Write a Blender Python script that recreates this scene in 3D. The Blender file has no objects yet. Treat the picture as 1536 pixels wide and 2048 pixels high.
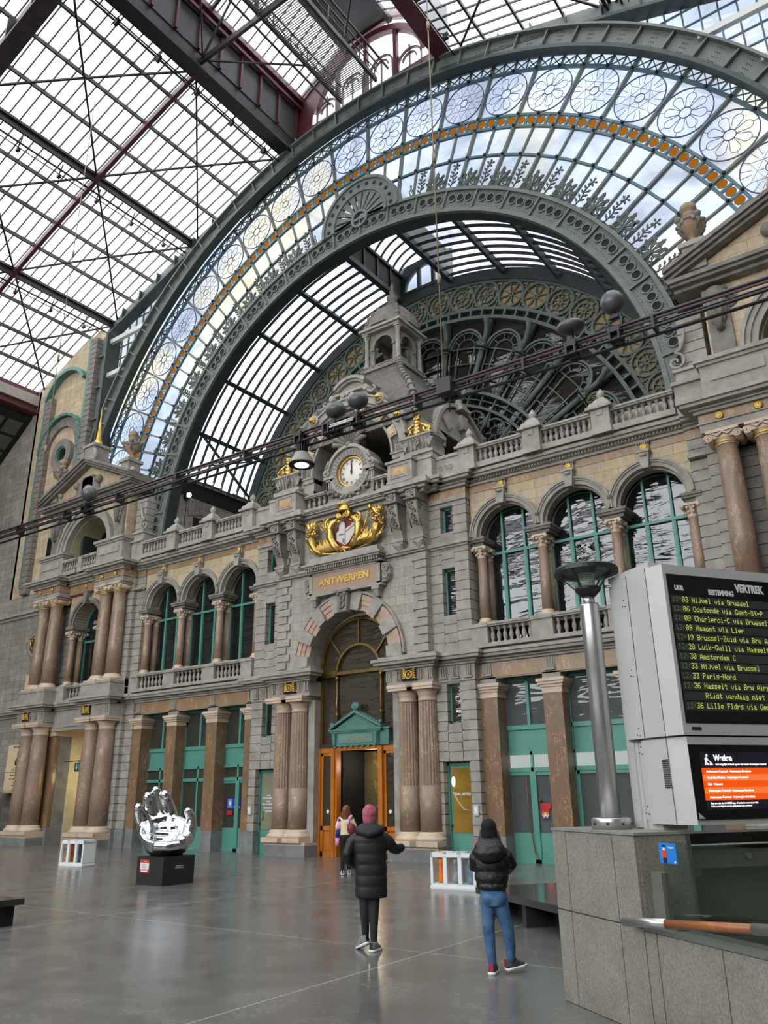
import bpy, math, random
from math import sin, cos, pi, radians as rad, sqrt, atan2
from mathutils import Vector, Matrix
random.seed(7)
SC = bpy.context.scene
COL = SC.collection
V3 = Vector

# ------------------------------------------------------------------ mesh builder
class MB:
    def __init__(s):
        s.v = []; s.f = []; s.sm = []
    def add(s, vs, fs, sm=False):
        o = len(s.v); s.v.extend([tuple(p) for p in vs]); s.f.extend([tuple(i + o for i in f) for f in fs]); s.sm.extend([sm] * len(fs)); return s
    def box(s, x0, x1, y0, y1, z0, z1):
        return s.add([(x0,y0,z0),(x1,y0,z0),(x1,y1,z0),(x0,y1,z0),(x0,y0,z1),(x1,y0,z1),(x1,y1,z1),(x0,y1,z1)],
                     [(0,3,2,1),(4,5,6,7),(0,1,5,4),(1,2,6,5),(2,3,7,6),(3,0,4,7)])
    def taper(s, cx, cy, z0, z1, a0, b0, a1, b1):
        return s.add([(cx-a0,cy-b0,z0),(cx+a0,cy-b0,z0),(cx+a0,cy+b0,z0),(cx-a0,cy+b0,z0),(cx-a1,cy-b1,z1),(cx+a1,cy-b1,z1),(cx+a1,cy+b1,z1),(cx-a1,cy+b1,z1)],
                     [(0,3,2,1),(4,5,6,7),(0,1,5,4),(1,2,6,5),(2,3,7,6),(3,0,4,7)])
    def beam(s, p, q, w, h, up=(0,0,1)):
        p = V3(p); q = V3(q); d = (q - p).normalized(); up = V3(up)
        if abs(d.dot(up)) > .98: up = V3((0,1,0)) if abs(d.y) < .9 else V3((1,0,0))
        a = d.cross(up).normalized() * (w/2); b = a.cross(d).normalized() * (h/2)
        return s.add([p-a-b,p+a-b,p+a+b,p-a+b,q-a-b,q+a-b,q+a+b,q-a+b],
                     [(0,3,2,1),(4,5,6,7),(0,1,5,4),(1,2,6,5),(2,3,7,6),(3,0,4,7)])
    def prism(s, poly, d0, d1, mp=lambda a, b, d: (a, d, b), sm=False):
        n = len(poly); vs = [mp(a, b, d0) for a, b in poly] + [mp(a, b, d1) for a, b in poly]
        o = len(s.v)
        s.add(vs, [tuple(range(n)), tuple(range(2*n-1, n-1, -1))])
        s.add([], [])
        fs = [(o+i, o+(i+1) % n, o+n+(i+1) % n, o+n+i) for i in range(n)]
        s.f.extend(fs); s.sm.extend([sm]*n); return s
    def lathe(s, prof, c=(0,0,0), n=16, sm=True, ax=None, sx=1, sy=1):
        c = V3(c); vs = []; fs = []
        if ax is None: X, Y, Z = V3((1,0,0)), V3((0,1,0)), V3((0,0,1))
        else:
            Z = V3(ax).normalized(); X = Z.cross(V3((0,0,1)) if abs(Z.z) < .9 else V3((1,0,0))).normalized(); Y = Z.cross(X)
        for r, z in prof:
            for k in range(n):
                t = 2*pi*k/n; vs.append(c + X*(r*cos(t)*sx) + Y*(r*sin(t)*sy) + Z*z)
        m = len(prof)
        for i in range(m-1):
            for k in range(n):
                a = i*n+k; b = i*n+(k+1) % n; fs.append((a, b, b+n, a+n))
        s.add(vs, fs, sm)
        o = len(s.v) - len(vs)
        s.f.append(tuple(o+k for k in range(n-1, -1, -1))); s.sm.append(False)
        s.f.append(tuple(o+(m-1)*n+k for k in range(n))); s.sm.append(False)
        return s
    def cyl(s, p, q, r0, r1=None, n=10, sm=True):
        p = V3(p); q = V3(q); r1 = r0 if r1 is None else r1
        return s.lathe([(r0, 0), (r1, (q-p).length)], p, n, sm, ax=(q-p))
    def sph(s, c, r, n=12, m=8, sx=1, sy=1, sz=1):
        return s.lathe([(max(r*sin(pi*i/m), 1e-4), -r*cos(pi*i/m)*sz) for i in range(m+1)], c, n, True, sx=sx, sy=sy)
    def tube(s, path, r, n=8, closed=False, sm=True, sq=1.0):
        P = [V3(p) for p in path]; N = len(P)
        R = r if isinstance(r, (list, tuple)) else [r]*N
        vs = []; up = None
        for i, p in enumerate(P):
            if closed: d = P[(i+1) % N] - P[i-1]
            else: d = P[min(i+1, N-1)] - P[max(i-1, 0)]
            d.normalize()
            if up is None:
                up = V3((0,1,0)) if abs(d.y) < .8 else V3((0,0,1))
            a = d.cross(up)
            if a.length < 1e-4: a = d.cross(V3((1,0,.1)))
            a.normalize(); b = a.cross(d).normalized(); up = b
            for k in range(n):
                t = 2*pi*k/n + pi/n; vs.append(p + a*(R[i]*cos(t)) + b*(R[i]*sin(t)*sq))
        fs = []
        for i in range(N if closed else N-1):
            for k in range(n):
                a = i*n+k; b = i*n+(k+1) % n; c = ((i+1) % N)*n; fs.append((a, b, c+(k+1) % n, c+k))
        if not closed:
            fs.append(tuple(range(n-1, -1, -1))); fs.append(tuple((N-1)*n+k for k in range(n)))
        return s.add(vs, fs, sm)
    def ring(s, cx, cz, r0, r1, y0, y1, t0=-90, t1=90, n=48, sm=False):
        vs = []; full = abs(t1-t0) >= 359.9; m = n if full else n+1
        for i in range(m):
            t = rad(t0+(t1-t0)*i/n); S, C_ = sin(t), cos(t)
            for r in (r0, r1):
                for y in (y0, y1): vs.append((cx+r*S, y, cz+r*C_))
        fs = []
        for i in range(n):
            a = 4*i; b = 4*((i+1) % m)
            fs += [(a,a+2,b+2,b),(a+1,b+1,b+3,a+3),(a,b,b+1,a+1),(a+2,a+3,b+3,b+2)]
        if not full: fs += [(0,1,3,2),(4*n,4*n+2,4*n+3,4*n+1)]
        return s.add(vs, fs, sm)
    def loft(s, rings, sm=True, cap=True):
        n = len(rings[0]); vs = [p for r in rings for p in r]; fs = []
        for i in range(len(rings)-1):
            for k in range(n):
                a = i*n+k; b = i*n+(k+1) % n; fs.append((a, b, b+n, a+n))
        if cap: fs += [tuple(range(n-1, -1, -1)), tuple((len(rings)-1)*n+k for k in range(n))]
        return s.add(vs, fs, sm)
    def xf(s, mat, i0=0):
        s.v[i0:] = [tuple(mat @ V3(p)) for p in s.v[i0:]]; return s
    def merge(s, o, mat=None):
        vs = o.v if mat is None else [tuple(mat @ V3(p)) for p in o.v]
        k = len(s.v); s.v.extend(vs); s.f.extend([tuple(i+k for i in f) for f in o.f]); s.sm.extend(o.sm); return s
    def mesh(s, name):
        me = bpy.data.meshes.new(name); me.from_pydata(s.v, [], s.f)
        me.polygons.foreach_set('use_smooth', s.sm); me.update(); me.validate(); 
        return me
    def build(s, name, mat, parent=None, label=None, cat=None, group=None, kind=None, loc=None, rz=0):
        me = s.mesh(name); me.materials.append(mat)
        import bmesh
        bm = bmesh.new(); bm.from_mesh(me); bmesh.ops.recalc_face_normals(bm, faces=bm.faces); bm.to_mesh(me); bm.free()
        o = bpy.data.objects.new(name, me); COL.objects.link(o)
        if parent: o.parent = parent
        if loc: o.location = loc
        if rz: o.rotation_euler = (0, 0, rz)
        return tag(o, label, cat, group, kind)

def tag(o, label=None, cat=None, group=None, kind=None):
    if label: o['label'] = label
    if cat: o['category'] = cat
    if group: o['group'] = group
    if kind: o['kind'] = kind
    return o
def empty(name, label=None, cat=None, group=None, kind=None, loc=(0,0,0), rz=0):
    o = bpy.data.objects.new(name, None); COL.objects.link(o); o.empty_display_size = .2
    o.location = loc; o.rotation_euler = (0, 0, rz)
    return tag(o, label, cat, group, kind)
def dup(root, loc=None, label=None, rz=None, sx=None, group=None, cat=None):
    def cp(o, par):
        c = o.copy(); COL.objects.link(c)
        if par is not None: c.parent = par
        for ch in kids.get(o.name, []): cp(ch, c)
        return c
    kids = {}
    def walk(o):
        kids[o.name] = list(o.children)
        for ch in o.children: walk(ch)
    walk(root)
    c = cp(root, None)
    if loc is not None: c.location = loc
    if rz is not None: c.rotation_euler = (0, 0, rz)
    if sx is not None: c.scale = (sx, 1, 1)
    if label: c['label'] = label
    if group: c['group'] = group
    return c
def cpart(o, parent, loc=None, rz=None):
    c = o.copy(); COL.objects.link(c); c.parent = parent
    if loc is not None: c.location = loc
    if rz is not None: c.rotation_euler = (0, 0, rz)
    return c

# ------------------------------------------------------------------ materials
def srgb(r, g, b):
    f = lambda c: ((c/255)/12.92 if c/255 <= .04045 else ((c/255+.055)/1.055)**2.4)
    return (f(r), f(g), f(b), 1)
class NT:
    def __init__(s, name):
        s.m = bpy.data.materials.new(name); s.m.use_nodes = True; s.t = s.m.node_tree; s.t.nodes.clear()
        s.out = s.n('ShaderNodeOutputMaterial')
    def n(s, typ, **kw):
        nd = s.t.nodes.new(typ)
        for k, v in kw.items():
            if k.startswith('i_'):
                key = k[2:].replace('_', ' '); nd.inputs[int(key) if key.isdigit() else key].default_value = v
            else: setattr(nd, k, v)
        return nd
    def l(s, a, b): s.t.links.new(a, b)
    def pos(s): return s.n('ShaderNodeNewGeometry').outputs['Position']
    def ramp(s, fac, stops, interp='LINEAR'):
        r = s.n('ShaderNodeValToRGB'); r.color_ramp.interpolation = interp; e = r.color_ramp.elements
        e[0].position, e[0].color = stops[0]; e[1].position, e[1].color = stops[-1]
        for p, c in stops[1:-1]:
            x = e.new(p); x.color = c
        s.l(fac, r.inputs[0]); return r.outputs[0]
    def noise(s, vec, scale=5, detail=4, rough=.55, dist=0):
        n = s.n('ShaderNodeTexNoise'); n.inputs['Scale'].default_value = scale; n.inputs['Detail'].default_value = detail
        n.inputs['Roughness'].default_value = rough; n.inputs['Distortion'].default_value = dist; s.l(vec, n.inputs['Vector']); return n.outputs[0]
    def mix(s, fac, a, b, mode='MIX'):
        m = s.n('ShaderNodeMix', data_type='RGBA', blend_type=mode)
        for sock, val in ((m.inputs[0], fac), (m.inputs[6], a), (m.inputs[7], b)):
            if hasattr(val, 'links') or isinstance(val, bpy.types.NodeSocket): s.l(val, sock)
            else: sock.default_value = val
        return m.outputs[2]
    def math(s, op, a, b=0, c=0, clamp=False):
        m = s.n('ShaderNodeMath', operation=op); m.use_clamp = clamp
        for sock, val in zip(m.inputs, (a, b, c)):
            if isinstance(val, bpy.types.NodeSocket): s.l(val, sock)
            else: sock.default_value = val
        return m.outputs[0]
    def pbr(s, col, rough=.7, metal=0, bump=None, bstr=.3, bdist=.02, spec=.5, emit=None, estr=0, ior=None, coat=0):
        p = s.n('ShaderNodeBsdfPrincipled')
        for k, val in (('Base Color', col), ('Roughness', rough), ('Metallic', metal)):
            if isinstance(val, bpy.types.NodeSocket): s.l(val, p.inputs[k])
            else: p.inputs[k].default_value = val
        p.inputs['Specular IOR Level'].default_value = spec
        if ior: p.inputs['IOR'].default_value = ior
        if coat: p.inputs['Coat Weight'].default_value = coat; p.inputs['Coat Roughness'].default_value = .05
        if emit is not None:
            if isinstance(emit, bpy.types.NodeSocket): s.l(emit, p.inputs['Emission Color'])
            else: p.inputs['Emission Color'].default_value = emit
            p.inputs['Emission Strength'].default_value = estr
        if bump is not None:
            b = s.n('ShaderNodeBump'); b.inputs['Strength'].default_value = bstr; b.inputs['Distance'].default_value = bdist
            s.l(bump, b.inputs['Height']); s.l(b.outputs[0], p.inputs['Normal'])
        s.l(p.outputs[0], s.out.inputs[0]); return s.m
    def xz(s):
        g = s.pos(); sep = s.n('ShaderNodeSeparateXYZ'); s.l(g, sep.inputs[0])
        cmb = s.n('ShaderNodeCombineXYZ'); s.l(s.math('ADD', sep.outputs[0], sep.outputs[1]), cmb.inputs[0]); s.l(sep.outputs[2], cmb.inputs[1]); return cmb.outputs[0], g, sep

def mat_plain(name, c, rough=.6, metal=0, var=.12, scale=3, bump=0, spec=.5):
    t = NT(name); g = t.pos(); nz = t.noise(g, scale, 5)
    lo = tuple(x*(1-var) for x in c[:3])+(1,); hi = tuple(min(x*(1+var), 1) for x in c[:3])+(1,)
    col = t.ramp(nz, [(.3, lo), (.7, hi)])
    return t.pbr(col, rough, metal, bump=nz if bump else None, bstr=bump, spec=spec)
def mat_stone(name, c, bw=.95, rh=.36, mortar=.012, joint=.35, var=.16, off=.5, streak=.25):
    t = NT(name); xz, g, sep = t.xz()
    b = t.n('ShaderNodeTexBrick'); b.offset = off
    for k, val in (('Scale', 1), ('Mortar Size', mortar), ('Mortar Smooth', .3), ('Bias', 0), ('Brick Width', bw), ('Row Height', rh)): b.inputs[k].default_value = val
    t.l(xz, b.inputs['Vector'])
    b.inputs['Color1'].default_value = tuple(x*(1-var) for x in c[:3])+(1,)
    b.inputs['Color2'].default_value = tuple(min(1, x*(1+var)) for x in c[:3])+(1,)
    b.inputs['Mortar'].default_value = tuple(x*joint for x in c[:3])+(1,)
    n1 = t.noise(g, 6, 6, .65)
    mp = t.n('ShaderNodeMapping'); mp.inputs['Scale'].default_value = (3, 3, .25); t.l(g, mp.inputs[0])
    n2 = t.noise(mp.outputs[0], 2, 5, .6)
    col = t.mix(1, b.outputs[0], t.ramp(n1, [(.25, (.74,.74,.74,1)), (.75, (1.12,1.12,1.1,1))]), 'MULTIPLY')
    col = t.mix(1, col, t.ramp(n2, [(.3, (1-streak,)*3+(1,)), (.7, (1.1,1.1,1.08,1))]), 'MULTIPLY')
    h = t.math('ADD', t.math('MULTIPLY', b.outputs[1], -1), t.math('MULTIPLY', n1, .15))
    return t.pbr(col, .8, bump=h, bstr=.5, bdist=.02)
def mat_marble(name, base, dark, vein, scale=3.2, rough=.3, zs=.5):
    t = NT(name); g = t.pos(); mp = t.n('ShaderNodeMapping'); mp.inputs['Scale'].default_value = (1,1,zs); t.l(g, mp.inputs[0])
    n1 = t.noise(mp.outputs[0], scale*1.2, 10, .75, 1.2)
    col = t.ramp(n1, [(.25, dark), (.45, base), (.62, base), (.8, tuple(min(1, x*1.5) for x in base[:3])+(1,))])
    vo = t.n('ShaderNodeTexVoronoi', feature='DISTANCE_TO_EDGE'); vo.inputs['Scale'].default_value = scale*1.7
    nz = t.n('ShaderNodeTexNoise'); nz.inputs['Scale'].default_value = 6; nz.inputs['Detail'].default_value = 6; t.l(mp.outputs[0], nz.inputs['Vector'])
    dv = t.mix(.55, mp.outputs[0], nz.outputs[1]); t.l(dv, vo.inputs['Vector'])
    n3 = t.noise(mp.outputs[0], scale*.8, 3)
    m = t.math('MULTIPLY', t.ramp(vo.outputs[0], [(0, (1,1,1,1)), (.06, (0,0,0,1))]), t.ramp(n3, [(.45, (0,0,0,1)), (.6, (1,1,1,1))]))
    col = t.mix(m, col, vein)
    return t.pbr(col, rough, spec=.4)
def mat_glass_dark(name, base=(.012,.014,.014,1), wav=.6, ior=2.0, wscale=1.6, rough=.03):
    t = NT(name); g = t.pos(); mp = t.n('ShaderNodeMapping'); mp.inputs['Scale'].default_value = (.5,.5,2.4); t.l(g, mp.inputs[0])
    n = t.noise(mp.outputs[0], wscale, 2, .4, .5)
    return t.pbr(base, rough, bump=n, bstr=wav, bdist=.06, ior=ior)
def mat_pane(name, tint, lo=.55, alpha=.12, scale=.25, warm_reflect=None, diff=(.75,.8,.85,1)):
    t = NT(name); g = t.pos(); n = t.noise(g, scale, 5, .6, .6)
    c = t.ramp(n, [(.3, tuple(x*lo for x in tint[:3])+(1,)), (.62, tint)])
    if warm_reflect is not None:
        n2 = t.noise(g, .16, 3, .5, .3); c = t.mix(t.math('MULTIPLY', t.ramp(n2, [(.48, (0,0,0,1)), (.62, (1,1,1,1))]), .8), c, warm_reflect)
    tr = t.n('ShaderNodeBsdfTransparent'); t.l(c, tr.inputs[0])
    tl = t.n('ShaderNodeBsdfTranslucent'); tl.inputs[0].default_value = diff
    gl = t.n('ShaderNodeBsdfGlossy'); gl.inputs['Roughness'].default_value = .08; gl.inputs[0].default_value = (.8,.85,.9,1)
    m1 = t.n('ShaderNodeMixShader'); m1.inputs[0].default_value = alpha; t.l(tr.outputs[0], m1.inputs[1]); t.l(tl.outputs[0], m1.inputs[2])
    m2 = t.n('ShaderNodeMixShader'); m2.inputs[0].default_value = .06; t.l(m1.outputs[0], m2.inputs[1]); t.l(gl.outputs[0], m2.inputs[2])
    t.l(m2.outputs[0], t.out.inputs[0]); return t.m
def mat_emit(name, c, s):
    t = NT(name); e = t.n('ShaderNodeEmission'); e.inputs[0].default_value = c; e.inputs[1].default_value = s; t.l(e.outputs[0], t.out.inputs[0]); return t.m

GREY = srgb(158,155,149)
M = {}
M['stone'] = mat_stone('grey_limestone_blocks', srgb(160,153,142), .85, .33, .010, .5)
M['stoneL'] = mat_stone('pale_grey_limestone', srgb(178,171,158), .8, .33, .008, .6, .12)
M['plain'] = mat_plain('smooth_grey_limestone', srgb(158,152,142), .75, 0, .22, 2.5, .15)
M['dark'] = mat_plain('weathered_grey_stone', srgb(128,122,113), .8, 0, .28, 3, .2)
M['plinth'] = mat_plain('blue_grey_plinth_stone', srgb(126,128,126), .7, 0, .3, 2, .1)
M['beige'] = mat_stone('beige_stone_blocks', srgb(200,180,150), 1.15, .34, .008, .55, .1, streak=.18)
M['cream'] = mat_plain('pale_cream_marble', srgb(205,184,160), .5, 0, .12, 3)
M['marble'] = mat_marble('brown_breccia_marble', srgb(148,126,108), srgb(104,84,70), srgb(205,180,140))
M['marbleD'] = mat_marble('dark_brown_marble', srgb(128,104,80), srgb(76,58,44), srgb(196,160,110))
M['marbleF'] = mat_marble('ochre_marble_band', srgb(158,130,100), srgb(112,88,68), srgb(200,168,124), 1.8)
M['teal'] = mat_plain('teal_painted_wood', srgb(88,150,136), .45, 0, .06, 2)
M['tealD'] = mat_plain('teal_painted_iron', srgb(82,128,118), .5, 0, .1, 3)
M['crest'] = mat_plain('backlit_cresting_iron', srgb(70,80,74), .55, 0, .15, 3)  # darkened so the backlit look sits in the iron colour
M['iron'] = mat_plain('grey_green_painted_iron', srgb(104,112,105), .55, 0, .15, 3, .05)
M['ironD'] = mat_plain('dark_green_painted_iron', srgb(48,60,58), .5, 0, .15, 2)
M['ironB'] = mat_plain('blue_green_iron_tracery', srgb(84,112,118), .5, 0, .1, 3)
M['ironR'] = mat_plain('rosette_green_iron', srgb(96,108,99), .55, 0, .15, 3)
M['lead'] = mat_plain('blue_lead_came', srgb(58,66,112), .5, 0, .1, 3)
M['red'] = mat_plain('oxblood_painted_steel', srgb(84,36,40), .45, 0, .2, 2)
M['redD'] = mat_plain('dark_brown_steel', srgb(52,42,42), .5, 0, .2, 2)
M['bars'] = mat_plain('dark_grey_glazing_bar', srgb(62,60,62), .5, 0, .15, 2)
M['slate'] = mat_stone('grey_slate_courses', srgb(120,115,108), .6, .085, .012, .45, .12)
M['panelB'] = mat_plain('ochre_wall_panel', srgb(172,146,104), .7, 0, .2, 2.5)
M['gold'] = mat_plain('gilded_metal', srgb(204,170,96), .38, 1.0, .45, 14)
M['goldM'] = mat_plain('gold_paint', srgb(222,182,92), .42, .6, .08, 9)
M['bronze'] = mat_plain('aged_brass', srgb(128,104,58), .35, .8, .25, 6)
M['wood'] = None
M['black'] = mat_plain('black_metal', srgb(28,28,28), .45, 0, .1, 3)
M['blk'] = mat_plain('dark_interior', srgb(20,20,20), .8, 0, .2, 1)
M['white'] = mat_plain('white_paint', srgb(226,230,230), .45, 0, .03, 2)
M['silver'] = mat_plain('silver_painted_metal', srgb(196,197,193), .4, .15, .05, 1.5)
M['steel'] = mat_plain('brushed_stainless_steel', srgb(190,190,188), .3, .85, .06, 8)
M['orange'] = mat_plain('orange_fabric', srgb(240,130,30), .6)
M['amber'] = None
M['gw'] = mat_glass_dark('dark_window_glass', base=(.014,.016,.016,1), wav=.5, ior=1.75, wscale=1.5)
M['gwr'] = mat_glass_dark('brown_tinted_rose_glass', base=(.03,.024,.02,1), wav=.4, ior=1.75, wscale=.8)
M['gwd'] = mat_glass_dark('door_glass', base=(.05,.05,.042,1), wav=.15, ior=1.6)
M['gwg'] = mat_glass_dark('blue_grey_screened_glass', base=(.10,.11,.11,1), wav=.2, ior=1.6)
M['gwe'] = mat_glass_dark('entrance_glass', base=(.045,.035,.022,1), wav=.5, ior=2.0, wscale=2.2)
M['roofglass'] = mat_pane('roof_glass', (.80,.81,.83,1), .5, .08, .22)
M['vaultglass'] = mat_pane('vault_glass', (.62,.63,.66,1), .6, .08, .5)
M['gableglass'] = mat_pane('gable_glass', (.40,.43,.475,1), .66, .05, .3, warm_reflect=(.46,.43,.35,1))  # warm patches paint beige building reflections into the pane tint
def wood():
    t = NT('varnished_oak'); g = t.pos(); mp = t.n('ShaderNodeMapping'); mp.inputs['Scale'].default_value = (8,8,.6); t.l(g, mp.inputs[0])
    n = t.noise(mp.outputs[0], 2, 6, .6, .5); c = t.ramp(n, [(.3, srgb(160,88,22)), (.7, srgb(206,128,44))]); return t.pbr(c, .35)
M['wood'] = wood()
def amber():
    t = NT('amber_stained_glass'); tr = t.n('ShaderNodeBsdfTransparent'); tr.inputs[0].default_value = (.42,.19,.03,1)
    tl = t.n('ShaderNodeBsdfDiffuse'); tl.inputs[0].default_value = srgb(226,140,40); m = t.n('ShaderNodeMixShader'); m.inputs[0].default_value = .45
    t.l(tr.outputs[0], m.inputs[1]); t.l(tl.outputs[0], m.inputs[2]); t.l(m.outputs[0], t.out.inputs[0]); return t.m
M['amber'] = amber()
def floor_mat():
    t = NT('polished_grey_granite_floor'); g = t.pos(); sep = t.n('ShaderNodeSeparateXYZ'); t.l(g, sep.inputs[0])
    n1 = t.noise(g, 1.3, 8, .65, .3); n2 = t.noise(g, 14, 5, .6)
    c = t.ramp(n1, [(.3, srgb(88,88,84)), (.7, srgb(114,113,108))]); c = t.mix(1, c, t.ramp(n2, [(.3, (.85,.85,.85,1)), (.75, (1.15,1.15,1.15,1))]), 'MULTIPLY')
    def line(ax, off, per, w):
        a = t.math('FRACT', t.math('DIVIDE', t.math('SUBTRACT', sep.outputs[ax], off-per*50-w/2), per)); return t.math('LESS_THAN', a, w/per)
    fine = t.math('MAXIMUM', line(0, -2.7, .6925, .006), line(1, -13.0, .62, .006)); c = t.mix(t.math('MULTIPLY', fine, .35), c, srgb(50,51,50))
    big = t.math('MAXIMUM', line(0, -2.7, 6.925, .022), line(1, -13.0, 6.2, .022)); c = t.mix(t.math('MULTIPLY', big, .8), c, srgb(170,172,168))
    r = t.ramp(n1, [(.25, (.15,.15,.15,1)), (.75, (.30,.30,.30,1))])
    return t.pbr(c, r, bump=n2, bstr=.02, bdist=.01, ior=1.6)
M['floor'] = floor_mat()
def concrete():
    t = NT('speckled_grey_granite_cladding'); g = t.pos(); n1 = t.noise(g, 45, 3, .7); n2 = t.noise(g, 3, 6, .6); n3 = t.noise(g, 1.2, 4, .6)
    c = t.ramp(n1, [(.3, srgb(116,112,100)), (.7, srgb(156,152,140))]); c = t.mix(1, c, t.ramp(n2, [(.3, (.82,.82,.82,1)), (.7, (1.08,1.08,1.06,1))]), 'MULTIPLY')
    sep = t.n('ShaderNodeSeparateXYZ'); t.l(g, sep.inputs[0])
    stain = t.math('MULTIPLY', t.ramp(sep.outputs[2], [(.0, (1,1,1,1)), (.45, (0,0,0,1))]), t.ramp(n3, [(.4, (0,0,0,1)), (.65, (1,1,1,1))]))
    c = t.mix(t.math('MULTIPLY', stain, .55), c, srgb(82,78,66)); return t.pbr(c, .6, bump=n1, bstr=.08)
M['granite'] = concrete()
def chrome():
    t = NT('polished_chrome_sculpture'); g = t.pos(); n = t.noise(g, 3.5, 3, .5, .4)
    sep = t.n('ShaderNodeSeparateXYZ'); t.l(g, sep.inputs[0])
    return t.pbr(srgb(205,207,210), .12, 1, bump=n, bstr=.35, bdist=.05)
M['chrome'] = chrome()

# ------------------------------------------------------------------ camera and light
def camera():
    cam = bpy.data.cameras.new('photo_camera'); o = bpy.data.objects.new('photo_camera', cam); COL.objects.link(o); SC.camera = o
    cam.sensor_fit = 'VERTICAL'; cam.sensor_height = 24; cam.lens = 1584.5/2048*24; cam.clip_end = 500; cam.clip_start = .05
    yaw, pitch, roll = rad(-35.49), rad(19.61), rad(-.81)
    f = V3((sin(yaw)*cos(pitch), cos(yaw)*cos(pitch), sin(pitch))); r = V3((cos(yaw), -sin(yaw), 0)); u = r.cross(f)
    r2 = r*cos(roll)+u*sin(roll); u2 = -r*sin(roll)+u*cos(roll)
    m = Matrix((r2, u2, -f)).transposed().to_4x4(); m.translation = V3((17.69, -23.0, 2.0)); o.matrix_world = m
camera()
def world():
    w = bpy.data.worlds.new('overcast_sky'); SC.world = w; w.use_nodes = True; nt = w.node_tree; nt.nodes.clear()
    out = nt.nodes.new('ShaderNodeOutputWorld'); bg = nt.nodes.new('ShaderNodeBackground'); tc = nt.nodes.new('ShaderNodeTexCoord')
    nz = nt.nodes.new('ShaderNodeTexNoise'); nz.inputs['Scale'].default_value = 2.6; nz.inputs['Detail'].default_value = 7; nz.inputs['Distortion'].default_value = .4
    r = nt.nodes.new('ShaderNodeValToRGB'); e = r.color_ramp.elements
    e[0].position = .34; e[0].color = (.78,.83,.90,1); e[1].position = .60; e[1].color = (1,1,1,1)
    nt.links.new(tc.outputs['Generated'], nz.inputs['Vector']); nt.links.new(nz.outputs[0], r.inputs[0]); nt.links.new(r.outputs[0], bg.inputs[0])
    bg.inputs[1].default_value = WORLD_STR; nt.links.new(bg.outputs[0], out.inputs[0])
WORLD_STR = 5.0
world()
SC.view_settings.view_transform = 'Standard'; SC.view_settings.look = 'None'; SC.view_settings.exposure = 0.35
cy = SC.cycles
cy.max_bounces = 6; cy.diffuse_bounces = 3; cy.glossy_bounces = 3; cy.transmission_bounces = 4; cy.transparent_max_bounces = 12
cy.caustics_reflective = False; cy.caustics_refractive = False; cy.use_denoising = True
try: cy.denoiser = 'OPENIMAGEDENOISE'
except Exception: pass
cy.sample_clamp_indirect = 4
# ------------------------------------------------------------------ facade helpers
def arch_wall(mb, x0, x1, z0, z1, y0, y1, ops, n=20):
    ops = sorted(ops); x = x0
    for cx, r, zs, zb in ops:
        if cx-r > x+1e-4: mb.box(x, cx-r, y0, y1, z0, z1)
        if zb > z0+1e-4: mb.box(cx-r, cx+r, y0, y1, z0, zb)
        for i in range(n):
            a = pi-pi*i/n; b = pi-pi*(i+1)/n
            p = (cx+r*cos(a), zs+r*sin(a)); q = (cx+r*cos(b), zs+r*sin(b))
            mb.prism([p, q, (q[0], z1), (p[0], z1)], y0, y1)
        x = cx+r
    if x1 > x+1e-4: mb.box(x, x1, y0, y1, z0, z1)
    return mb
def rust(mb, x0, x1, y0, y1, z0, z1, h=.33, gap=.035, dep=.035):
    n = max(1, round((z1-z0)/h)); h = (z1-z0)/n
    mb.box(x0+dep, x1-dep, y0+dep, y1-dep, z0, z1)
    for i in range(n):
        mb.box(x0, x1, y0, y1, z0+i*h+gap/2, z0+(i+1)*h-gap/2)
    return mb
def quoins(mb, x0, x1, y0, y1, z0, z1, side, h=.33, gap=.03):
    """alternating long and short blocks; side=+1 long end grows to +x"""
    n = max(1, round((z1-z0)/h)); h = (z1-z0)/n
    for i in range(n):
        e = .16 if i % 2 else 0
        mb.box(x0-(e if side < 0 else 0), x1+(e if side > 0 else 0), y0, y1, z0+i*h+gap/2, z0+(i+1)*h-gap/2)
    return mb
def profile_run(mb, x0, x1, yb, steps, ends=True):
    """moulding: list of (z0,z1,projection) towards -y from wall plane yb; returns around ends"""
    for z0, z1, p in steps:
        mb.box(x0-(p if ends else 0), x1+(p if ends else 0), yb-p, yb+.3, z0, z1)
    return mb
CORN1 = [(5.98,6.06,.08), (6.06,6.14,.16), (6.14,6.24,.34), (6.24,6.34,.40), (6.34,6.42,.22)]
CORN2 = [(12.16,12.26,.10), (12.26,12.34,.18), (12.34,12.44,.38), (12.44,12.56,.46), (12.56,12.62,.30)]
def sgn_side(x): return 'left' if x < 0 else 'right'

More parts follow.
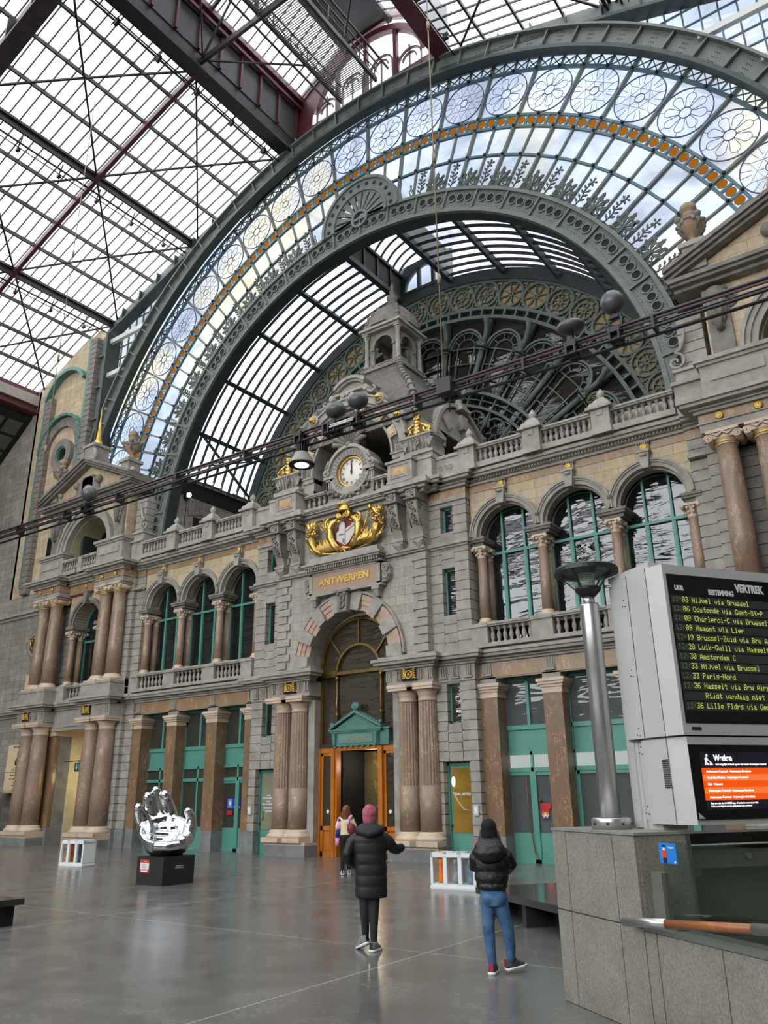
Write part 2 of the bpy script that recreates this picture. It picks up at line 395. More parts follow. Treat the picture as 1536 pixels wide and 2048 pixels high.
# ---------------------------------------------- wall masses
def wing(s):
    side = 'left' if s < 0 else 'right'
    w = empty('wall_'+side, 'three-arched '+side+' wing of the station front in grey and beige stone', 'wall', kind='structure')
    X = lambda a, b: (min(s*a, s*b), max(s*a, s*b))
    ops = [(s*6.29, 1.07, 10.27, 7.2), (s*8.76, 1.07, 10.27, 7.2), (s*11.23, 1.07, 10.27, 7.2)]
    x0, x1 = X(5.0, 12.5)
    # upper wall: only above impost; piers carried by columns
    m = MB()
    ob = MB()
    for cx, r, zs, zb in ops:
        n = 24
        for i in range(n):
            a = pi-pi*i/n; b = pi-pi*(i+1)/n
            p = (cx+r*cos(a), zs+r*sin(a)); q = (cx+r*cos(b), zs+r*sin(b))
            m.prism([p, q, (q[0], 11.9), (p[0], 11.9)], 0, .7)
    xs = sorted([x0]+[c[0]-1.07 for c in ops]+[c[0]+1.07 for c in ops]+[x1])
    for a, b in ((xs[0], xs[1]), (xs[2], xs[3]), (xs[4], xs[5]), (xs[6], xs[7])):
        if b-a > .02: m.box(a, b, 0, .7, 10.27, 11.9)
    m.build('spandrel', M['beige'], w)
    m = MB()
    for c in ops:
        m.ring(c[0], c[2], 1.07, 1.19, -.07, .1, n=28); m.ring(c[0], c[2], 1.19, 1.25, -.12, .1, n=28); m.ring(c[0], c[2], 1.25, 1.31, -.16, .1, n=28)
        m.box(c[0]-1.31, c[0]-1.07, -.08, .1, 10.2, 10.3); m.box(c[0]+1.07, c[0]+1.31, -.08, .1, 10.2, 10.3)
        m.ring(c[0], c[2], 1.0, 1.075, .1, .16, n=28); m.ring(c[0], c[2], 1.0, 1.075, .58, .66, n=28)
        for k in range(5):
            m.ring(c[0], c[2], 1.03, 1.075, .25, .5, t0=-78+32*k, t1=-54+32*k, n=5)
        for q in (-1, 1): m.box(c[0]+q*1.0-.0375*(1-q) , c[0]+q*1.0+.0375*(1+q), .1, .66, 10.2, 10.3)
    m.build('archivolt', M['plain'], w)
    m = MB()
    for pos in ([7.525, 9.995], [5.12, 12.42])[0]:
        px = s*pos
        m.box(px-.36, px+.36, -.05, .72, 9.95, 10.06); m.box(px-.44, px+.44, -.14, .8, 10.06, 10.14); m.box(px-.48, px+.48, -.18, .84, 10.14, 10.22); m.box(px-.34, px+.34, -.02, .72, 10.2, 10.3)
    for pos, a, b in ((5.22, .22, .2), (12.4, .2, .12)):
        px = s*pos; m.box(px-a, px+a, -.02, .72, 9.95, 10.06); m.box(px-a-.08, px+a+.08, -.12, .8, 10.06, 10.14); m.box(px-a-.1, px+a+.1, -.16, .8, 10.14, 10.22); m.box(px-a, px+a, 0, .7, 10.2, 10.3)
    m.build('impost', M['dark'], w)
    m = MB(); m.box(x0, x1, -.02, .7, 11.9, 12.18); m.build('marble_frieze', M['marbleF'], w)
    m = MB()
    for c in ops:
        m.prism([(c[0]-.17, 11.78), (c[0]-.115, 11.24), (c[0]+.115, 11.24), (c[0]+.17, 11.78)], -.26, .1)
        m.box(c[0]-.2, c[0]+.2, -.3, .05, 11.76, 11.84); m.box(c[0]-.17, c[0]+.17, -.1, .05, 11.84, 12.18)
        m.tube([(c[0]-.1, -.27, 11.68), (c[0], -.30, 11.66), (c[0]+.1, -.27, 11.68)], .05, 6)
        for q in range(7): m.box(c[0]-.19+q*.06, c[0]-.155+q*.06, -.2, .0, 12.08, 12.16)
    m.build('keystone', M['plain'], w)
    m = MB()
    for pos in (7.525, 9.995):
        m.sph((s*pos, -.12, 10.62), .09, 8, 6); m.box(s*pos-.05, s*pos+.05, -.14, .02, 10.45, 10.85)
    m.build('spandrel_knob', M['dark'], w)
    # ground floor entablature over square pillars
    m = MB(); m.box(x0, x1, .0, .75, 5.5, 5.98); m.build('entablature', M['marbleF'], w)
    m = MB()
    for pos in (5.3, 7.5, 9.97, 12.3):
        for k in (-1, 0, 1): m.box(s*pos+k*.09-.03, s*pos+k*.09+.03, -.05, .05, 5.62, 5.94)
        m.box(s*pos-.16, s*pos+.16, -.03, .05, 5.6, 5.96); m.box(s*pos-.18, s*pos+.18, -.08, .05, 5.54, 5.6)
        m.box(s*pos-.3, s*pos+.3, .02, .7, 5.3, 5.52)
    m.box(x0, x1, .02, .1, 5.46, 5.52)
    m.build('triglyph', M['plain'], w)
    m = MB(); m.box(x0, x1, .72, 1.0, 5.9, 12.2); m.box(x0, x1, .55, 1.1, 5.4, 6.0)
    for pos in (7.5, 9.97): m.box(s*pos-.25, s*pos+.25, .6, .95, 0, 5.5)
    for a, b in ((5.0, 5.62), (11.98, 12.5)):
        q0, q1 = X(a, b); m.box(q0, q1, .58, .95, 0, 5.5)
    m.build('backing_wall', M['plinth'], w)
    # arched openings in the backing are dark window recesses: window objects sit in front of it
    t = MB(); profile_run(t, x0, x1, 0, CORN1, False); t.build('cornice', M['plain'], w)
    t = MB(); profile_run(t, x0, x1, 0, CORN2, False)
    n = int((x1-x0)/.11)
    for i in range(n): t.box(x0+i*.11, x0+i*.11+.06, -.24, 0, 12.27, 12.34)
    t.build('cornice', M['plain'], w)
    t = MB(); t.box(x0, x1, -.1, 1.2, 12.5, 12.6); t.build('terrace', M['dark'], w)
wing(-1); wing(1)

def pair_strip(s):
    """rusticated strip between wing and end pavilion"""
    w = empty('wall_'+('left' if s < 0 else 'right')+'_strip', 'rusticated grey stone strip between '+('left' if s < 0 else 'right')+' wing and end pavilion', 'wall', kind='structure')
    X = lambda a, b: (min(s*a, s*b), max(s*a, s*b))
    for z0, z1 in ((.75, 5.5), (6.42, 11.85)):
        m = MB(); a, b = X(12.5, 13.1); rust(m, a, b, -.08, .8, z0, z1); a, b = X(13.05, 13.75); rust(m, a, b, -.28, .8, z0, z1); m.build('rusticated_blocks', M['plain'], w)
    m = MB(); a, b = X(12.45, 13.1); m.box(a, b, -.12, .8, 0, .75); a, b = X(13.05, 13.8); m.box(a, b, -.32, .8, 0, .75); m.build('plinth', M['plinth'], w)
    m = MB(); a, b = X(12.5, 13.1); profile_run(m, a, b, -.08, CORN1, False); a, b = X(13.05, 13.4); profile_run(m, a, b, -.28, CORN1, False)
    a, b = X(12.5, 13.1); profile_run(m, a, b, -.08, CORN2, False); a, b = X(13.05, 13.4); profile_run(m, a, b, -.28, CORN2, False); m.box(*X(12.5, 13.1), -.1, .6, 5.5, 5.98); m.box(*X(13.05, 13.8), -.3, .6, 5.5, 5.98); m.box(*X(12.5, 13.1), -.1, .6, 6.4, 7.15); m.box(*X(13.05, 13.8), -.3, .6, 6.4, 7.15)
    m.box(*X(12.5, 13.8), -.3, .6, 11.2, 11.3)
    m.build('cornice', M['plain'], w)
    m = MB(); m.box(*X(12.5, 13.1), -.1, .6, 11.85, 12.18); m.box(*X(13.05, 13.8), -.3, .6, 11.85, 12.18); m.build('marble_frieze', M['marbleF'], w)
    # upper pier beside the pavilion attic
    m = MB(); rust(m, *X(12.75, 13.5), -.2, 1.2, 12.6, 16.0, .33); m.build('rusticated_blocks', M['plain'], w)
    m = MB(); m.box(*X(12.45, 13.3), -.45, .9, 12.6, 13.55); m.box(*X(12.4, 13.4), -.55, .9, 13.5, 13.62); m.box(*X(12.55, 13.3), -.4, .9, 13.6, 13.95); m.box(*X(12.5, 13.3), -.48, .9, 13.95, 14.05); m.build('pedestal', M['plain'], w)
    m = MB(); 
    for k in range(14):
        pass
    pth = []
    for i in range(26):
        t = i/25*2.6*pi; r = .30*(1-i/29); pth.append((s*(12.62)+s*r*cos(t+pi/2)*-1, -.35, 14.35+r*sin(t+pi/2)))
    m.tube(pth, .05, 6); m.tube([(s*12.62, -.35, 14.66), (s*12.8, -.35, 14.75), (s*12.95, -.35, 15.1), (s*13.0, -.35, 15.4)], [.06,.07,.06,.03], 6); m.build('volute', M['plain'], w)
pair_strip(-1); pair_strip(1)

# ---------------------------------------------- columns
def doric(h, r, fluted):
    root = empty('marble_column')
    m = MB(); m.box(-r*1.42, r*1.42, -r*1.42, r*1.42, 0, .16); 
    m.lathe([(r*1.38, .16), (r*1.42, .2), (r*1.38, .27), (r*1.2, .3), (r*1.22, .36), (r*1.12, .4), (r*1.05, .42)], n=24); m.build('base', M['cream'], root)
    m = MB(); n = 20; z0, z1 = .42, h-.52
    if fluted:
        zs = [z0, z0+(z1-z0)*.34]
        m.lathe([(r, zs[0]), (r*.985, zs[1])], n=24)
        rings = []
        for z, rr in ((zs[1], r*.985), (z0+(z1-z0)*.7, r*.93), (z1-.05, r*.87)):
            ring = []
            for k in range(n*3):
                t = 2*pi*k/(n*3); q = rr*(1-.07*(1 if k % 3 == 1 else (.2 if k % 3 == 2 else 0))*1.0); ring.append((q*cos(t), q*sin(t), z))
            rings.append(ring)
        m.loft(rings, sm=False)
    else: m.lathe([(r, z0), (r*.985, z0+(z1-z0)*.33), (r*.93, z0+(z1-z0)*.7), (r*.87, z1)], n=24)
    m.build('shaft', M['marble'], root)
    m = MB(); m.lathe([(r*.87, h-.56), (r*.93, h-.54), (r*.87, h-.5), (r*.87, h-.38), (r*.95, h-.36), (r*.93, h-.33), (r*1.05, h-.26), (r*1.28, h-.2)], n=24); m.box(-r*1.4, r*1.4, -r*1.4, r*1.4, h-.2, h-.11); m.box(-r*1.47, r*1.47, -r*1.47, r*1.47, h-.11, h); m.build('capital', M['cream'], root)
    return root
def ionic(h, r):
    root = empty('marble_column')
    m = MB(); m.box(-r*1.4, r*1.4, -r*1.4, r*1.4, 0, .1); m.lathe([(r*1.35, .1), (r*1.4, .15), (r*1.3, .2), (r*1.12, .24), (r*1.15, .29), (r*1.04, .33)], n=20); m.build('base', M['cream'], root)
    m = MB(); m.lathe([(r, .33), (r*.98, h*.35), (r*.92, h*.7), (r*.86, h-.42)], n=20); m.build('shaft', M['marble'], root)
    m = MB(); m.lathe([(r*.88, h-.44), (r*.97, h-.42), (r*.9, h-.38), (r*1.0, h-.3), (r*1.1, h-.24)], n=20)
    c = m.build('capital', M['cream'], root)
    m = MB(); m.lathe([(r*.93, h-.39), (r*1.04, h-.31)], n=20); m.build('gilded_collar', M['goldM'], c)
    m = MB(); m.box(-r*1.35, r*1.35, -r*1.3, r*1.3, h-.09, h); m.box(-r*1.15, r*1.15, -r*1.1, r*1.1, h-.26, h-.09)
    for qx in (-1, 1):
        for qy in (-1, 1):
            pth = []
            for i in range(18):
                t = i/17*3.6*pi; rr = r*.42*(1-i/20); pth.append((qx*(r*1.18-rr*cos(t)*0-rr*sin(t)*-1*.0)+qx*rr*cos(t)*.9, qy*(r*1.12), h-.24+rr*sin(t)*.9))
            m.tube(pth, r*.11, 5)
        m.cyl((qx*r*1.18, -r*1.05, h-.24), (qx*r*1.18, r*1.05, h-.24), r*.34, n=10)
    m.tube([(-r*.8, -r*1.15, h-.1), (-r*.4, -r*1.2, h-.2), (0, -r*1.22, h-.1), (r*.4, -r*1.2, h-.2), (r*.8, -r*1.15, h-.1)], r*.12, 5)
    m.build('volutes', M['cream'], root)
    return root
def put(root, x, y, z, label, cat, group=None, first=[None]):
    pass
DOR = doric(5.0, .36, True); DOR_P = doric(5.0, .40, False); ION = ionic(4.6, .33)
def place(proto, used, x, y, z, label, cat, group, rz=0):
    if proto.name not in used:
        used.add(proto.name); proto.location = (x, y, z); proto.rotation_euler = (0,0,rz); tag(proto, label, cat, group); return proto
    return dup(proto, (x, y, z), label, rz, group=group, cat=cat) if True else None
USED = set()
def setcat(o, cat): o['category'] = cat; return o
for x, nm in ((-3.2, 'fluted brown marble column left of the entrance, outer one of its pair'), (-2.42, 'fluted brown marble column directly left of the oak entrance doors'), (2.42, 'fluted brown marble column directly right of the oak entrance doors'), (3.2, 'fluted brown marble column right of the entrance, beside the stair-hall door')):
    setcat(place(DOR, USED, x, -.33, .45, nm, 'column', 'columns flanking the entrance'), 'column')
for s in (-1, 1):
    sd = sgn_side(s)
    for x, nm in ((13.68, 'smooth ground-floor marble column at the inner edge of the %s end pavilion'), (14.72, 'smooth ground-floor marble column, second from the inner edge of the %s end pavilion'), (18.8, 'smooth ground-floor marble column beyond the passage of the %s end pavilion, inner of its pair'), (19.85, 'smooth ground-floor marble column at the outer edge of the %s end pavilion')):
        if s > 0 and x > 15: continue
        setcat(place(DOR_P, USED, s*x, -.55, .45, nm % sd, 'column', 'ground-floor columns of the end pavilions'), 'column')
    for x, nm in ((13.68, 'upper ionic marble column at the inner edge of the %s end pavilion'), (14.72, 'upper ionic marble column, second from the inner edge of the %s end pavilion'), (18.8, 'upper ionic marble column beyond the balcony arch of the %s end pavilion, inner of its pair'), (19.85, 'upper ionic marble column at the outer edge of the %s end pavilion')):
        if s > 0 and x > 18.9: continue
        setcat(place(ION, USED, s*x, -.55, 7.0, nm % sd, 'column', 'upper columns of the end pavilions'), 'column')
# pedestals under pairs are part of the walls
# ---------------------------------------------- small paired columns between arched windows
def small_col(h=2.72, r=.17):
    root = empty('marble_colonnette')
    m = MB(); m.box(-r*1.5, r*1.5, -r*1.5, r*1.5, 0, .08); m.lathe([(r*1.4, .08), (r*1.45, .12), (r*1.15, .18), (r*1.2, .22), (r, .25)], n=14); m.build('base', M['cream'], root)
    m = MB(); m.lathe([(r, .25), (r*.97, h*.4), (r*.87, h-.4)], n=14); m.build('shaft', M['marble'], root)
    m = MB(); m.lathe([(r*.87, h-.42), (r*.98, h-.4), (r*.9, h-.37), (r*1.02, h-.2), (r*1.3, h-.08)], n=14); m.box(-r*1.45, r*1.45, -r*1.45, r*1.45, h-.07, h)
    for k in range(8):
        t = 2*pi*k/8+pi/8
        for zz, rr, sz in ((h-.26, 1.12, .05), (h-.14, 1.42, .055)):
            m.sph((r*rr*cos(t), r*rr*sin(t), zz), sz, 6, 5)
    for qx in (-1, 1):
        for qy in (-1, 1): m.sph((qx*r*1.35, qy*r*1.35, h-.1), .07, 7, 5)
    m.build('carved_capital', M['cream'], root)
    return root
SCOL = small_col()
def order(i): return ['first', 'second', 'third', 'fourth'][i]
for s in (-1, 1):
    for i, px in enumerate((5.28, 7.525, 9.995, 12.32)):
        for y, w in ((.02, 'front'), (.5, 'rear')):
            setcat(place(SCOL, USED, s*px, y+.12, 7.2, '%s colonnette of the %s pier from the centre, between arched windows of the %s wing' % (w, order(i), sgn_side(s)), 'column', 'colonnettes between the arched windows'), 'column')
    for px, nm in ((15.62, 'inner'), (17.9, 'outer')):
        for y, w in ((-.1, 'front'), (.35, 'rear')):
            if s > 0: continue
            setcat(place(SCOL, USED, s*px, y+.05, 7.15, '%s colonnette on the %s side of the balcony arch in the left end pavilion' % (w, nm), 'column', 'colonnettes of the pavilion balcony'), 'column')
# ---------------------------------------------- square pillars of the ground floor wings
def pillar():
    root = empty('square_marble_pillar')
    m = MB(); m.box(-.31, .31, 0, .62, .75, 4.88); m.build('shaft', M['marbleD'], root)
    m = MB(); m.box(-.35, .35, -.04, .66, 0, .12); m.box(-.33, .33, -.02, .64, .12, .75); m.build('base', M['plinth'], root)
    m = MB(); m.box(-.33, .33, -.02, .64, 4.86, 5.06); m.box(-.37, .37, -.06, .68, 5.04, 5.12); m.box(-.42, .42, -.11, .73, 5.12, 5.2); m.box(-.46, .46, -.15, .77, 5.2, 5.3); m.build('capital', M['cream'], root)
    return root
PIL = pillar()
for s in (-1, 1):
    for i, px in enumerate((5.3, 7.5, 9.97, 12.28)):
        setcat(place(PIL, USED, s*px, 0, 0, 'square brown marble pillar, %s from the centre under the %s wing' % (order(i), sgn_side(s)), 'pillar', 'square pillars under the wings'), 'pillar')

# ---------------------------------------------- balustrades
def baluster_mesh(h, r):
    m = MB(); p = [(1.1,0),(1.1,.08),(.7,.12),(.55,.18),(.8,.26),(1.05,.38),(1.0,.5),(.6,.66),(.45,.76),(.8,.8),(.55,.84),(.9,.9),(1.1,.93),(1.1,1)]
    m.lathe([(r*a, h*b) for a, b in p], n=8); me = m.mesh('baluster'); me.materials.append(M['plain']); return me
BM = {}
def balustrade(x0, x1, y, z0, z1, n, label, dep=.3, bf=.58, group='stone balustrades of the station front', posts=True):
    root = empty('stone_balustrade', label, 'balustrade', group, loc=(0,0,0))
    hb = z1-z0
    m = MB(); m.box(x0, x1, y-dep/2-.03, y+dep/2+.03, z0, z0+hb*min(.17, .84-bf)); m.box(x0, x1, y-dep/2, y+dep/2, z0+hb*.17, z0+hb*(.84-bf)); m.build('plinth', M['plain'], root)
    m = MB(); m.box(x0, x1, y-dep/2-.02, y+dep/2+.02, z1-hb*.16, z1-hb*.09); m.box(x0, x1, y-dep/2-.06, y+dep/2+.06, z1-hb*.09, z1); m.build('rail', M['plain'], root)
    h = hb*bf; key = round(h, 2)
    if key not in BM: BM[key] = baluster_mesh(h, .075)
    for i in range(n):
        o = bpy.data.objects.new('baluster', BM[key]); COL.objects.link(o); o.parent = root; o.location = (x0+(i+.5)*(x1-x0)/n, y, z0+hb*(.84-bf))
    return root
for s in (-1, 1):
    sd = sgn_side(s)
    for i, (a, b) in enumerate(((5.6, 7.15), (7.87, 9.63), (10.33, 12.05))):
        a, b = sorted((s*a, s*b)); balustrade(a, b, -.22, 6.42, 7.2, 7, 'first-floor balustrade under the %s arched window from the centre, %s wing' % (order(i), sd), bf=.70)
    for i, (a, b) in enumerate(((5.62, 7.42), (8.08, 9.82), (10.48, 12.42))):
        a, b = sorted((s*a, s*b)); balustrade(a, b, -.36, 12.6, 13.42, 9, 'roof-level balustrade, %s stretch from the centre above the %s wing' % (order(i), sd))
balustrade(-17.6, -15.75, -.1, 6.42, 7.15, 7, 'first-floor balcony balustrade between marble columns of the left end pavilion', bf=.7)
balustrade(-16.65, -15.4, -.75, 12.6, 13.4, 6, 'attic balcony balustrade of the left end pavilion, inner half')
balustrade(-18.3, -17.05, -.75, 12.6, 13.4, 6, 'attic balcony balustrade of the left end pavilion, outer half')
balustrade(15.5, 17.4, -.75, 12.6, 13.4, 8, 'attic balcony balustrade of the right end pavilion')
balustrade(-2.2, -1.15, -.42, 12.55, 13.3, 4, 'short balustrade just left of the clock')
balustrade(1.15, 2.2, -.42, 12.55, 13.3, 4, 'short balustrade just right of the clock')
# first-floor pedestal blocks between balusters
for s in (-1, 1):
    m = MB()
    for a, b in ((5.02, 5.6), (7.15, 7.87), (9.63, 10.33), (12.05, 12.5)):
        a, b = sorted((s*a, s*b)); m.box(a, b, -.38, .7, 6.42, 7.1); m.box(a-.02, b+.02, -.43, .7, 7.08, 7.2)
    a, b = sorted((s*5.0, s*12.5)); m.box(a, b, .1, .7, 7.05, 7.2)
    m.build('trim_%d' % (1 if s < 0 else 2), M['plain'], label='row of stone pedestal blocks between the first-floor balusters, %s wing' % sgn_side(s), cat='pedestal', kind='structure')
# roof-level posts with pointed finials
def post():
    root = empty('stone_pinnacle')
    m = MB(); m.box(-.3, .3, -.3, .3, 0, .85); m.box(-.33, .33, -.33, .33, 0, .16); m.box(-.1, .1, -.33, -.28, .62, .8); m.build('post', M['plain'], root)
    m = MB(); m.box(-.42, .42, -.42, .42, .84, .93); m.taper(0, 0, .93, 1.1, .36, .36, .3, .3); m.taper(0, 0, 1.1, 1.3, .26, .26, .12, .12); m.lathe([(.12, 1.3), (.08, 1.34), (.13, 1.4), (.14, 1.47), (.1, 1.55), (.03, 1.64), (.005, 1.68)], n=12); m.build('finial', M['plain'], root)
    return root
POST = post()
for s in (-1, 1):
    for i, px in enumerate((5.32, 7.78, 10.18)):
        setcat(place(POST, USED, s*px, -.38, 12.55, 'pointed stone pinnacle on the roof balustrade, %s from the centre over the %s wing' % (order(i), sgn_side(s)), 'pinnacle', 'pointed pinnacles on the roof balustrade'), 'pinnacle')

# ---------------------------------------------- gilded bosses
def boss():
    m = MB(); m.lathe([(.11, 0), (.115, .03), (.09, .06), (.075, .05), (.04, .07), (.001, .08)], n=14, ax=(0,-1,0))
    for k in range(8):
        t = 2*pi*k/8; m.sph((.06*cos(t), -.055, .06*sin(t)), .022, 6, 4)
    return m.mesh('gilded_boss')
BOSS = boss(); BOSS.materials.append(M['goldM'])
def put_boss(x, y, z, label):
    o = bpy.data.objects.new('gilded_boss', BOSS); COL.objects.link(o); o.location = (x, y, z); tag(o, label, 'ornament', 'gilded bosses on the friezes')
for s in (-1, 1):
    for i, px in enumerate((6.29, 8.76, 11.23)): put_boss(s*px, -.1, 11.99, 'small gilt boss above the keystone of the %s arched window from the centre, %s wing' % (order(i), sgn_side(s)))
    for px, nm in ((13.68, 'first'), (14.72, 'second'), (18.8, 'third'), (19.85, 'fourth')):
        if s > 0 and px > 15: continue
        put_boss(s*px, -.93, 12.0, 'small gilt boss over the %s ionic column of the %s end pavilion' % (nm, sgn_side(s)))
put_boss(-16.8, -.35, 12.0, 'small gilt boss above the balcony arch of the left end pavilion')
# ------------------------------------------------------------------ centre body
def centre():
    w = empty('wall_center', 'central entrance bay of the station front in pale grey ashlar', 'wall', kind='structure')
    m = MB()
    for s in (-1, 1):
        a, b = sorted((s*1.75, s*3.75)); rust(m, a, b, .12, 1.2, .75, 5.3, .33)
        a, b = sorted((s*1.75, s*2.05)); m.box(a, b, -.28, .3, .45, 5.3)
    m.build('rusticated_blocks', M['plain'], w)
    m = MB()
    for s in (-1, 1):
        a, b = sorted((s*1.75, s*3.66)); m.box(a, b, -.72, .3, 0, .36)
        a, b = sorted((s*3.5, s*3.72)); m.box(a, b, -.3, .3, 0, .75)
        a, b = sorted((s*4.6, s*5.02)); m.box(a, b, -.33, .3, 0, .75)
    m.build('pedestal', M['plinth'], w)
    m = MB()
    for s in (-1, 1):
        a, b = sorted((s*1.75, s*3.66)); m.box(a, (a+b)/2-.006, -.72, .3, .36, .46); m.box((a+b)/2+.006, b, -.72, .3, .36, .46)
    m.build('pedestal_cap', M['cream'], w)
    # entablature
    m = MB()
    for s in (-1, 1):
        a, b = sorted((s*1.75, s*3.62)); m.box(a, b, -.62, .3, 5.45, 5.98); 
        for q in range(5):
            x = a+.1+q*(b-a-.2)/4
            if q != 2:
                for k in (-1, 0, 1): m.box(x+k*.07-.022, x+k*.07+.022, -.68, -.5, 5.6, 5.94)
        a, b = sorted((s*3.55, s*5.02)); m.box(a, b, -.3, .6, 5.45, 5.98)
        for q in range(3):
            x = a+.3+q*(b-a-.55)/2
            for k in (-1, 0, 1): m.box(x+k*.08-.026, x+k*.08+.026, -.36, -.2, 5.6, 5.94)
            m.box(x-.15, x+.15, -.37, -.2, 5.54, 5.59)
    m.build('entablature', M['plain'], w)
    m = MB()
    for s in (-1, 1):
        a, b = sorted((s*3.66, s*5.0)); 
        for q in range(3): m.box(a+.06+q*.46, a+.34+q*.46, -.315, -.2, 5.63, 5.93)
        for x in (2.25, 3.15): m.box(s*x-.13, s*x+.13, -.635, -.5, 5.63, 5.93)
    m.build('marble_metope', M['marbleF'], w)
    m = MB()
    for s in (-1, 1):
        a, b = sorted((s*1.75, s*3.62)); profile_run(m, a, b, -.62, CORN1)
        a, b = sorted((s*3.55, s*5.02)); profile_run(m, a, b, -.3, CORN1)
        a, b = sorted((s*1.75, s*2.0)); m.box(a, b, -.6, .3, 6.4, 6.55)
    m.build('cornice', M['plain'], w)
    # upper walls
    m = MB(); arch_wall(m, -3.45, 3.45, 6.42, 12.16, -.5, .5, [(0, 1.83, 6.55, 6.42)], 28); m.build('ashlar', M['stoneL'], w)
    m = MB()
    for s in (-1, 1): quoins(m, *sorted((s*3.0, s*3.46)), -.58, .3, 6.5, 10.0, -s, .3)
    for s in (-1, 1): quoins(m, *sorted((s*3.12, s*3.46)), -.58, .3, 10.3, 12.1, -s, .3)
    m.build('quoins', M['plain'], w)
    m = MB()
    for s in (-1, 1):
        a, b = sorted((s*3.4, s*4.97))
        L, R = (4.17-.25)*s, (4.17+.25)*s; l, r = min(L, R), max(L, R)
        for x0, x1 in ((a, l), (r, b)): rust(m, x0, x1, -.27, .6, 6.42, 11.85, .33, .03, .03)
        for z0, z1 in ((6.42, 7.66), (9.3, 10.6), (11.55, 11.85)): rust(m, l-.01, r+.01, -.27, .6, z0, z1, .33, .03, .03)
        # ground floor
        Ld, Rd = sorted((s*3.68, s*4.66))
        rust(m, *sorted((s*4.42, s*5.0)), -.27, .5, 2.95, 5.45, .3); rust(m, *sorted((s*3.5, s*3.92)), -.27, .5, 2.95, 5.45, .3)
        rust(m, *sorted((s*4.66, s*5.0)), -.27, .5, .75, 2.95, .3); rust(m, *sorted((s*3.5, s*3.68)), -.27, .5, .75, 2.95, .3)
        rust(m, *sorted((s*3.9, s*4.44)), -.27, .5, 2.95, 4.12, .3); rust(m, *sorted((s*3.9, s*4.44)), -.27, .5, 5.38, 5.5, .3)
    m.build('side_masonry', M['plain'], w)
    m = MB()
    for s in (-1, 1):
        a, b = sorted((s*3.4, s*4.97)); m.box(a-.03, b+.03, -.33, .3, 10.02, 10.1); m.box(a-.08, b+.08, -.4, .3, 10.1, 10.2); m.box(a-.04, b+.04, -.34, .3, 10.2, 10.26); m.box(a-.04, b+.04, -.34, .3, 11.7, 11.86)
        a, b = sorted((s*1.7, s*3.46)); m.box(a, b, -.62, .3, 10.02, 10.1); m.box(a, b, -.68, .3, 10.1, 10.2)
    profile_run(m, -4.97, 4.97, -.3, CORN2); profile_run(m, -3.9, 3.9, -.5, CORN2); profile_run(m, -2.1, 2.1, -.5, [(12.1, 12.25, .12), (12.25, 12.4, .3), (12.4, 12.55, .42)])
    for s in (-1, 1):
        profile_run(m, *sorted((s*2.2, s*3.62)), -.85, [(12.1, 12.22, .05), (12.22, 12.34, .2), (12.34, 12.5, .34), (12.5, 12.6, .25)])
    m.build('cornice', M['plain'], w)
    m = MB()
    for s in (-1, 1): m.box(*sorted((s*3.46, s*4.99)), -.28, .3, 11.86, 12.16); m.box(*sorted((s*3.0, s*3.47)), -.52, .3, 11.86, 12.1)
    m.build('marble_frieze', M['marbleF'], w)
    # voussoirs
    g, p = MB(), MB(); N = 15
    for i in range(N):
        t0 = -93+186*i/N; t1 = -93+186*(i+1)/N
        if i % 2 == 0: g.ring(0, 6.55, 1.8, 2.44, -.72, -.4, t0+.4, t1-.4, 5)
        else:
            p.ring(0, 6.55, 1.83, 2.05, -.58, -.4, t0, t1, 5); p.ring(0, 6.55, 2.05, 2.22, -.62, -.4, t0, t1, 5); p.ring(0, 6.55, 2.22, 2.4, -.66, -.4, t0, t1, 5)
    g.ring(0, 6.55, 2.44, 2.52, -.66, -.4, n=40)
    g.build('grey_voussoirs', M['plain'], w); p.build('marble_voussoirs', mat_plain('pinkish_marble', srgb(182,156,136), .6, 0, .14, 4), w)
    # keystone with entwined monogram
    m = MB(); m.prism([(-.26, 9.0), (-.2, 8.25), (.2, 8.25), (.26, 9.0)], -.92, -.4); m.box(-.34, .34, -1.0, -.4, 8.98, 9.08)
    for z, r in ((8.52, .12), (8.74, .12)):
        m.tube([(r*cos(2*pi*k/12), -.95, z+r*sin(2*pi*k/12)) for k in range(12)], .03, 5, True)
    m.tube([(-.05, -.95, 8.36), (-.05, -.95, 8.9)], .03, 5); m.sph((-.15, -.95, 8.92), .07, 8, 6); m.sph((.15, -.95, 8.92), .07, 8, 6)
    m.build('keystone', M['dark'], w)
centre()

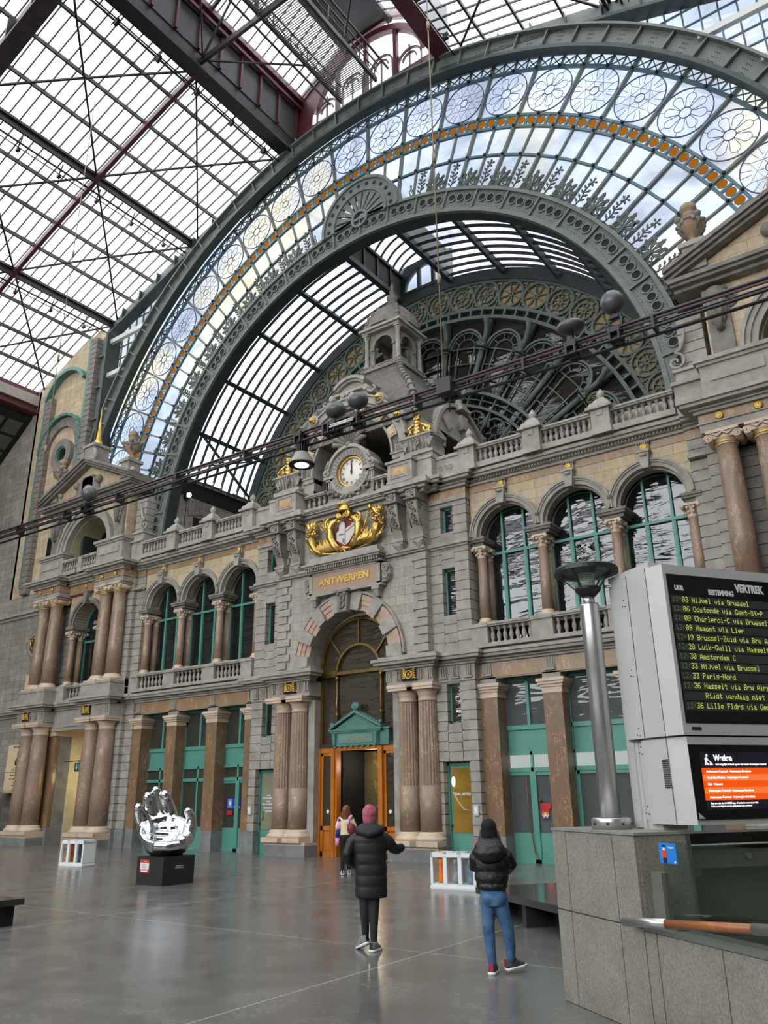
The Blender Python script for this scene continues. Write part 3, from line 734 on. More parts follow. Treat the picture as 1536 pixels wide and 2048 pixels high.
def name_panel():
    w = empty('name_panel', 'carved stone name panel with gilt lettering above the entrance arch', 'sign')
    m = MB(); m.box(-1.66, 1.66, -.79, -.45, 9.08, 9.95); m.box(-1.74, 1.74, -.84, -.45, 9.02, 9.1)
    for a, b in ((-1.66, -1.52), (1.52, 1.66)): m.box(a, b, -.83, -.5, 9.1, 9.9)
    m.box(-1.66, 1.66, -.83, -.5, 9.84, 9.92); m.box(-1.66, 1.66, -.83, -.5, 9.1, 9.16)
    for x in (-1.45, 1.45): m.box(x-.16, x+.16, -.85, -.45, 8.9, 9.02); m.taper(x, -.62, 8.66, 8.9, .07, .12, .12, .2)
    m.build('frame', M['plain'], w)
    m = MB(); m.box(-1.52, 1.52, -.81, -.7, 9.16, 9.84); m.build('marble_tablet', mat_marble('pale_brown_marble', srgb(172,144,122), srgb(150,122,102), srgb(186,158,134), 4), w)
    m = MB(); m.box(-1.74, 1.74, -.9, -.45, 9.92, 9.97); m.box(-1.78, 1.78, -1.05, -.45, 10.09, 10.16); m.box(-1.84, 1.84, -1.12, -.45, 10.16, 10.24)
    for i in range(31): m.box(-1.7+i*.11, -1.64+i*.11, -1.0, -.45, 9.97, 10.09)
    m.box(-1.7, 1.7, -1.0, -.45, 10.24, 10.32); m.box(-1.62, 1.62, -.92, -.45, 10.32, 10.5); m.build('dentil_cornice', M['plain'], w)
    for s in (-1, 1):
        m = MB(); m.prism([(s*(1.66+.0), 9.14), (s*1.66, 9.86), (s*1.86, 9.84), (s*2.0, 9.68), (s*2.02, 9.4), (s*1.9, 9.2), (s*1.78, 9.14)], -.72, -.45)
        for cz, r0 in ((9.62, .17), (9.34, .13)):
            m.tube([(s*(1.84)+r0*(1-i/22)*cos(i*.7), -.76, cz+r0*(1-i/22)*sin(i*.7)) for i in range(20)], .03, 5)
        m.build('scroll', M['plain'], w)
    text('lettering', 'ANTWERPEN', .345, (0, -.825, 9.5), M['goldM'], w, ext=.012, rot=(pi/2, 0, 0), sx=1.14, bold=.012)
    return w
def text(name, body, size, loc, mat, parent, ext=.004, rot=(pi/2,0,0), sx=1, align='CENTER', bold=0, spacing=1.0, label=None, mw=None):
    c = bpy.data.curves.new(name, 'FONT'); c.body = body; c.size = size; c.extrude = ext; c.align_x = align; c.align_y = 'CENTER'; c.offset = bold; c.space_character = spacing; c.resolution_u = 3
    c.materials.append(mat); o = bpy.data.objects.new(name, c); COL.objects.link(o); o.location = loc; o.rotation_euler = rot; o.scale = (sx, 1, 1)
    if mw is not None: o.matrix_world = mw
    if parent: o.parent = parent
    if label: o['label'] = label
    return o
name_panel()

# console brackets under the balconies
def console():
    root = empty('stone_bracket')
    w = .2
    m = MB(); poly = [(-.02, 1.95), (-.62, 1.95), (-.66, 1.85), (-.62, 1.62), (-.55, 1.55), (-.57, 1.35), (-.48, 1.0), (-.3, .6), (-.2, .35), (-.24, .3), (-.24, .22), (-.02, .22)]
    m.prism(poly, -w, w, lambda a, b, d: (d, a, b)); m.build('body', M['plain'], root)
    m = MB(); m.box(-w-.06, w+.06, -.3, 0, .2, .3); m.box(-w-.03, w+.03, -.27, 0, .1, .2); m.lathe([(.02, -.2), (.1, -.16), (.14, -.05), (.22, .05), (.24, .1)], (0, -.06, .0), 12); m.build('drop', M['plain'], root)
    m = MB()
    for x in (-w, w):
        m.tube([(x*1.02, -.42+.16*(1-i/22)*cos(i*.7), 1.35+.16*(1-i/22)*sin(i*.7)) for i in range(20)], .03, 5)
        m.tube([(x, -.6, 1.6), (x, -.5, 1.1), (x, -.3, .6)], .035, 5)
    for i in range(26):
        m.sph((random.uniform(-.12, .12), -.60+.25*(i/26)**1.5*1.0-.02, 1.48-.85*i/26), random.uniform(.03, .06), 6, 5)
    for i in range(12): m.sph((random.uniform(-.14, .14), -.66, 1.62+.3*i/12), random.uniform(.03, .055), 6, 5)
    m.box(-w-.07, w+.07, -.72, 0, 1.55, 1.6); m.box(-w-.07, w+.07, -.72, 0, 1.93, 2.0)
    m.build('carved_foliage', M['dark'], root); return root
CON = console()
for x, nm in ((-3.27, 'outer carved console bracket left of the gilt arms'), (-2.42, 'inner carved console bracket left of the gilt arms'), (2.42, 'inner carved console bracket right of the gilt arms'), (3.27, 'outer carved console bracket right of the gilt arms')):
    setcat(place(CON, USED, x, -.52, 10.25, nm, 'bracket', 'carved console brackets'), 'bracket')

# balcony pedestals with gilt inscription tablets
for s in (-1, 1):
    sd = sgn_side(s)
    w = empty('balcony_pedestal', 'corbelled stone balcony pedestal with small gilt tablet, %s of the clock' % sd, 'pedestal')
    m = MB(); a, b = sorted((s*2.2, s*3.35)); m.box(a, b, -1.12, .3, 12.58, 12.66); m.box(a+.04, b-.04, -1.08, .3, 12.66, 13.36); m.box(a-.02, b+.02, -1.15, .3, 13.36, 13.46)
    a2, b2 = sorted((s*3.3, s*3.95)); m.box(a2, b2, -.78, .5, 12.6, 13.36); m.box(a2, b2+.03*s, -.82, .5, 13.36, 13.46); m.box(*sorted((s*3.9, s*5.05)), -.45, .5, 12.6, 13.3); m.box(*sorted((s*3.9, s*5.05)), -.5, .5, 13.3, 13.42)
    c = (a+b)/2; 
    for x0, x1, z0, z1 in ((c-.42, c+.42, 12.76, 12.8), (c-.42, c+.42, 13.24, 13.28), (c-.42, c-.38, 12.8, 13.24), (c+.38, c+.42, 12.8, 13.24)): m.box(x0, x1, -1.11, -1.0, z0, z1)
    m.build('block', M['plain'], w)
    m = MB(); m.box(c-.32, c+.32, -1.095, -1.0, 12.86, 13.18); m.build('tablet', mat_plain('tan_marble', srgb(176,148,120), .5), w)
    text('lettering', 'AEDIS' if s < 0 else 'PETIIS', .2, (c, -1.1, 13.02), M['goldM'], w, .006, sx=.95 if s < 0 else .8, bold=.004)
    if s > 0:
        m = MB()
        for k in range(3): m.tube([(4.15+k*.2+.085*cos(2*pi*i/14), -.46, 12.95+.085*sin(2*pi*i/14)) for i in range(14)], .018, 5, True); m.sph((4.15+k*.2, -.45, 12.95), .04, 6, 5)
        m.build('ring_frieze', M['plain'], w)

# ------------------------------------------------------------------ clock
def clock():
    cz = 13.93; y = -.3
    w = empty('station_clock', 'large round white clock showing noon in a carved stone surround', 'clock')
    m = MB(); m.ring(0, cz, .66, .98, -.5, .3, 0, 360, 40); m.ring(0, cz, .95, 1.08, -.62, .3, -80, 80, 28); m.box(-1.0, 1.0, -.3, .35, 12.62, 13.4)
    for s in (-1, 1):
        m.box(*sorted((s*.78, s*1.12)), -.42, .3, 12.9, 13.78); m.box(*sorted((s*.74, s*1.25)), -.56, .35, 13.78, 13.9); m.box(*sorted((s*.8, s*1.18)), -.5, .3, 13.7, 13.78)
        for k in range(3): m.box(*sorted((s*(.84+k*.1), s*(.88+k*.1))), -.45, -.3, 13.0, 13.68)
        m.cyl((s*1.1, -.6, 14.05), (s*1.1, .2, 14.05), .15, n=14); m.sph((s*1.1, -.62, 14.05), .08, 8, 6)
        m.tube([(s*1.1, -.6, 14.2), (s*1.0, -.6, 14.35), (s*.95, -.58, 14.5)], .07, 6)
    m.box(-1.35, 1.35, -.75, .3, 12.5, 12.62); m.prism([(-1.3, 12.62), (1.3, 12.62), (1.05, 12.95), (-1.05, 12.95)], -.45, .3)
    m.build('surround', M['plain'], w)
    m = MB()
    for k in range(28):
        t = rad(-150+300*k/27); r = .82; m.ring(0, cz, .68, .86, -.512, -.48, -150+300*k/27-2.6, -150+300*k/27+2.6, 2)
    m.build('dentil_ring', M['dark'], w)
    m = MB(); m.lathe([(.001, 0), (.585, 0), (.60, -.02), (.60, -.1)], (0, y-.02, cz), 40, True, ax=(0,-1,0)); d = m.build('dial', mat_plain('white_clock_face', srgb(238,232,218), .4, 0, .03), w)
    m = MB(); m.ring(0, cz, .575, .63, -.40, -.3, 0, 360, 40); m.build('gilt_rim', M['goldM'], d)
    m = MB()
    for k in range(60):
        t = 6*k; m.ring(0, cz, .545, .565, y-.032, y-.024, t-.7, t+.7, 1)
    m.ring(0, cz, .538, .544, y-.032, y-.024, 0, 360, 60); m.build('minute_ring', M['black'], d)
    for k, r in enumerate(['XII','I','II','III','IIII','V','VI','VII','VIII','IX','X','XI']):
        t = rad(30*k); text('numeral', r, .13, (.45*sin(t), y-.03, cz+.45*cos(t)), M['black'], d, .002, rot=(pi/2, 30*k*pi/180, 0), sx=.7, bold=.003)
    m = MB(); m.prism([(-.022, -.1), (.022, -.1), (.03, .2), (.012, .36), (0, .4), (-.012, .36), (-.03, .2)], -.36, -.345, lambda a, b, dd: (a, dd, cz+b)); m.build('hour_hand', M['black'], w)
    m = MB(); m.prism([(-.016, -.12), (.016, -.12), (.016, .3), (0, .53), (-.016, .3)], -.375, -.362, lambda a, b, dd: (a-.012*0, dd, cz+b)); m.lathe([(.05, 0), (.05, .02)], (0, -.36, cz), 14, ax=(0,-1,0)); o = m.build('minute_hand', M['black'], w)
    # shell crest
    m = MB()
    for k in range(9):
        t = rad(-78+156*k/8); L = .80+.22*cos(t); m.tube([(.12*sin(t), -.42, 15.0+.08*cos(t)), (L*.55*sin(t), -.56, 15.0+L*.55*cos(t)), (L*.85*sin(t), -.58, 15.0+L*.85*cos(t)), (L*sin(t), -.5, 15.0+L*cos(t))], [.05, .09, .11, .05], 8)
    m.prism([(.55*sin(rad(t)), 15.0+.62*cos(rad(t))) for t in range(-90, 91, 15)], -.46, -.1); m.sph((0, -.5, 15.02), .16, 10, 8); m.tube([(-.5, -.5, 15.0), (0, -.52, 14.92), (.5, -.5, 15.0)], .08, 8)
    m.build('shell_crest', M['dark'], w)
    m = MB()
    for k in range(80):
        t = random.uniform(-60, 60)*pi/180; r = random.uniform(.88, 1.12); m.sph((1.1*r*sin(t)*1.05, -.55+random.uniform(-.05, .05), cz-.1-r*cos(t)*1.0), random.uniform(.035, .075), 6, 5)
    m.build('garland', M['dark'], w)
clock()

# ------------------------------------------------------------------ gilded coat of arms
def spiral(mb, c, r, turns, th, dirn=1, a0=0, y=0, n=26, flat=1):
    mb.tube([(c[0]+dirn*r*(1-i/(n+4))*cos(a0+i/n*turns*2*pi), y, c[1]+r*(1-i/(n+4))*sin(a0+i/n*turns*2*pi)) for i in range(n)], [th*(1-.5*i/n) for i in range(n)], 6)
def arms():
    w = empty('coat_of_arms', 'gilded city coat of arms with crown, trident and cornucopias above the name panel', 'emblem')
    y = -.68; cz = 11.28
    m = MB(); m.prism([(.52*cos(t)*.98, cz+.6*sin(t)) for t in [2*pi*k/8+pi/8 for k in range(8)]], y, y+.15); m.build('shield_field', mat_plain('crimson_enamel', srgb(130,20,30), .4), w)
    m = MB(); pts = [(-.42, 0), (-.42, .1), (-.3, .18), (-.3, .42), (-.24, .42), (-.24, .5), (-.06, .5), (-.06, .42), (0, .42), (0, .2), (.3, .3), (.3, .38), (.44, .38), (.44, -.02), (.14, -.4), (-.02, -.46), (-.42, -.2)]
    m.prism([(a, cz+b) for a, b in pts], y-.05, y+.02); o = m.build('castle_relief', mat_plain('silvered_relief', srgb(206,196,192), .4, .2, .05), w)
    m = MB(); m.box(-.01, .01, y-.07, y, cz-.42, cz+.42); m.box(-.3, 0, y-.065, y, cz-.02, cz+.02); m.prism([(.02, cz+.05), (.42, cz+.25), (.42, cz+.28), (.02, cz+.08)], y-.065, y); m.box(-.12, -.05, y-.065, y, cz-.36, cz-.18); m.build('relief_joints', M['dark'], o)
    m = MB()
    for s in (-1, 1):
        m.tube([(s*.3, y-.1, 11.9), (s*.52, y-.15, 11.75), (s*.68, y-.12, 11.62), (s*.66, y-.1, 11.2), (s*.52, y-.08, 10.85), (s*.3, y-.05, 10.66)], [.07, .13, .15, .16, .12, .06], 10)
        spiral(m, (s*.66, 11.72), .22, 1.7, .06, -s, pi/2, y-.2)
        m.tube([(s*.2, y-.12, 11.85), (s*.36, y-.1, 11.7)], .05, 6)
    m.build('scroll_cartouche', M['gold'], w)
    m = MB()
    for i in range(14): m.sph((random.uniform(-.26, .26), y-.12+random.uniform(-.06, .06), 12.0+random.uniform(-.08, .08)), random.uniform(.06, .11), 8, 6)
    spiral(m, (.2, 12.02), .16, 1.5, .05, 1, pi, y-.2); spiral(m, (-.2, 12.0), .12, 1.5, .05, -1, pi, y-.2)
    m.build('mascaron', M['gold'], w)
    m = MB(); m.lathe([(.30, 0), (.30, .06), (.27, .08), (.27, .24), (.31, .26), (.31, .3), (.28, .3), (.27, .26)], (0, y-.1, 12.14), 20, sx=1, sy=.7)
    for k in range(10):
        t = 2*pi*k/10; m.box(.29*cos(t)-.035, .29*cos(t)+.035, y-.1+.2*sin(t)-.03, y-.1+.2*sin(t)+.03, 12.42, 12.52)
    m.build('mural_crown', M['gold'], w)
    # trident
    m = MB(); a, b = V3((-.52, y-.08, 10.95)), V3((-.95, y-.08, 11.62)); m.cyl(a, b, .03, n=8); d = (b-a).normalized(); sdv = V3((d.z, 0, -d.x))
    for k in (-1, 0, 1):
        p = b+sdv*k*.14; m.tube([b+sdv*k*.1, p+d*.12, p+d*.36], [.035, .035, .03], 6); m.lathe([(.055, 0), (.001, .12)], p+d*.34, 6, ax=d)
    m.tube([b-sdv*.14, b, b+sdv*.14], .035, 6); m.build('trident', M['goldM'], w)
    # caduceus staff on the right
    m = MB(); a, b = V3((.78, y-.08, 11.0)), V3((1.18, y-.1, 12.0)); m.cyl(a, b, .03, n=8); m.sph(tuple(b+V3((.03, 0, .08))), .09, 10, 8, sz=1.3)
    d = (b-a); 
    m.tube([tuple(a+d*(i/20)+V3((.09*sin(i*.9), .04*cos(i*.9), 0))) for i in range(21)], .025, 6); m.build('caduceus', M['gold'], w)
    for s in (-1, 1):
        h = MB(); pth = [(s*.25, y-.02, 10.58), (s*.7, y-.04, 10.6), (s*1.1, y-.08, 10.66), (s*1.36, y-.12, 10.8), (s*1.52, y-.14, 11.05), (s*1.58, y-.16, 11.32)]
        h.tube(pth, [.03, .04, .055, .08, .13, .18], 10)
        for k in range(8):
            t = 2*pi*k/8; h.tube([(p[0]+rr*cos(t)*.9, p[1]+rr*sin(t)*.9, p[2]+.02*0) for p, rr in zip(pth[2:], (.055, .08, .13, .18))], .024, 5)
        h.build('cornucopia', M['gold'], w)
        h = MB()
        for i in range(60): 
            q = random.random(); h.sph((s*(1.58+random.uniform(-.24, .24)), y-.12+random.uniform(-.1, .1), 11.45+random.uniform(-.12, .5)), random.uniform(.035, .075), 7, 5)
        for i in range(12):
            a = random.uniform(-1, 1); h.tube([(s*1.6, y-.15, 11.6), (s*(1.6+a*.2), y-.2, 11.9), (s*(1.6+a*.35), y-.2, 12.0+random.uniform(-.1, .15))], [.03, .05, .01], 5)
        h.build('fruit', M['gold'], w)
        h = MB()
        for i in range(60):
            x0 = random.uniform(.2, 1.45); h.tube([(s*x0, y-.06, 10.72), (s*(x0+.18), y-.12, 10.9), (s*(x0+.22+random.uniform(-.1, .3)), y-.1, 11.05+random.uniform(-.05, .3))], [.04, .055, .01], 6)
        h.build('leaf_sprays', M['gold'], w)
    m = MB(); m.tube([(-.3, y-.1, 10.62), (0, y-.16, 10.7), (.3, y-.1, 10.62)], .07, 8); m.tube([(-.25, y-.14, 10.42), (0, y-.16, 10.66), (.2, y-.14, 10.4)], [.05, .06, .05], 8); m.build('ribbon', M['gold'], w)
arms()

# gilded plaques of winged wheels
def plaque():
    root = empty('gilded_plaque')
    m = MB(); m.box(-.3, .3, -.03, .02, -.2, .2); m.build('ground', M['blk'], root)
    m = MB(); m.tube([(.13*cos(2*pi*k/16), -.07, .13*sin(2*pi*k/16)) for k in range(16)], .025, 6, True)
    for k in range(8): t = 2*pi*k/8; m.tube([(0, -.06, 0), (.12*cos(t), -.06, .12*sin(t))], .013, 5)
    m.sph((0, -.07, 0), .04, 8, 6)
    for s in (-1, 1):
        for k in range(5): m.tube([(s*.12, -.05, -.12+.06*k), (s*.22, -.07, -.1+.07*k), (s*(.3-.01*k), -.05, -.16+.085*k)], [.03, .035, .015], 5)
    m.build('winged_wheel', M['goldM'], root); return root
PLQ = plaque()
for x, y, nm in ((-2.65, -.66, 'gilded winged-wheel plaque over the column pair left of the entrance'), (2.72, -.66, 'gilded winged-wheel plaque over the column pair right of the entrance'), (-14.75, -.95, 'gilded winged-wheel plaque over the inner column pair of the left end pavilion'), (-19.6, -.95, 'gilded winged-wheel plaque over the outer column pair of the left end pavilion')):
    setcat(place(PLQ, USED, x, y, 5.77, nm, 'ornament', 'gilded winged-wheel plaques'), 'ornament')

# ------------------------------------------------------------------ clock tower, mansard, cupola
def tower():
    w = empty('wall_clock_tower', 'stone clock tower with deep coffered arch behind the clock', 'wall', kind='structure')
    m = MB(); arch_wall(m, -2.75, 2.75, 12.55, 15.4, -.3, .5, [(0, 1.95, 14.2, 12.55)], 24)
    m.ring(0, 14.2, 1.95, 2.72, -.3, .5, -66, 66, 28)
    m.build('front_arch', M['plain'], w)
    m = MB()
    for i in range(13):
        t0 = -88+176*i/13; t1 = -88+176*(i+1)/13
        if i % 2: m.ring(0, 14.2, 2.05, 2.4, -.5, -.2, t0+1, t1-1, 4); m.ring(0, 14.2, 2.12, 2.33, -.53, -.2, t0+3, t1-3, 4)
    m.build('marble_voussoirs', mat_plain('warm_pale_stone', srgb(196,172,146), .6, 0, .1, 4), w)
    m = MB()
    for i in range(13):
        t0 = -88+176*i/13; t1 = -88+176*(i+1)/13
        if i % 2 == 0:
            for k in range(3):
                t = rad(t0+(t1-t0)*(.2+.3*k)); c = (2.23*sin(t), 14.2+2.23*cos(t)); m.tube([(c[0]+.09*cos(q*pi/5), -.38, c[1]+.09*sin(q*pi/5)) for q in range(10)], .022, 5, True); m.sph((c[0], -.36, c[1]), .035, 6, 5)
    m.ring(0, 14.2, 1.95, 2.04, -.44, -.2, n=32); m.ring(0, 14.2, 2.42, 2.52, -.5, -.2, n=32); m.ring(0, 14.2, 2.52, 2.78, -.62, .4, -84, 84, 36); m.ring(0, 14.2, 2.78, 2.86, -.7, .4, -80, 80, 36)
    for s in (-1, 1): m.box(*sorted((s*1.95, s*2.5)), -.36, .2, 13.95, 14.12); m.box(*sorted((s*1.9, s*2.55)), -.42, .2, 14.12, 14.2); m.box(*sorted((s*1.95, s*2.42)), -.33, .2, 13.45, 13.6)
    m.build('carved_archivolt', M['plain'], w)
    # side walls with arches
    m = MB(); v = MB()
    for s in (-1, 1):
        k = MB(); arch_wall(k, .4, 5.4, 12.55, 15.4, 0, .4, [(2.75, 1.3, 14.9-.3, 12.55)], 20); k.ring(2.75, 14.6, 1.3, 2.15, 0, .4, -70, 70, 24)
        k.ring(2.75, 14.9, 1.95, 2.1, -.12, .5, -85, 85, 24)
        for q in range(9):
            if q % 2 == 0: k.ring(2.75, 14.7, 1.32, 1.9, -.08, .1, -90+20*q+1, -90+20*q+19, 4)
        k.prism([(2.5, 16.5), (2.62, 15.9), (2.88, 15.9), (3.0, 16.5)], -.25, .1); k.box(2.4, 3.1, -.35, .3, 16.7, 16.85); k.box(2.5, 3.0, -.25, .3, 16.85, 17.05); k.lathe([(.2, 17.05), (.12, 17.15), (.17, 17.22), (.13, 17.3)], (2.75, 0, 0), 12); k.sph((2.75, 0, 17.62), .34, 16, 12)
        mt = Matrix(((0, -s, 0, s*3.2), (1, 0, 0, 0), (0, 0, 1, 0), (0, 0, 0, 1)))
        mt = Matrix(((0, -s*1.0, 0, s*3.2), (1, 0, 0, 0), (0, 0, 1, 0), (0, 0, 0, 1)))
        m.merge(k, mt)
        m.box(*sorted((s*2.75, s*3.2)), -.3, .4, 12.55, 15.4)
    m.build('side_arch', M['plain'], w)
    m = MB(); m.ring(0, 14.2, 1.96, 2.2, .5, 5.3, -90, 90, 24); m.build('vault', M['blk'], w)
    m = MB(); 
    for i in range(9):
        t = -80+20*i; m.ring(0, 14.2, 1.9, 1.97, .5, 5.2, t-1.2, t+1.2, 2)
    for j in range(7): m.ring(0, 14.2, 1.9, 1.97, .6+.75*j, .68+.75*j, -88, 88, 24)
    m.build('coffer_ribs', mat_plain('dull_gilt_coffer_rib', srgb(92,66,34), .5, .3), w)
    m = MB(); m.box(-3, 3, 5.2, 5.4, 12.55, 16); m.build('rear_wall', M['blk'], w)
    # mansard
    prof = [(15.35, 3.18), (15.5, 3.12), (16.1, 3.0), (16.8, 2.74), (17.4, 2.4), (17.9, 2.0), (18.4, 1.58), (18.9, 1.22), (19.3, 1.0), (19.5, .96)]
    m = MB(); m.loft([[(-r, 2.7-r, z), (r, 2.7-r, z), (r, 2.7+r, z), (-r, 2.7+r, z)] for z, r in prof], sm=False); rf = m.build('mansard_roof', M['slate'], w)
    m = MB()
    for sx in (-1, 1):
        for sy in (-1, 1): 
            pth = [(sx*r, 2.7+sy*r, z) for z, r in prof]; m.tube(pth, .11, 8)
            for k in range(14):
                i = k/13*(len(pth)-1); a = int(min(i, len(pth)-2)); f_ = i-a; p = V3(pth[a]).lerp(V3(pth[a+1]), f_); d = (V3(pth[a+1])-V3(pth[a])).normalized(); m.cyl(p-d*.05, p+d*.05, .17, n=8)
    m.build('roll_ridge', M['dark'], rf)
    # dormer
    m = MB(); m.ring(0, 16.95, 1.0, 1.14, -.55, 1.0, -46, 46, 16); m.ring(0, 16.95, .9, 1.0, -.45, 1.0, -46, 46, 16); m.box(-.86, .86, -.5, 1.2, 17.36, 17.46); m.box(-.8, .8, -.3, 1.2, 17.0, 17.4); m.prism([(.88*sin(rad(t)), 16.95+.95*cos(rad(t))) for t in range(-60, 61, 10)], -.3, .9)
    for s in (-1, 1): m.cyl((s*.86, -.6, 17.3), (s*.86, .2, 17.3), .13, n=10); m.tube([(s*.95, -.55, 17.15), (s*1.15, -.52, 17.02), (s*1.35, -.5, 17.15), (s*1.2, -.5, 17.28)], .06, 6)
    for i in range(12): m.sph((random.uniform(-.4, .4), -.6, 17.15+random.uniform(-.2, .1)), random.uniform(.06, .11), 8, 6)
    m.build('dormer_pediment', M['plain'], rf)
tower()
def cupola():
    w = empty('lantern_cupola', 'small open stone lantern with domed cap on top of the clock tower roof', 'cupola')
    X, Y = 0, 2.7
    m = MB(); m.box(-1.05, 1.05, Y-1.05, Y+1.05, 19.46, 19.6); m.box(-.95, .95, Y-.95, Y+.95, 19.6, 19.78)
    for k in range(18):
        for s in (-1, 1): m.box(-1.0+k*.114, -.94+k*.114, Y+s*1.0-.04, Y+s*1.0+.04, 19.6, 19.7); m.box(s*1.0-.04, s*1.0+.04, Y-1.0+k*.114, Y-.94+k*.114, 19.6, 19.7)
    m.build('base', M['dark'], w)
    m = MB()
    for a in range(4):
        k = MB(); arch_wall(k, -.72, .72, 19.78, 21.45, -.76, -.64, [(0, .5, 20.7, 19.78)], 14); k.ring(0, 20.7, .5, .6, -.8, -.62, n=14)
        for s in (-1, 1): k.box(*sorted((s*.48, s*.64)), -.82, -.6, 20.62, 20.7)
        m.merge(k, Matrix.Translation((0, Y, 0)) @ Matrix.Rotation(a*pi/2, 4, 'Z'))
    m.build('arcade', M['dark'], w)
    c0 = MB(); c0.box(-.12, .12, -.12, .12, 0, .06); c0.lathe([(.12, .06), (.13, .1), (.1, .14), (.1, .16), (.085, 1.38), (.1, 1.4), (.09, 1.44), (.13, 1.58)], n=10); c0.box(-.14, .14, -.14, .14, 1.58, 1.66)
    for k in range(6): t = k*pi/3; c0.sph((.11*cos(t), .11*sin(t), 1.5), .04, 6, 4)
    first = None
    for sx in (-1, 1):
        for sy in (-1, 1):
            if first is None: first = c0.build('corner_column', M['plain'], w, loc=(sx*.84, Y+sy*.84, 19.78))
            else: cpart(first, w, (sx*.84, Y+sy*.84, 19.78))
    m = MB(); m.box(-1.0, 1.0, Y-1.0, Y+1.0, 21.44, 21.54); m.box(-1.12, 1.12, Y-1.12, Y+1.12, 21.54, 21.66); m.box(-1.05, 1.05, Y-1.05, Y+1.05, 21.66, 21.72)
    m.build('cornice', M['plain'], w)
    m = MB(); m.loft([[(r*cos(t), Y+r*sin(t), z) for t in [pi/4+pi/2*k/3 for k in range(12)]] for z, r in [(21.72, 1.2), (21.95, 1.2), (22.3, 1.08), (22.65, .84), (22.95, .5), (23.1, .3), (23.2, .22)]], sm=False)
    for k in range(4):
        t = pi/4+k*pi/2
        for z, r in [(21.85, 1.22), (22.1, 1.18), (22.35, 1.06), (22.6, .9), (22.85, .62)]: m.sph((r*cos(t), Y+r*sin(t), z), .13, 8, 6)
        for q in range(5):
            a = (q-2)*.16; p = [(a, -.86, 21.8), (a*.9, -.82, 22.2), (a*.7, -.66, 22.55), (a*.5, -.42, 22.85)]
            R = Matrix.Translation((0, Y, 0)) @ Matrix.Rotation(k*pi/2, 4, 'Z'); m.tube([tuple(R @ V3(x)) for x in p], .05, 5)
    m.build('dome', M['dark'], w)
    m = MB(); m.lathe([(.25, 23.15), (.3, 23.25), (.18, 23.32), (.16, 23.4), (.26, 23.5), (.27, 23.62), (.12, 23.75), (.1, 23.85), (.15, 23.9), (.07, 24.0), (.07, 24.15), (.1, 24.2), (.001, 24.45)], (0, Y, 0), 12); m.build('finial', M['dark'], w)
cupola()
# side piers with scroll capitals and gilded crests
for s in (-1, 1):
    sd = sgn_side(s)
    w = empty('scroll_pier', 'stone pier with flared scroll-fluted capital, %s of the clock arch' % sd, 'pier')
    m = MB(); a, b = sorted((s*2.55, s*3.85)); m.box(a, b, -.5, .4, 13.46, 13.75); m.box(a-.06, b+.06, -.6, .4, 13.72, 13.82); c = (a+b)/2; m.box(c-.5, c+.5, -.45, .4, 13.8, 13.95)
    m.loft([[(c-q, -.0-p, z), (c+q, -.0-p, z), (c+q, .4, z), (c-q, .4, z)] for z, q, p in [(13.9, .5, .42), (14.1, .5, .44), (14.3, .56, .52), (14.42, .68, .62)]], sm=False)
    for k in range(6): x = c-.42+k*.168; m.tube([(x, -.46, 13.98), (x, -.47, 14.15), (x, -.58, 14.36)], .04, 5)
    m.box(c-.72, c+.72, -.66, .4, 14.42, 14.5)
    for q in (-1, 1):
        m.tube([(c+q*.55+q*.13*(1-i/22)*cos(i*.7), -.52, 14.2+.13*(1-i/22)*sin(i*.7)) for i in range(20)], .035, 5)
        m.tube([(c+q*.55, -.52, 14.1), (c+q*.5, -.5, 13.95)], .05, 5)
    for i in range(10): m.sph((c+random.uniform(-.1, .1), -.6, 14.1+.3*i/10), .05, 6, 5)
    m.build('pier', M['plain'], w)
    g = MB()
    for q in (-1, 1):
        spiral(g, (c+q*.42, 14.68), .17, 1.6, .06, q, -pi/2, -.5); g.tube([(c+q*.6, -.5, 14.6), (c+q*.35, -.52, 14.85), (c+q*.12, -.5, 15.0)], [.05, .07, .05], 7)
        g.tube([(c+q*.25, -.45, 14.55), (c+q*.3, -.5, 14.8), (c+q*.42, -.45, 14.95)], [.06, .05, .02], 7)
    for z, r in ((14.6, .17), (14.75, .15), (14.9, .12), (15.05, .11), (15.18, .09)): g.sph((c, -.48, z), r, 10, 8)
    g.box(c-.12, c+.12, -.52, -.4, 15.18, 15.32); 
    for k in (-1, 0, 1): g.sph((c+k*.1, -.46, 15.36), .055, 8, 6)
    g.box(c-.6, c+.6, -.52, -.3, 14.5, 14.56)
    g.build('gilded_crest', M['gold'], None, 'gilded scroll crest on top of the pier %s of the clock' % sd, 'ornament', 'gilded crests beside the clock')
for x, y, z, nm in ((1.63, -.7, 16.5, 'gilt lion mask on the upper right of the clock arch'), (2.5, -.7, 15.5, 'gilt lion mask on the lower right of the clock arch'), (-1.7, -.7, 16.47, 'gilt lion mask on the left of the clock arch')):
    w = empty('lion_mask', nm, 'ornament', 'gilt masks round the clock arch', loc=(x, y, z))
    m = MB(); m.lathe([(.24, 0), (.26, .04), (.24, .08), (.17, .1)], (0, .05, 0), 16, ax=(0,-1,0)); m.cyl((0, 0, 0), (0, .5, 0), .24, n=14); m.build('roundel', M['plain'], w)
    m = MB(); m.sph((0, -.1, 0), .13, 10, 8); 
    for k in range(9): t = 2*pi*k/9; m.sph((.12*cos(t), -.08, .12*sin(t)), .055, 7, 5)
    m.sph((0, -.2, -.03), .06, 8, 6); m.build('mask', M['gold'], w)
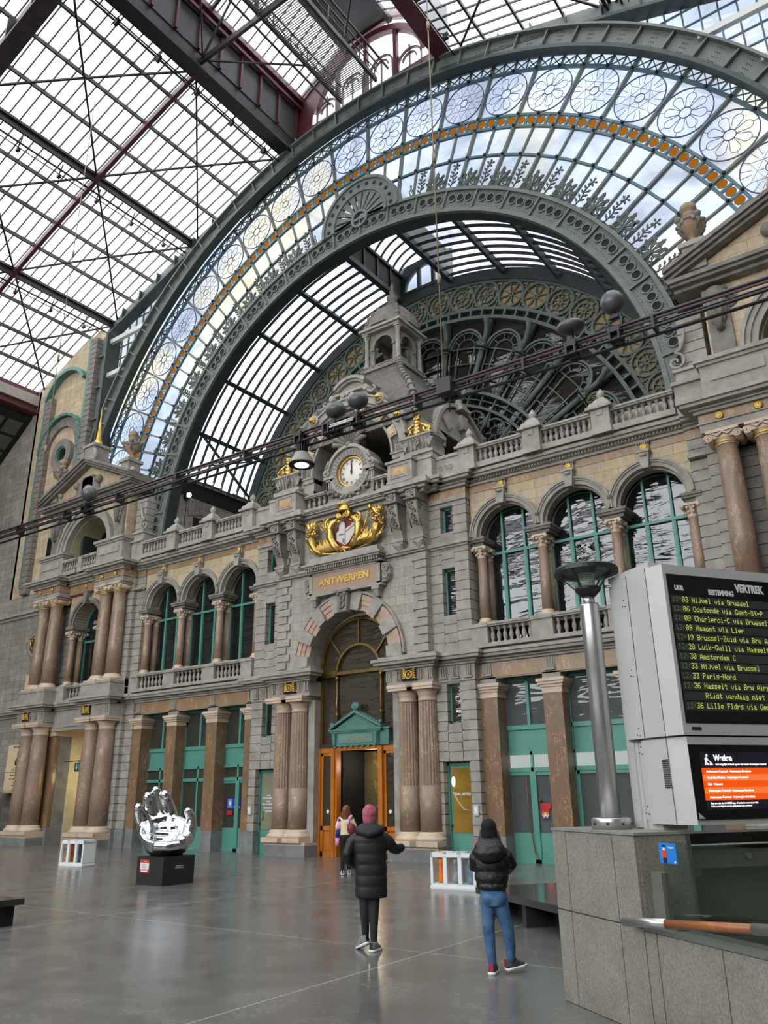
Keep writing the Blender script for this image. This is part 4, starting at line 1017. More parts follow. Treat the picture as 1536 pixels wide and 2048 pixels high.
# ------------------------------------------------------------------ end pavilions
def pavilion(s):
    sd = sgn_side(s)
    w = empty('wall_%s_pavilion' % sd, 'pedimented %s end pavilion of the station front' % sd, 'wall', kind='structure')
    X = lambda a, b: (min(s*a, s*b), max(s*a, s*b))
    cx = s*16.75
    m = MB()
    for a, b in ((13.1, 15.3), (18.22, 20.4)): m.box(*X(a, b), -1.05, .3, 0, .34)
    m.box(*X(18.08, 18.97), -.15, .65, 0, .75); m.box(*X(15.2, 15.5), -.1, .6, 0, .75); m.box(*X(20.3, 26), .15, .9, 0, .75); m.build('plinth', M['plinth'], w)
    m = MB()
    for a, b in ((13.1, 14.195), (14.205, 15.3), (18.22, 19.3), (19.31, 20.4)): m.box(*X(a, b), -1.05, .3, .34, .46)
    m.box(*X(18.05, 19.0), -.2, .7, 4.85, 5.1); m.box(*X(17.95, 19.05), -.3, .8, 5.1, 5.3)
    m.build('pedestal_cap', M['cream'], w)
    m = MB(); m.box(*X(18.15, 18.9), -.1, .6, .75, 4.9); m.build('marble_pilaster', M['marbleD'], w)
    m = MB()
    for a, b in ((13.3, 15.3), (18.1, 20.5)): m.box(*X(a, b), .1, 1.0, 0, 5.5)
    m.box(*X(15.2, 15.45), -.05, 1.0, 0, 5.3); m.build('ground_wall', M['plinth'], w)
    m = MB()
    for a, b in ((13.1, 15.35), (18.15, 20.45)):
        m.box(*X(a, b), -.92, .3, 5.45, 5.98)
        for q in range(5):
            x = a+.2+q*(b-a-.4)/4
            if q not in (1, 2) or a > 18:
                for k in (-1, 0, 1): m.box(s*x+k*.07-.022, s*x+k*.07+.022, -.97, -.8, 5.6, 5.94)
        profile_run(m, *X(a, b), -.92, CORN1)
    m.box(*X(15.3, 18.2), -.35, .4, 5.05, 5.98); m.box(*X(15.6, 17.9), -.4, -.3, 5.2, 5.85); profile_run(m, *X(15.3, 18.2), -.35, CORN1, False)
    # first-floor pedestals
    for a, b in ((13.12, 15.3), (18.2, 20.38)): m.box(*X(a, b), -1.02, .3, 6.42, 6.95); m.box(*X(a-.03, b+.03), -1.06, .3, 6.9, 7.02)
    m.box(*X(15.25, 15.75), -.4, .5, 6.42, 7.15); m.box(*X(17.6, 18.25), -.4, .5, 6.42, 7.15)
    m.build('entablature', M['plain'], w)
    m = MB(); arch_wall(m, *X(15.25, 18.3), 10.1, 11.65, -.1, .6, [(cx, 1.08, 10.1, 10.1)], 24); m.build('spandrel', M['beige'], w)
    m = MB()
    for a, b in ((13.3, 15.5), (18.0, 20.4)): rust(m, *X(a, b), .05, .9, 7.02, 11.3, .33)
    m.build('rusticated_blocks', M['dark'], w)
    m = MB(); m.ring(cx, 13.85, 1.72, 1.8, -.4, 1.3, -90, 90, 28); m.box(*X(18.47, 18.55), -.4, 1.3, 12.6, 13.9); m.build('ochre_reveal', mat_plain('pale_ochre_reveal', srgb(186,176,138), .8), w)
    m = MB(); m.ring(cx, 10.1, 1.08, 1.2, -.18, .6, n=28); m.ring(cx, 10.1, 1.2, 1.34, -.25, .1, n=28)
    for a, b in ((15.35, 15.85), (17.65, 18.15)): m.box(*X(a, b), -.2, .6, 9.82, 9.95); m.box(*X(a-.06, b+.06), -.3, .7, 9.95, 10.12)
    m.prism([(cx-.17, 11.75), (cx-.11, 11.1), (cx+.11, 11.1), (cx+.17, 11.75)], -.4, .1)
    m.build('archivolt', M['dark'], w)
    # upper entablature
    m = MB()
    for a, b in ((13.1, 15.3), (18.2, 20.4)): m.box(*X(a, b), -.9, .3, 11.6, 11.84); profile_run(m, *X(a, b), -.9, CORN2); m.box(*X(a-.05, b+.05), -.95, .3, 11.84, 11.88)
    profile_run(m, *X(15.2, 18.3), -.35, CORN2, False)
    m.build('cornice', M['plain'], w)
    m = MB()
    for a, b in ((13.1, 15.3), (18.2, 20.4)): m.box(*X(a, b), -.9, .3, 11.88, 12.18)
    m.box(*X(15.2, 18.3), -.33, .3, 11.7, 12.18); m.build('marble_frieze', M['marbleF'], w)
    # attic
    m = MB()
    for a, b in ((13.35, 15.35), (18.15, 20.15)):
        m.box(*X(a, b), -.95, .4, 12.6, 13.62); m.box(*X(a+.25, b-.25), -1.0, .4, 13.1, 13.42); m.box(*X(a-.06, b+.06), -1.02, .4, 13.62, 13.72); m.box(*X(a-.12, b+.12), -1.1, .4, 13.72, 13.85)
    m.box(cx-.16, cx+.16, -.9, -.6, 12.6, 13.4)
    m.ring(cx, 13.85, 1.75, 1.95, -.72, .3, n=32); m.ring(cx, 13.85, 1.95, 2.1, -.8, .3, n=32); m.ring(cx, 13.85, 2.1, 2.22, -.88, .3, n=32)
    m.build('attic_stonework', M['plain'], w)
    m = MB(); arch_wall(m, *X(13.7, 19.8), 13.85, 16.3, -.6, .3, [(cx, 1.8, 13.85, 13.85)], 28); m.build('attic_spandrel', M['beige'], w)
    m = MB()
    for px in (14.1, 19.4):
        m.box(*X(px-.32, px+.32), -.75, .2, 13.85, 16.2)
        for z, r in ((15.9, .32), (15.65, .28), (15.4, .3), (15.1, .22), (14.85, .14)): m.sph((s*px, -.8, z), r, 10, 8, sy=.7)
        m.tube([(s*px-.3, -.85, 15.9), (s*px-.1, -.98, 15.4), (s*px, -.9, 14.7)], .09, 6); m.tube([(s*px+.3, -.85, 15.9), (s*px+.12, -.98, 15.4), (s*px, -.9, 14.7)], .09, 6)
    m.build('carved_consoles', M['dark'], w)
    for px in (cx-2.35, cx+2.35):
        m = MB(); m.lathe([(.3, 0), (.3, .05), (.26, .08), (.12, .05), (.1, .1), (.001, .12)], (px, -.6, 15.75), 16, ax=(0,-1,0))
        for k in range(12): t = 2*pi*k/12; m.tube([(px+.1*cos(t), -.68, 15.75+.1*sin(t)), (px+.24*cos(t), -.7, 15.75+.24*sin(t))], .03, 5)
        m.build('stone_rosette', M['dark'], w)
    # pediment
    m = MB(); m.box(*X(13.0, 20.5), -.95, .3, 16.3, 16.42); m.box(*X(12.95, 20.55), -1.15, .3, 16.42, 16.52); m.box(*X(12.9, 20.6), -1.25, .3, 16.52, 16.66)
    for q in (-1, 1):
        x0 = cx+q*3.9; 
        for z0, d, h in ((0, -1.2, .12), (.12, -1.32, .12), (.24, -1.42, .14)):
            m.prism([(x0, 16.62+z0), (cx, 18.3+z0), (cx, 18.3+z0+h), (x0, 16.62+z0+h)], d, .2)
    m.box(cx-.45, cx+.45, -1.0, .2, 16.7, 17.7)
    m.build('pediment_moulding', M['dark'], w)
    m = MB(); m.prism([(cx-3.7, 16.66), (cx+3.7, 16.66), (cx, 18.3)], -.85, .2); m.build('tympanum', M['beige'], w)
    m = MB(); m.ring(cx, 16.68, .55, 1.0, -1.0, -.8, n=20); m.sph((cx+.9, -.95, 17.35), .22, 8, 6); m.sph((cx-.9, -.95, 17.35), .22, 8, 6)
    m.build('lunette_carving', M['dark'], w)
    m = MB(); m.box(cx-.42, cx+.42, -1.1, -.2, 18.3, 19.35); m.box(cx-.52, cx+.52, -1.2, -.1, 19.3, 19.45); m.tube([(cx-.5, -1.1, 18.4), (cx-.62, -1.1, 18.7), (cx-.45, -1.1, 19.1)], .1, 6); m.tube([(cx+.5, -1.1, 18.4), (cx+.62, -1.1, 18.7), (cx+.45, -1.1, 19.1)], .1, 6); m.build('acroterion_block', M['plain'], w)
    for px in (13.75, 19.75):
        m = MB(); m.box(s*px-.32, s*px+.32, -1.0, -.3, 16.9, 17.75); m.box(s*px-.4, s*px+.4, -1.1, -.2, 17.72, 17.88); m.taper(s*px, -.65, 17.88, 18.0, .3, .3, .2, .2); m.sph((s*(px-.55), -.9, 17.2), .16, 10, 8); m.build('urn_pedestal', M['plain'], w)
    # window/balcony recess backings
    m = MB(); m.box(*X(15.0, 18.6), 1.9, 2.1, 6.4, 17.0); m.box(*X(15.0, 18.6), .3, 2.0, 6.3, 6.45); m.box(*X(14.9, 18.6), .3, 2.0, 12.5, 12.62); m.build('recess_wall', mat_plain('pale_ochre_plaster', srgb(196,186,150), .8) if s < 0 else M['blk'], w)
    m = MB(); m.box(*X(14.8, 15.0), .3, 2.0, 6.4, 17); m.box(*X(18.55, 18.75), .3, 2.0, 6.4, 17); m.build('recess_side', M['cream'], w)
    m = MB(); m.box(*X(13.8, 19.7), -.55, 1.0, 16.0, 16.3); m.build('attic_soffit', M['plain'], w)
pavilion(-1); pavilion(1)
def urn():
    root = empty('stone_urn')
    m = MB(); m.lathe([(.2, 0), (.22, .06), (.12, .16), (.1, .22), (.2, .3), (.36, .48), (.42, .66), (.38, .82), (.26, .92), (.2, .96), (.2, 1.0), (.24, 1.04), (.2, 1.08), (.19, 1.18), (.26, 1.24), (.24, 1.42), (.16, 1.5), (.001, 1.52)], n=18)
    m.build('body', mat_plain('tan_weathered_stone', srgb(152,132,108), .8, 0, .25, 5, .2), root)
    m = MB()
    for k in range(22):
        t = 2*pi*k/22; r = .40; m.sph((r*cos(t), r*sin(t), .78-.14*abs(sin(t*2))), .075, 7, 5)
    for k in range(4):
        t = pi/4+k*pi/2; m.sph((.42*cos(t), .42*sin(t), .84), .12, 8, 6); m.tube([(.38*cos(t), .38*sin(t), .9), (.44*cos(t), .44*sin(t), .6), (.3*cos(t), .3*sin(t), .4)], .05, 6)
    m.build('garland', M['dark'], root); return root
URN = urn()
for s, px, nm in ((-1, 13.75, 'carved stone urn on the inner corner of the left pavilion pediment'), (-1, 19.75, 'carved stone urn on the outer corner of the left pavilion pediment'), (1, 13.75, 'carved stone urn on the inner corner of the right pavilion pediment')):
    setcat(place(URN, USED, s*px, -.65, 18.0, nm, 'urn', 'carved urns on the pediments'), 'urn')
m = MB(); m.lathe([(.36, 0), (.3, .1), (.24, .14), (.2, .3), (.12, .5), (.14, .56), (.11, .62), (.08, 1.1), (.1, 1.15), (.07, 1.2), (.04, 1.7), (.001, 2.4)], (0, 0, 0), 10)
m.build('gilded_spire', M['goldM'], None, 'slim gilded spire on the apex of the left pavilion pediment', 'ornament', loc=(-16.75, -.65, 19.45))

# far wall strips beyond the pavilions, up to the roof
def zroof(x): x = abs(x); return 34.6-.23*x-.005*x*x
def farwall(s):
    sd = sgn_side(s)
    w = empty('wall_far_'+sd, 'tall beige and grey stone wall beyond the %s pavilion, under the roof slope' % sd, 'wall', kind='structure')
    X = lambda a, b: (min(s*a, s*b), max(s*a, s*b))
    m = MB()
    a = 20.0
    xs = [a+i*.7 for i in range(8)]
    for i in range(7): m.prism([(s*xs[i], 12.6), (s*xs[i+1], 12.6), (s*xs[i+1], zroof(xs[i+1])-.1), (s*xs[i], zroof(xs[i])-.1)], .25, .9)
    m.prism([(s*19.2, 17), (s*20.0, 17), (s*20.0, zroof(20)-.3), (s*19.2, zroof(19.2)-.3)], .25, .9)
    m.build('beige_wall', M['beige'], w)
    m = MB(); m.box(*X(20.3, 36), .25, .9, 0, 12.6); m.box(*X(24.7, 36), .25, .9, 12.6, 26); m.build('grey_wall', M['stone'], w)
    m = MB(); rust(m, *X(18.95, 19.5), -.05, .6, 14, 27.3, .33); rust(m, *X(22.9, 23.5), -.05, .6, 12.6, 24.6, .33); rust(m, *X(20.9, 21.5), .1, .6, 7, 12.2, .33); m.build('quoin_strip', M['dark'], w)
    m = MB(); m.box(*X(19.5, 19.72), -.02, .5, 13, 27.4); m.box(*X(23.5, 23.72), -.02, .5, 13, 25); m.ring(s*21.6, 21.0, 1.95, 2.12, -.1, .3, -88, 88, 26); m.ring(s*21.6, 24.0, 1.9, 2.1, -.15, .3, -75, 60, 20)
    for k in range(9): t = rad(-70+17*k); m.cyl((s*21.6+2.03*sin(t), -.14, 21.0+2.03*cos(t)), (s*21.6+2.03*sin(t), -.1, 21.0+2.03*cos(t)), .06, n=8)
    m.build('iron_bands', M['tealD'], w)
    m = MB()
    for k in range(21): m.ring(s*21.6, 21.0, 1.35, 1.92, .1, .3, -90+k*9+.3, -90+k*9+8.6, 2)
    m.box(*X(19.75, 20.25), .15, .3, 17, 21); m.ring(s*21.3, 20.5, .5, .95, -.02, .4, 0, 360, 28)
    m.build('voussoirs', M['dark'], w)
    o = MB(); o.ring(s*21.3, 20.5, .42, .52, .05, .4, 0, 360, 24); fr = o.build('oculus_frame', M['tealD'], w)
    o = MB(); o.lathe([(.001, 0), (.48, 0), (.48, .02)], (s*21.3, .2, 20.5), 24, ax=(0,-1,0)); o.build('oculus_glass', M['gw'], fr)
    # cartouche, tablet and diamond panel
    o = MB(); c = (s*21.15, 9.6); o.prism([(c[0]-1.0, c[1]), (c[0], c[1]-1.35), (c[0]+1.0, c[1]), (c[0], c[1]+1.35)], -.02, .3); o.build('diamond_panel', M['dark'], w)
    o = MB(); o.ring(c[0], c[1], .48, .6, -.12, .1, 0, 360, 24); o.prism([(c[0]-1.12, c[1]), (c[0], c[1]-1.5), (c[0]+1.12, c[1]), (c[0], c[1]+1.5)], .05, .3); o.build('diamond_moulding', M['plain'], w)
    o = MB(); o.box(*X(20.75, 21.9), .1, .4, 6.6, 8.1); o.build('cream_tablet', M['cream'], w)
    o = MB(); profile_run(o, *X(20.4, 30), .25, CORN1, False); profile_run(o, *X(20.4, 30), .25, [(11.3, 11.45, .1), (11.45, 11.6, .25)], False); o.box(*X(20.7, 21.9), .05, .3, 12.9, 13.1); o.build('cornice', M['plain'], w)
    o = MB(); o.box(*X(20.85, 21.6), .1, .35, 13.1, 15.6); fr = o.build('slit_window_frame', M['tealD'], w)
    o = MB(); o.box(*X(20.95, 21.5), .06, .3, 13.2, 15.5); o.build('slit_window_glass', M['gw'], fr)
farwall(-1); farwall(1)
m = MB()
for i in range(8):
    t = 2*pi*i/8; m.sph((.28*cos(t), 0, .28*sin(t)), .1, 8, 6)
m.tube([(-.18, -.1, .3), (-.18, -.1, -.3)], .05, 6); m.tube([(.18, -.1, .3), (.18, -.1, -.2), (.1, -.1, -.32), (0, -.1, -.3)], .05, 6); m.tube([(-.3, -.1, .3), (.3, -.1, .3)], .05, 6)
m.build('gilded_monogram', M['gold'], None, 'gilded monogram boss in the diamond panel of the far left wall', 'ornament', loc=(-21.15, -.12, 9.6))

# ------------------------------------------------------------------ windows and doors
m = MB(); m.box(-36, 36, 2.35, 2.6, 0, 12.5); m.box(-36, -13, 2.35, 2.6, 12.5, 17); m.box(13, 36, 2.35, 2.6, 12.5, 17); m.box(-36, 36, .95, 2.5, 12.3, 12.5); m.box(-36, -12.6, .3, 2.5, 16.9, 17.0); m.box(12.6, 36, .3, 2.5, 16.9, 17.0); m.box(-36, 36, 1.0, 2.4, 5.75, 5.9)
m.build('wall_back_leak_block', M['blk'], None, 'dark slabs added behind the station front to stop daylight leaking through', 'wall', kind='structure')  # added dark slabs keep daylight from leaking through the openings
WN = [0]; DN = [0]
def win_name(): WN[0] += 1; return 'window_%d' % WN[0]
def door_name(): DN[0] += 1; return 'door_%d' % DN[0]
def arch_poly(cx, r, zs, z0, n=24):
    return [(cx-r, z0)]+[(cx+r*cos(pi-pi*i/n), zs+r*sin(pi-pi*i/n)) for i in range(n+1)]+[(cx+r, z0)]
def arched_window(cx, r, zs, z0, y, label, frame=None, glass=None, fw=.07, bars=(-.36, .36), trans=None):
    frame = frame or M['teal']; glass = glass or M['gw']
    w = empty(win_name(), label, 'window', kind='structure')
    m = MB(); m.prism(arch_poly(cx, r-.02, zs, z0), y+.04, y+.06); m.build('glass_pane', glass, w)
    m = MB(); m.ring(cx, zs, r-fw, r, y-.04, y+.08, n=24); m.box(cx-r, cx-r+fw, y-.04, y+.08, z0, zs); m.box(cx+r-fw, cx+r, y-.04, y+.08, z0, zs); m.box(cx-r, cx+r, y-.04, y+.08, z0, z0+fw)
    for b in bars: 
        top = zs+sqrt(max(r*r-(b*r)**2, 0)); m.box(cx+b*r-fw/2, cx+b*r+fw/2, y-.05, y+.08, z0, top)
    for t in (trans if trans else [zs-.45]): m.box(cx-r, cx+r, y-.06, y+.08, t-fw/2-.01, t+fw/2+.01)
    if not trans:
        for b in bars: m.box(cx+b*r-fw*.9, cx+b*r+fw*.9, y-.035, y+.08, z0, zs-.45)
    m.build('frame', frame, w); return w
for s in (-1, 1):
    for i, px in enumerate((6.29, 8.76, 11.23)):
        arched_window(s*px, 1.13, 10.2, 6.5, .62, 'tall teal-framed arched window, %s from the centre in the %s wing' % (order(i), sgn_side(s)))
for s in (-1, 1):
    if s < 0: arched_window(-16.75, 1.1, 10.1, 6.45, .62, 'dark arched balcony window of the left end pavilion, first floor', bars=(), trans=[9.4])
    arched_window(s*16.75, 1.75, 13.9, 12.62, 1.2, 'large half-hidden arched window in the attic of the %s end pavilion' % sgn_side(s), bars=(0,), trans=[14.3])
def slit(cx, z0, z1, wd, y, label, glass=None):
    w = empty(win_name(), label, 'window', kind='structure')
    m = MB(); m.box(cx-wd/2, cx-wd/2+.06, y-.05, y+.05, z0, z1); m.box(cx+wd/2-.04, cx+wd/2, y-.05, y+.05, z0, z1); m.box(cx-wd/2, cx+wd/2, y-.05, y+.05, z0, z0+.06); m.box(cx-wd/2, cx+wd/2, y-.05, y+.05, z1-.06, z1); m.build('frame', M['teal'], w)
    m = MB(); m.box(cx-wd/2, cx+wd/2, y, y+.03, z0, z1); m.build('glass_pane', glass or M['gw'], w)
for s in (-1, 1):
    sd = sgn_side(s)
    slit(s*4.17, 7.66, 9.3, .5, 0, 'narrow teal slit window at first-floor level %s of the name panel' % sd)
    slit(s*4.17, 10.6, 11.55, .5, 0, 'short narrow slit window %s of the gilt arms' % sd)
    slit(s*4.17, 4.12, 5.38, .52, 0, 'narrow teal window above the small green door %s of the entrance' % sd, M['gwe'] if s > 0 else None)
def small_door(s):
    sd = sgn_side(s); cx = s*4.17
    w = empty(door_name(), 'narrow teal stair-hall door with lettered glass, %s of the main entrance' % sd, 'door', kind='structure')
    m = MB(); m.box(cx-.48, cx+.48, .02, .1, 0, 2.9); f = m.build('door_leaf', M['teal'], w)
    gl = mat_plain('warm_lit_glass', srgb(150,118,48), .15, 0, .35, 1.2) if s > 0 else mat_plain('pale_olive_glass', srgb(136,136,112), .15, 0, .15, 1.2)
    m = MB(); m.box(cx-.34, cx+.34, 0, .05, .84, 2.76); m.build('glass_pane', gl, f)
    m = MB(); m.box(cx-.49, cx-.42, -.03, .1, 0, 2.93); m.box(cx+.42, cx+.49, -.03, .1, 0, 2.93); m.box(cx-.49, cx+.49, -.03, .1, 2.84, 2.93); m.build('door_frame', M['tealD'], w)
    m = MB(); m.cyl((cx-.4, -.06, 1.05), (cx-.4, 0, 1.05), .03); m.sph((cx-.4, -.07, 1.05), .035); m.build('handle', M['bronze'], w)
    if s > 0:
        text('lettering', 'ZAAL ASTRID', .1, (cx+.02, -.005, 1.97), M['white'], f, .002, bold=.003)
        m = MB(); m.tube([(cx-.33, -.01, 2.05), (cx-.15, -.01, 1.75), (cx+.05, -.01, 1.52), (cx+.3, -.01, 1.48)], .02, 6); m.build('handrail_behind_glass', M['cream'], f)
        m = MB(); m.sph((cx-.3, -.005, 2.35), .07, 10, 8, sz=2.2, sy=.2); m.build('lamp_behind_glass', mat_emit('warm_lamp_glow', (1, .85, .45, 1), 2.5), f)
    else:
        for i, tx in enumerate(('ZAAL', 'VAN DOESBURG', 'ZAAL', 'DE LA CENSERIE', 'WINTERTUIN', 'SALONS')): text('lettering', tx, .085, (cx+.0, -.005, 2.02-.105*i-(.03 if i > 3 else 0)), M['white'], f, .002, bold=.003)
        m = MB(); m.tube([(cx-.27, -.04, 1.45), (cx-.22, -.05, 1.3), (cx-.27, -.04, 1.15)], .015, 6); m.build('curved_handle', M['bronze'], w)
small_door(-1); small_door(1)
for s in (-1, 1):
    w = empty('wall_intercom', 'small white intercom box on the rusticated wall beside the teal door, %s of the entrance' % sgn_side(s), 'intercom')
    m = MB(); x = s*4.83 if s > 0 else -4.83; m.box(x-.09, x+.09, -.34, -.26, 1.35, 1.65); m.build('housing', M['silver'], w)
    m = MB(); m.box(x-.055, x+.055, -.35, -.33, 1.4, 1.6); m.build('faceplate', M['white'], w)
def shopfront(s, i, px, kind):
    sd = sgn_side(s); cx = s*px; x0, x1 = cx-.98, cx+.98; y = .6
    w = empty(door_name() if kind == 'door' else win_name(), 'teal ground-floor %s between the square pillars, %s bay from the centre of the %s wing' % ('door and fanlight' if kind == 'door' else 'glazed panel', order(i), sd), 'door' if kind == 'door' else 'window', kind='structure')
    m = MB(); f = .08
    m.box(x0, x0+f, y-.08, y+.05, 0, 5.45); m.box(x1-f, x1, y-.08, y+.05, 0, 5.45)
    for z0, z1 in ((5.36, 5.46), (3.86, 4.0), (3.1, 3.2), (2.6, 2.72), (0, .1)): m.box(x0, x1, y-.08, y+.05, z0, z1)
    m.box(x0, x1, y-.02, y+.05, 3.2, 3.86); m.box(cx-.04, cx+.04, y-.08, y+.05, 2.6, 3.2); m.box(cx-.05, cx+.05, y-.08, y+.05, 4.0, 5.4)
    if kind == 'door': m.box(x0, x1, y-.03, y+.05, 0, .84); m.box(cx-.1, cx+.1, y-.08, y+.05, 0, 2.6); m.box(x0+f, x0+.16, y-.05, y+.05, 0, 2.6); m.box(x1-.16, x1-f, y-.05, y+.05, 0, 2.6); m.box(x0, x1, y-.05, y+.05, 2.5, 2.6)
    else: m.box(x0, x1, y-.03, y+.05, 0, .86); m.box(cx-.04, cx+.04, y-.08, y+.05, .8, 2.6)
    m.build('frame', M['teal'], w)
    m = MB(); m.box(x0+f, x1-f, y, y+.03, 4.0, 5.4); m.build('upper_glass', M['gwg'] if s > 0 else M['gwd'], w)
    m = MB(); m.box(x0+f, x1-f, y, y+.03, 2.72, 3.12); m.build('fanlight_glass', mat_emit('lit_fanlight', srgb(196,206,200), .62) if s > 0 else M['gwd'], w)
    m = MB(); m.box(x0+f, x1-f, y, y+.03, .84, 2.6); m.build('lower_glass', M['gwg'] if s > 0 else M['gwd'], w)
    if kind == 'door' and s > 0 and i == 0:
        m = MB(); m.tube([(cx-.2, y-.14, 2.5), (cx-.19, y-.15, 1.5), (cx-.08, y-.14, .35), (cx+.0, y-.13, .12), (cx+.06, y-.12, .1)], .018, 6); m.build('brass_rod', M['bronze'], w)
        m = MB(); m.box(cx+.18, cx+.5, y-.04, y-.03, 1.52, 1.68); m.build('red_sticker', mat_plain('red_sticker', srgb(206,32,38), .5), w)
        for q, c in enumerate(((206,40,40), (236,120,40), (240,205,60), (70,60,130))): m = MB(); m.box(cx+.2, cx+.42, y-.04, y-.03, 1.44-q*.07, 1.52-q*.07); m.build('rainbow_stripe', mat_plain('rainbow_stripe', srgb(*c), .5), w)
        text('lettering', 'A', .2, (cx+.31, y-.045, 1.33), M['white'], w, .002, bold=.006)
        m = MB(); m.sph((cx+.2, y-.1, 1.75), .05); m.build('door_knob', M['bronze'], w)
        m = MB(); m.box(cx-.9, cx-.55, y-.01, y-.0, 2.74, 3.1); 
    if s < 0 and i == 0:
        m = MB(); m.box(cx-.55, cx+.2, y-.05, y-.035, 1.52, 1.95); m.build('blue_sign', mat_plain('blue_sign', srgb(20,50,140), .5), w)
        m = MB(); m.box(cx-.5, cx-.25, y-.056, y-.05, 1.58, 1.9); m.build('sign_logo_ground', mat_plain('pale_blue', srgb(120,150,200), .5), w)
        m = MB(); m.box(cx-.18, cx+.16, y-.056, y-.05, 1.6, 1.63); m.box(cx-.42, cx-.33, y-.06, y-.05, 1.68, 1.82); m.build('sign_rule', M['white'], w)
        m = MB(); m.box(cx-.55, cx-.25, y-.05, y-.035, 1.32, 1.48); m.build('red_tab', mat_plain('red_tab', srgb(196,30,40), .5), w)
for s in (-1, 1):
    for i, px in enumerate((6.4, 8.74, 11.13)): shopfront(s, i, px, 'door' if i == 0 or s > 0 else 'window')

# ---------------------------------------------- main entrance
def entrance():
    y = .1
    w = empty(door_name(), 'tall arched main entrance with varnished oak doors and brass-framed glazing', 'door', kind='structure')
    m = MB(); m.prism(arch_poly(0, 1.72, 6.5, 3.72, 28), y+.06, y+.09); m.build('glazing', M['gwe'], w)
    m = MB(); m.ring(0, 6.5, 1.64, 1.75, y-.06, y+.12, n=36); 
    for s in (-1, 1): m.box(*sorted((s*1.64, s*1.76)), y-.06, y+.12, 3.65, 6.5)
    m.ring(0, 6.22, .95, 1.03, y-.08, y+.1, -88, 88, 28); m.box(-1.7, 1.7, y-.08, y+.1, 6.16, 6.28); m.box(-1.7, -1.0, y-.09, y+.1, 6.1, 6.32); m.box(1.0, 1.7, y-.09, y+.1, 6.1, 6.32)
    for t in (0, 52, -52): m.beam((1.0*sin(rad(t)), y, 6.22+1.0*cos(rad(t))), (1.68*sin(rad(t)), y, 6.5+1.68*cos(rad(t))), .05, .06)
    for s in (-1, 1):
        m.cyl((s*1.0, y-.02, 3.9), (s*1.0, y-.02, 6.2), .045); 
        for z in (4.3, 4.75, 6.05): m.lathe([(.05, -.06), (.09, -.03), (.07, 0), (.09, .03), (.05, .06)], (s*1.0, y-.02, z), 10)
    m.build('brass_frame', M['bronze'], w)
    m = MB(); m.box(-1.74, 1.74, y-.1, y+.12, 3.58, 3.72); m.build('transom', M['redD'], w)
    # green pedimented overdoor
    m = MB(); m.box(-1.0, 1.0, y-.22, y+.1, 3.62, 4.1); m.box(-1.12, 1.12, y-.26, y+.1, 4.08, 4.16); m.box(-1.18, 1.18, y-.3, y+.1, 4.14, 4.2)
    m.box(1.0, 1.38, y-.14, y+.1, 3.62, 4.16); m.box(1.0, 1.45, y-.2, y+.1, 4.14, 4.2)
    m.prism([(-1.0, 4.2), (1.0, 4.2), (0, 4.72)], y-.18, y+.1)
    for q in (-1, 1):
        m.prism([(q*1.14, 4.2), (0, 4.74), (0, 4.84), (q*1.14, 4.29)], y-.3, y+.1)
        for k in range(9): t = k/9+.05; m.sph((q*1.1*(1-t), y-.2, 4.3+.52*t), .05, 7, 5)
        m.sph((q*1.08, y-.2, 4.38), .08, 8, 6); m.taper(q*.92, y-.24, 3.66, 4.06, .05, .05, .07, .08)
    for k in range(5): t = rad(-50+25*k); m.tube([(0, y-.2, 4.8), (.16*sin(t), y-.24, 4.88+.12*cos(t)), (.2*sin(t), y-.2, 4.9+.24*cos(t))], [.03, .05, .02], 6)
    for k in range(8): m.box(-.95+k*.25, -.87+k*.25, y-.26, y+.1, 3.58, 3.64)
    ov = m.build('overdoor_pediment', M['tealD'], w)
    m = MB(); m.box(-.7, .7, y-.24, y-.2, 3.76, 3.98); m.box(-.76, .76, y-.235, y-.2, 3.72, 4.02); m.build('name_strip', mat_plain('pale_teal_strip', srgb(96,140,130), .5), ov)
    text('lettering', 'UITGANG', .2, (0, y-.245, 3.87), mat_plain('dull_gilt_lettering', srgb(140,140,96), .5), ov, .004, sx=1.25, bold=.004)
    # oak door frames
    m = MB(); y0 = y-.04
    for s in (-1, 1):
        m.box(*sorted((s*1.66, s*1.74)), y0-.1, y0+.1, 0, 3.58); m.box(*sorted((s*.98, s*1.12)), y0-.16, y0+.1, 0, 3.58); m.box(*sorted((s*1.0, s*1.72)), y0-.06, y0+.1, 3.42, 3.58)
        a, b = sorted((s*1.12, s*1.66)); m.box(a, a+.09, y0-.04, y0+.06, 0, 3.42); m.box(b-.09, b, y0-.04, y0+.06, 0, 3.42); m.box(a, b, y0-.04, y0+.06, 0, .16); m.box(a, b, y0-.04, y0+.06, .84, .98); m.box(a, b, y0-.04, y0+.06, 3.32, 3.42); m.box(a+.08, b-.08, y0+.02, y0+.05, .14, .86); m.box(a+.13, b-.13, y0-.01, y0+.03, .2, .8)
        m.box(*sorted((s*.9, s*.98)), y0-.1, y0+.25, 0, 3.5)
    m.box(-1.0, 1.0, y0-.12, y0+.1, 3.48, 3.6)
    m.build('oak_frame', M['wood'], w)
    m = MB()
    for s in (-1, 1): a, b = sorted((s*1.2, s*1.58)); m.box(a, b, y0, y0+.02, .98, 3.32)
    m.build('side_glass', M['gwe'], w)
    m = MB()
    for s in (-1, 1): m.sph((s*1.35, y0-.02, 1.45), .07, 10, 6, sy=.15)
    m.build('door_stickers', M['white'], w)
    m = MB(); m.prism([(-.9, 0), (.9, 0), (.9, 3.5), (-.9, 3.5)], 1.6, 1.65); m.build('inner_marble_wall', mat_marble('olive_marble', srgb(92,84,58), srgb(56,50,34), srgb(130,118,84), 1.2, .2), w)
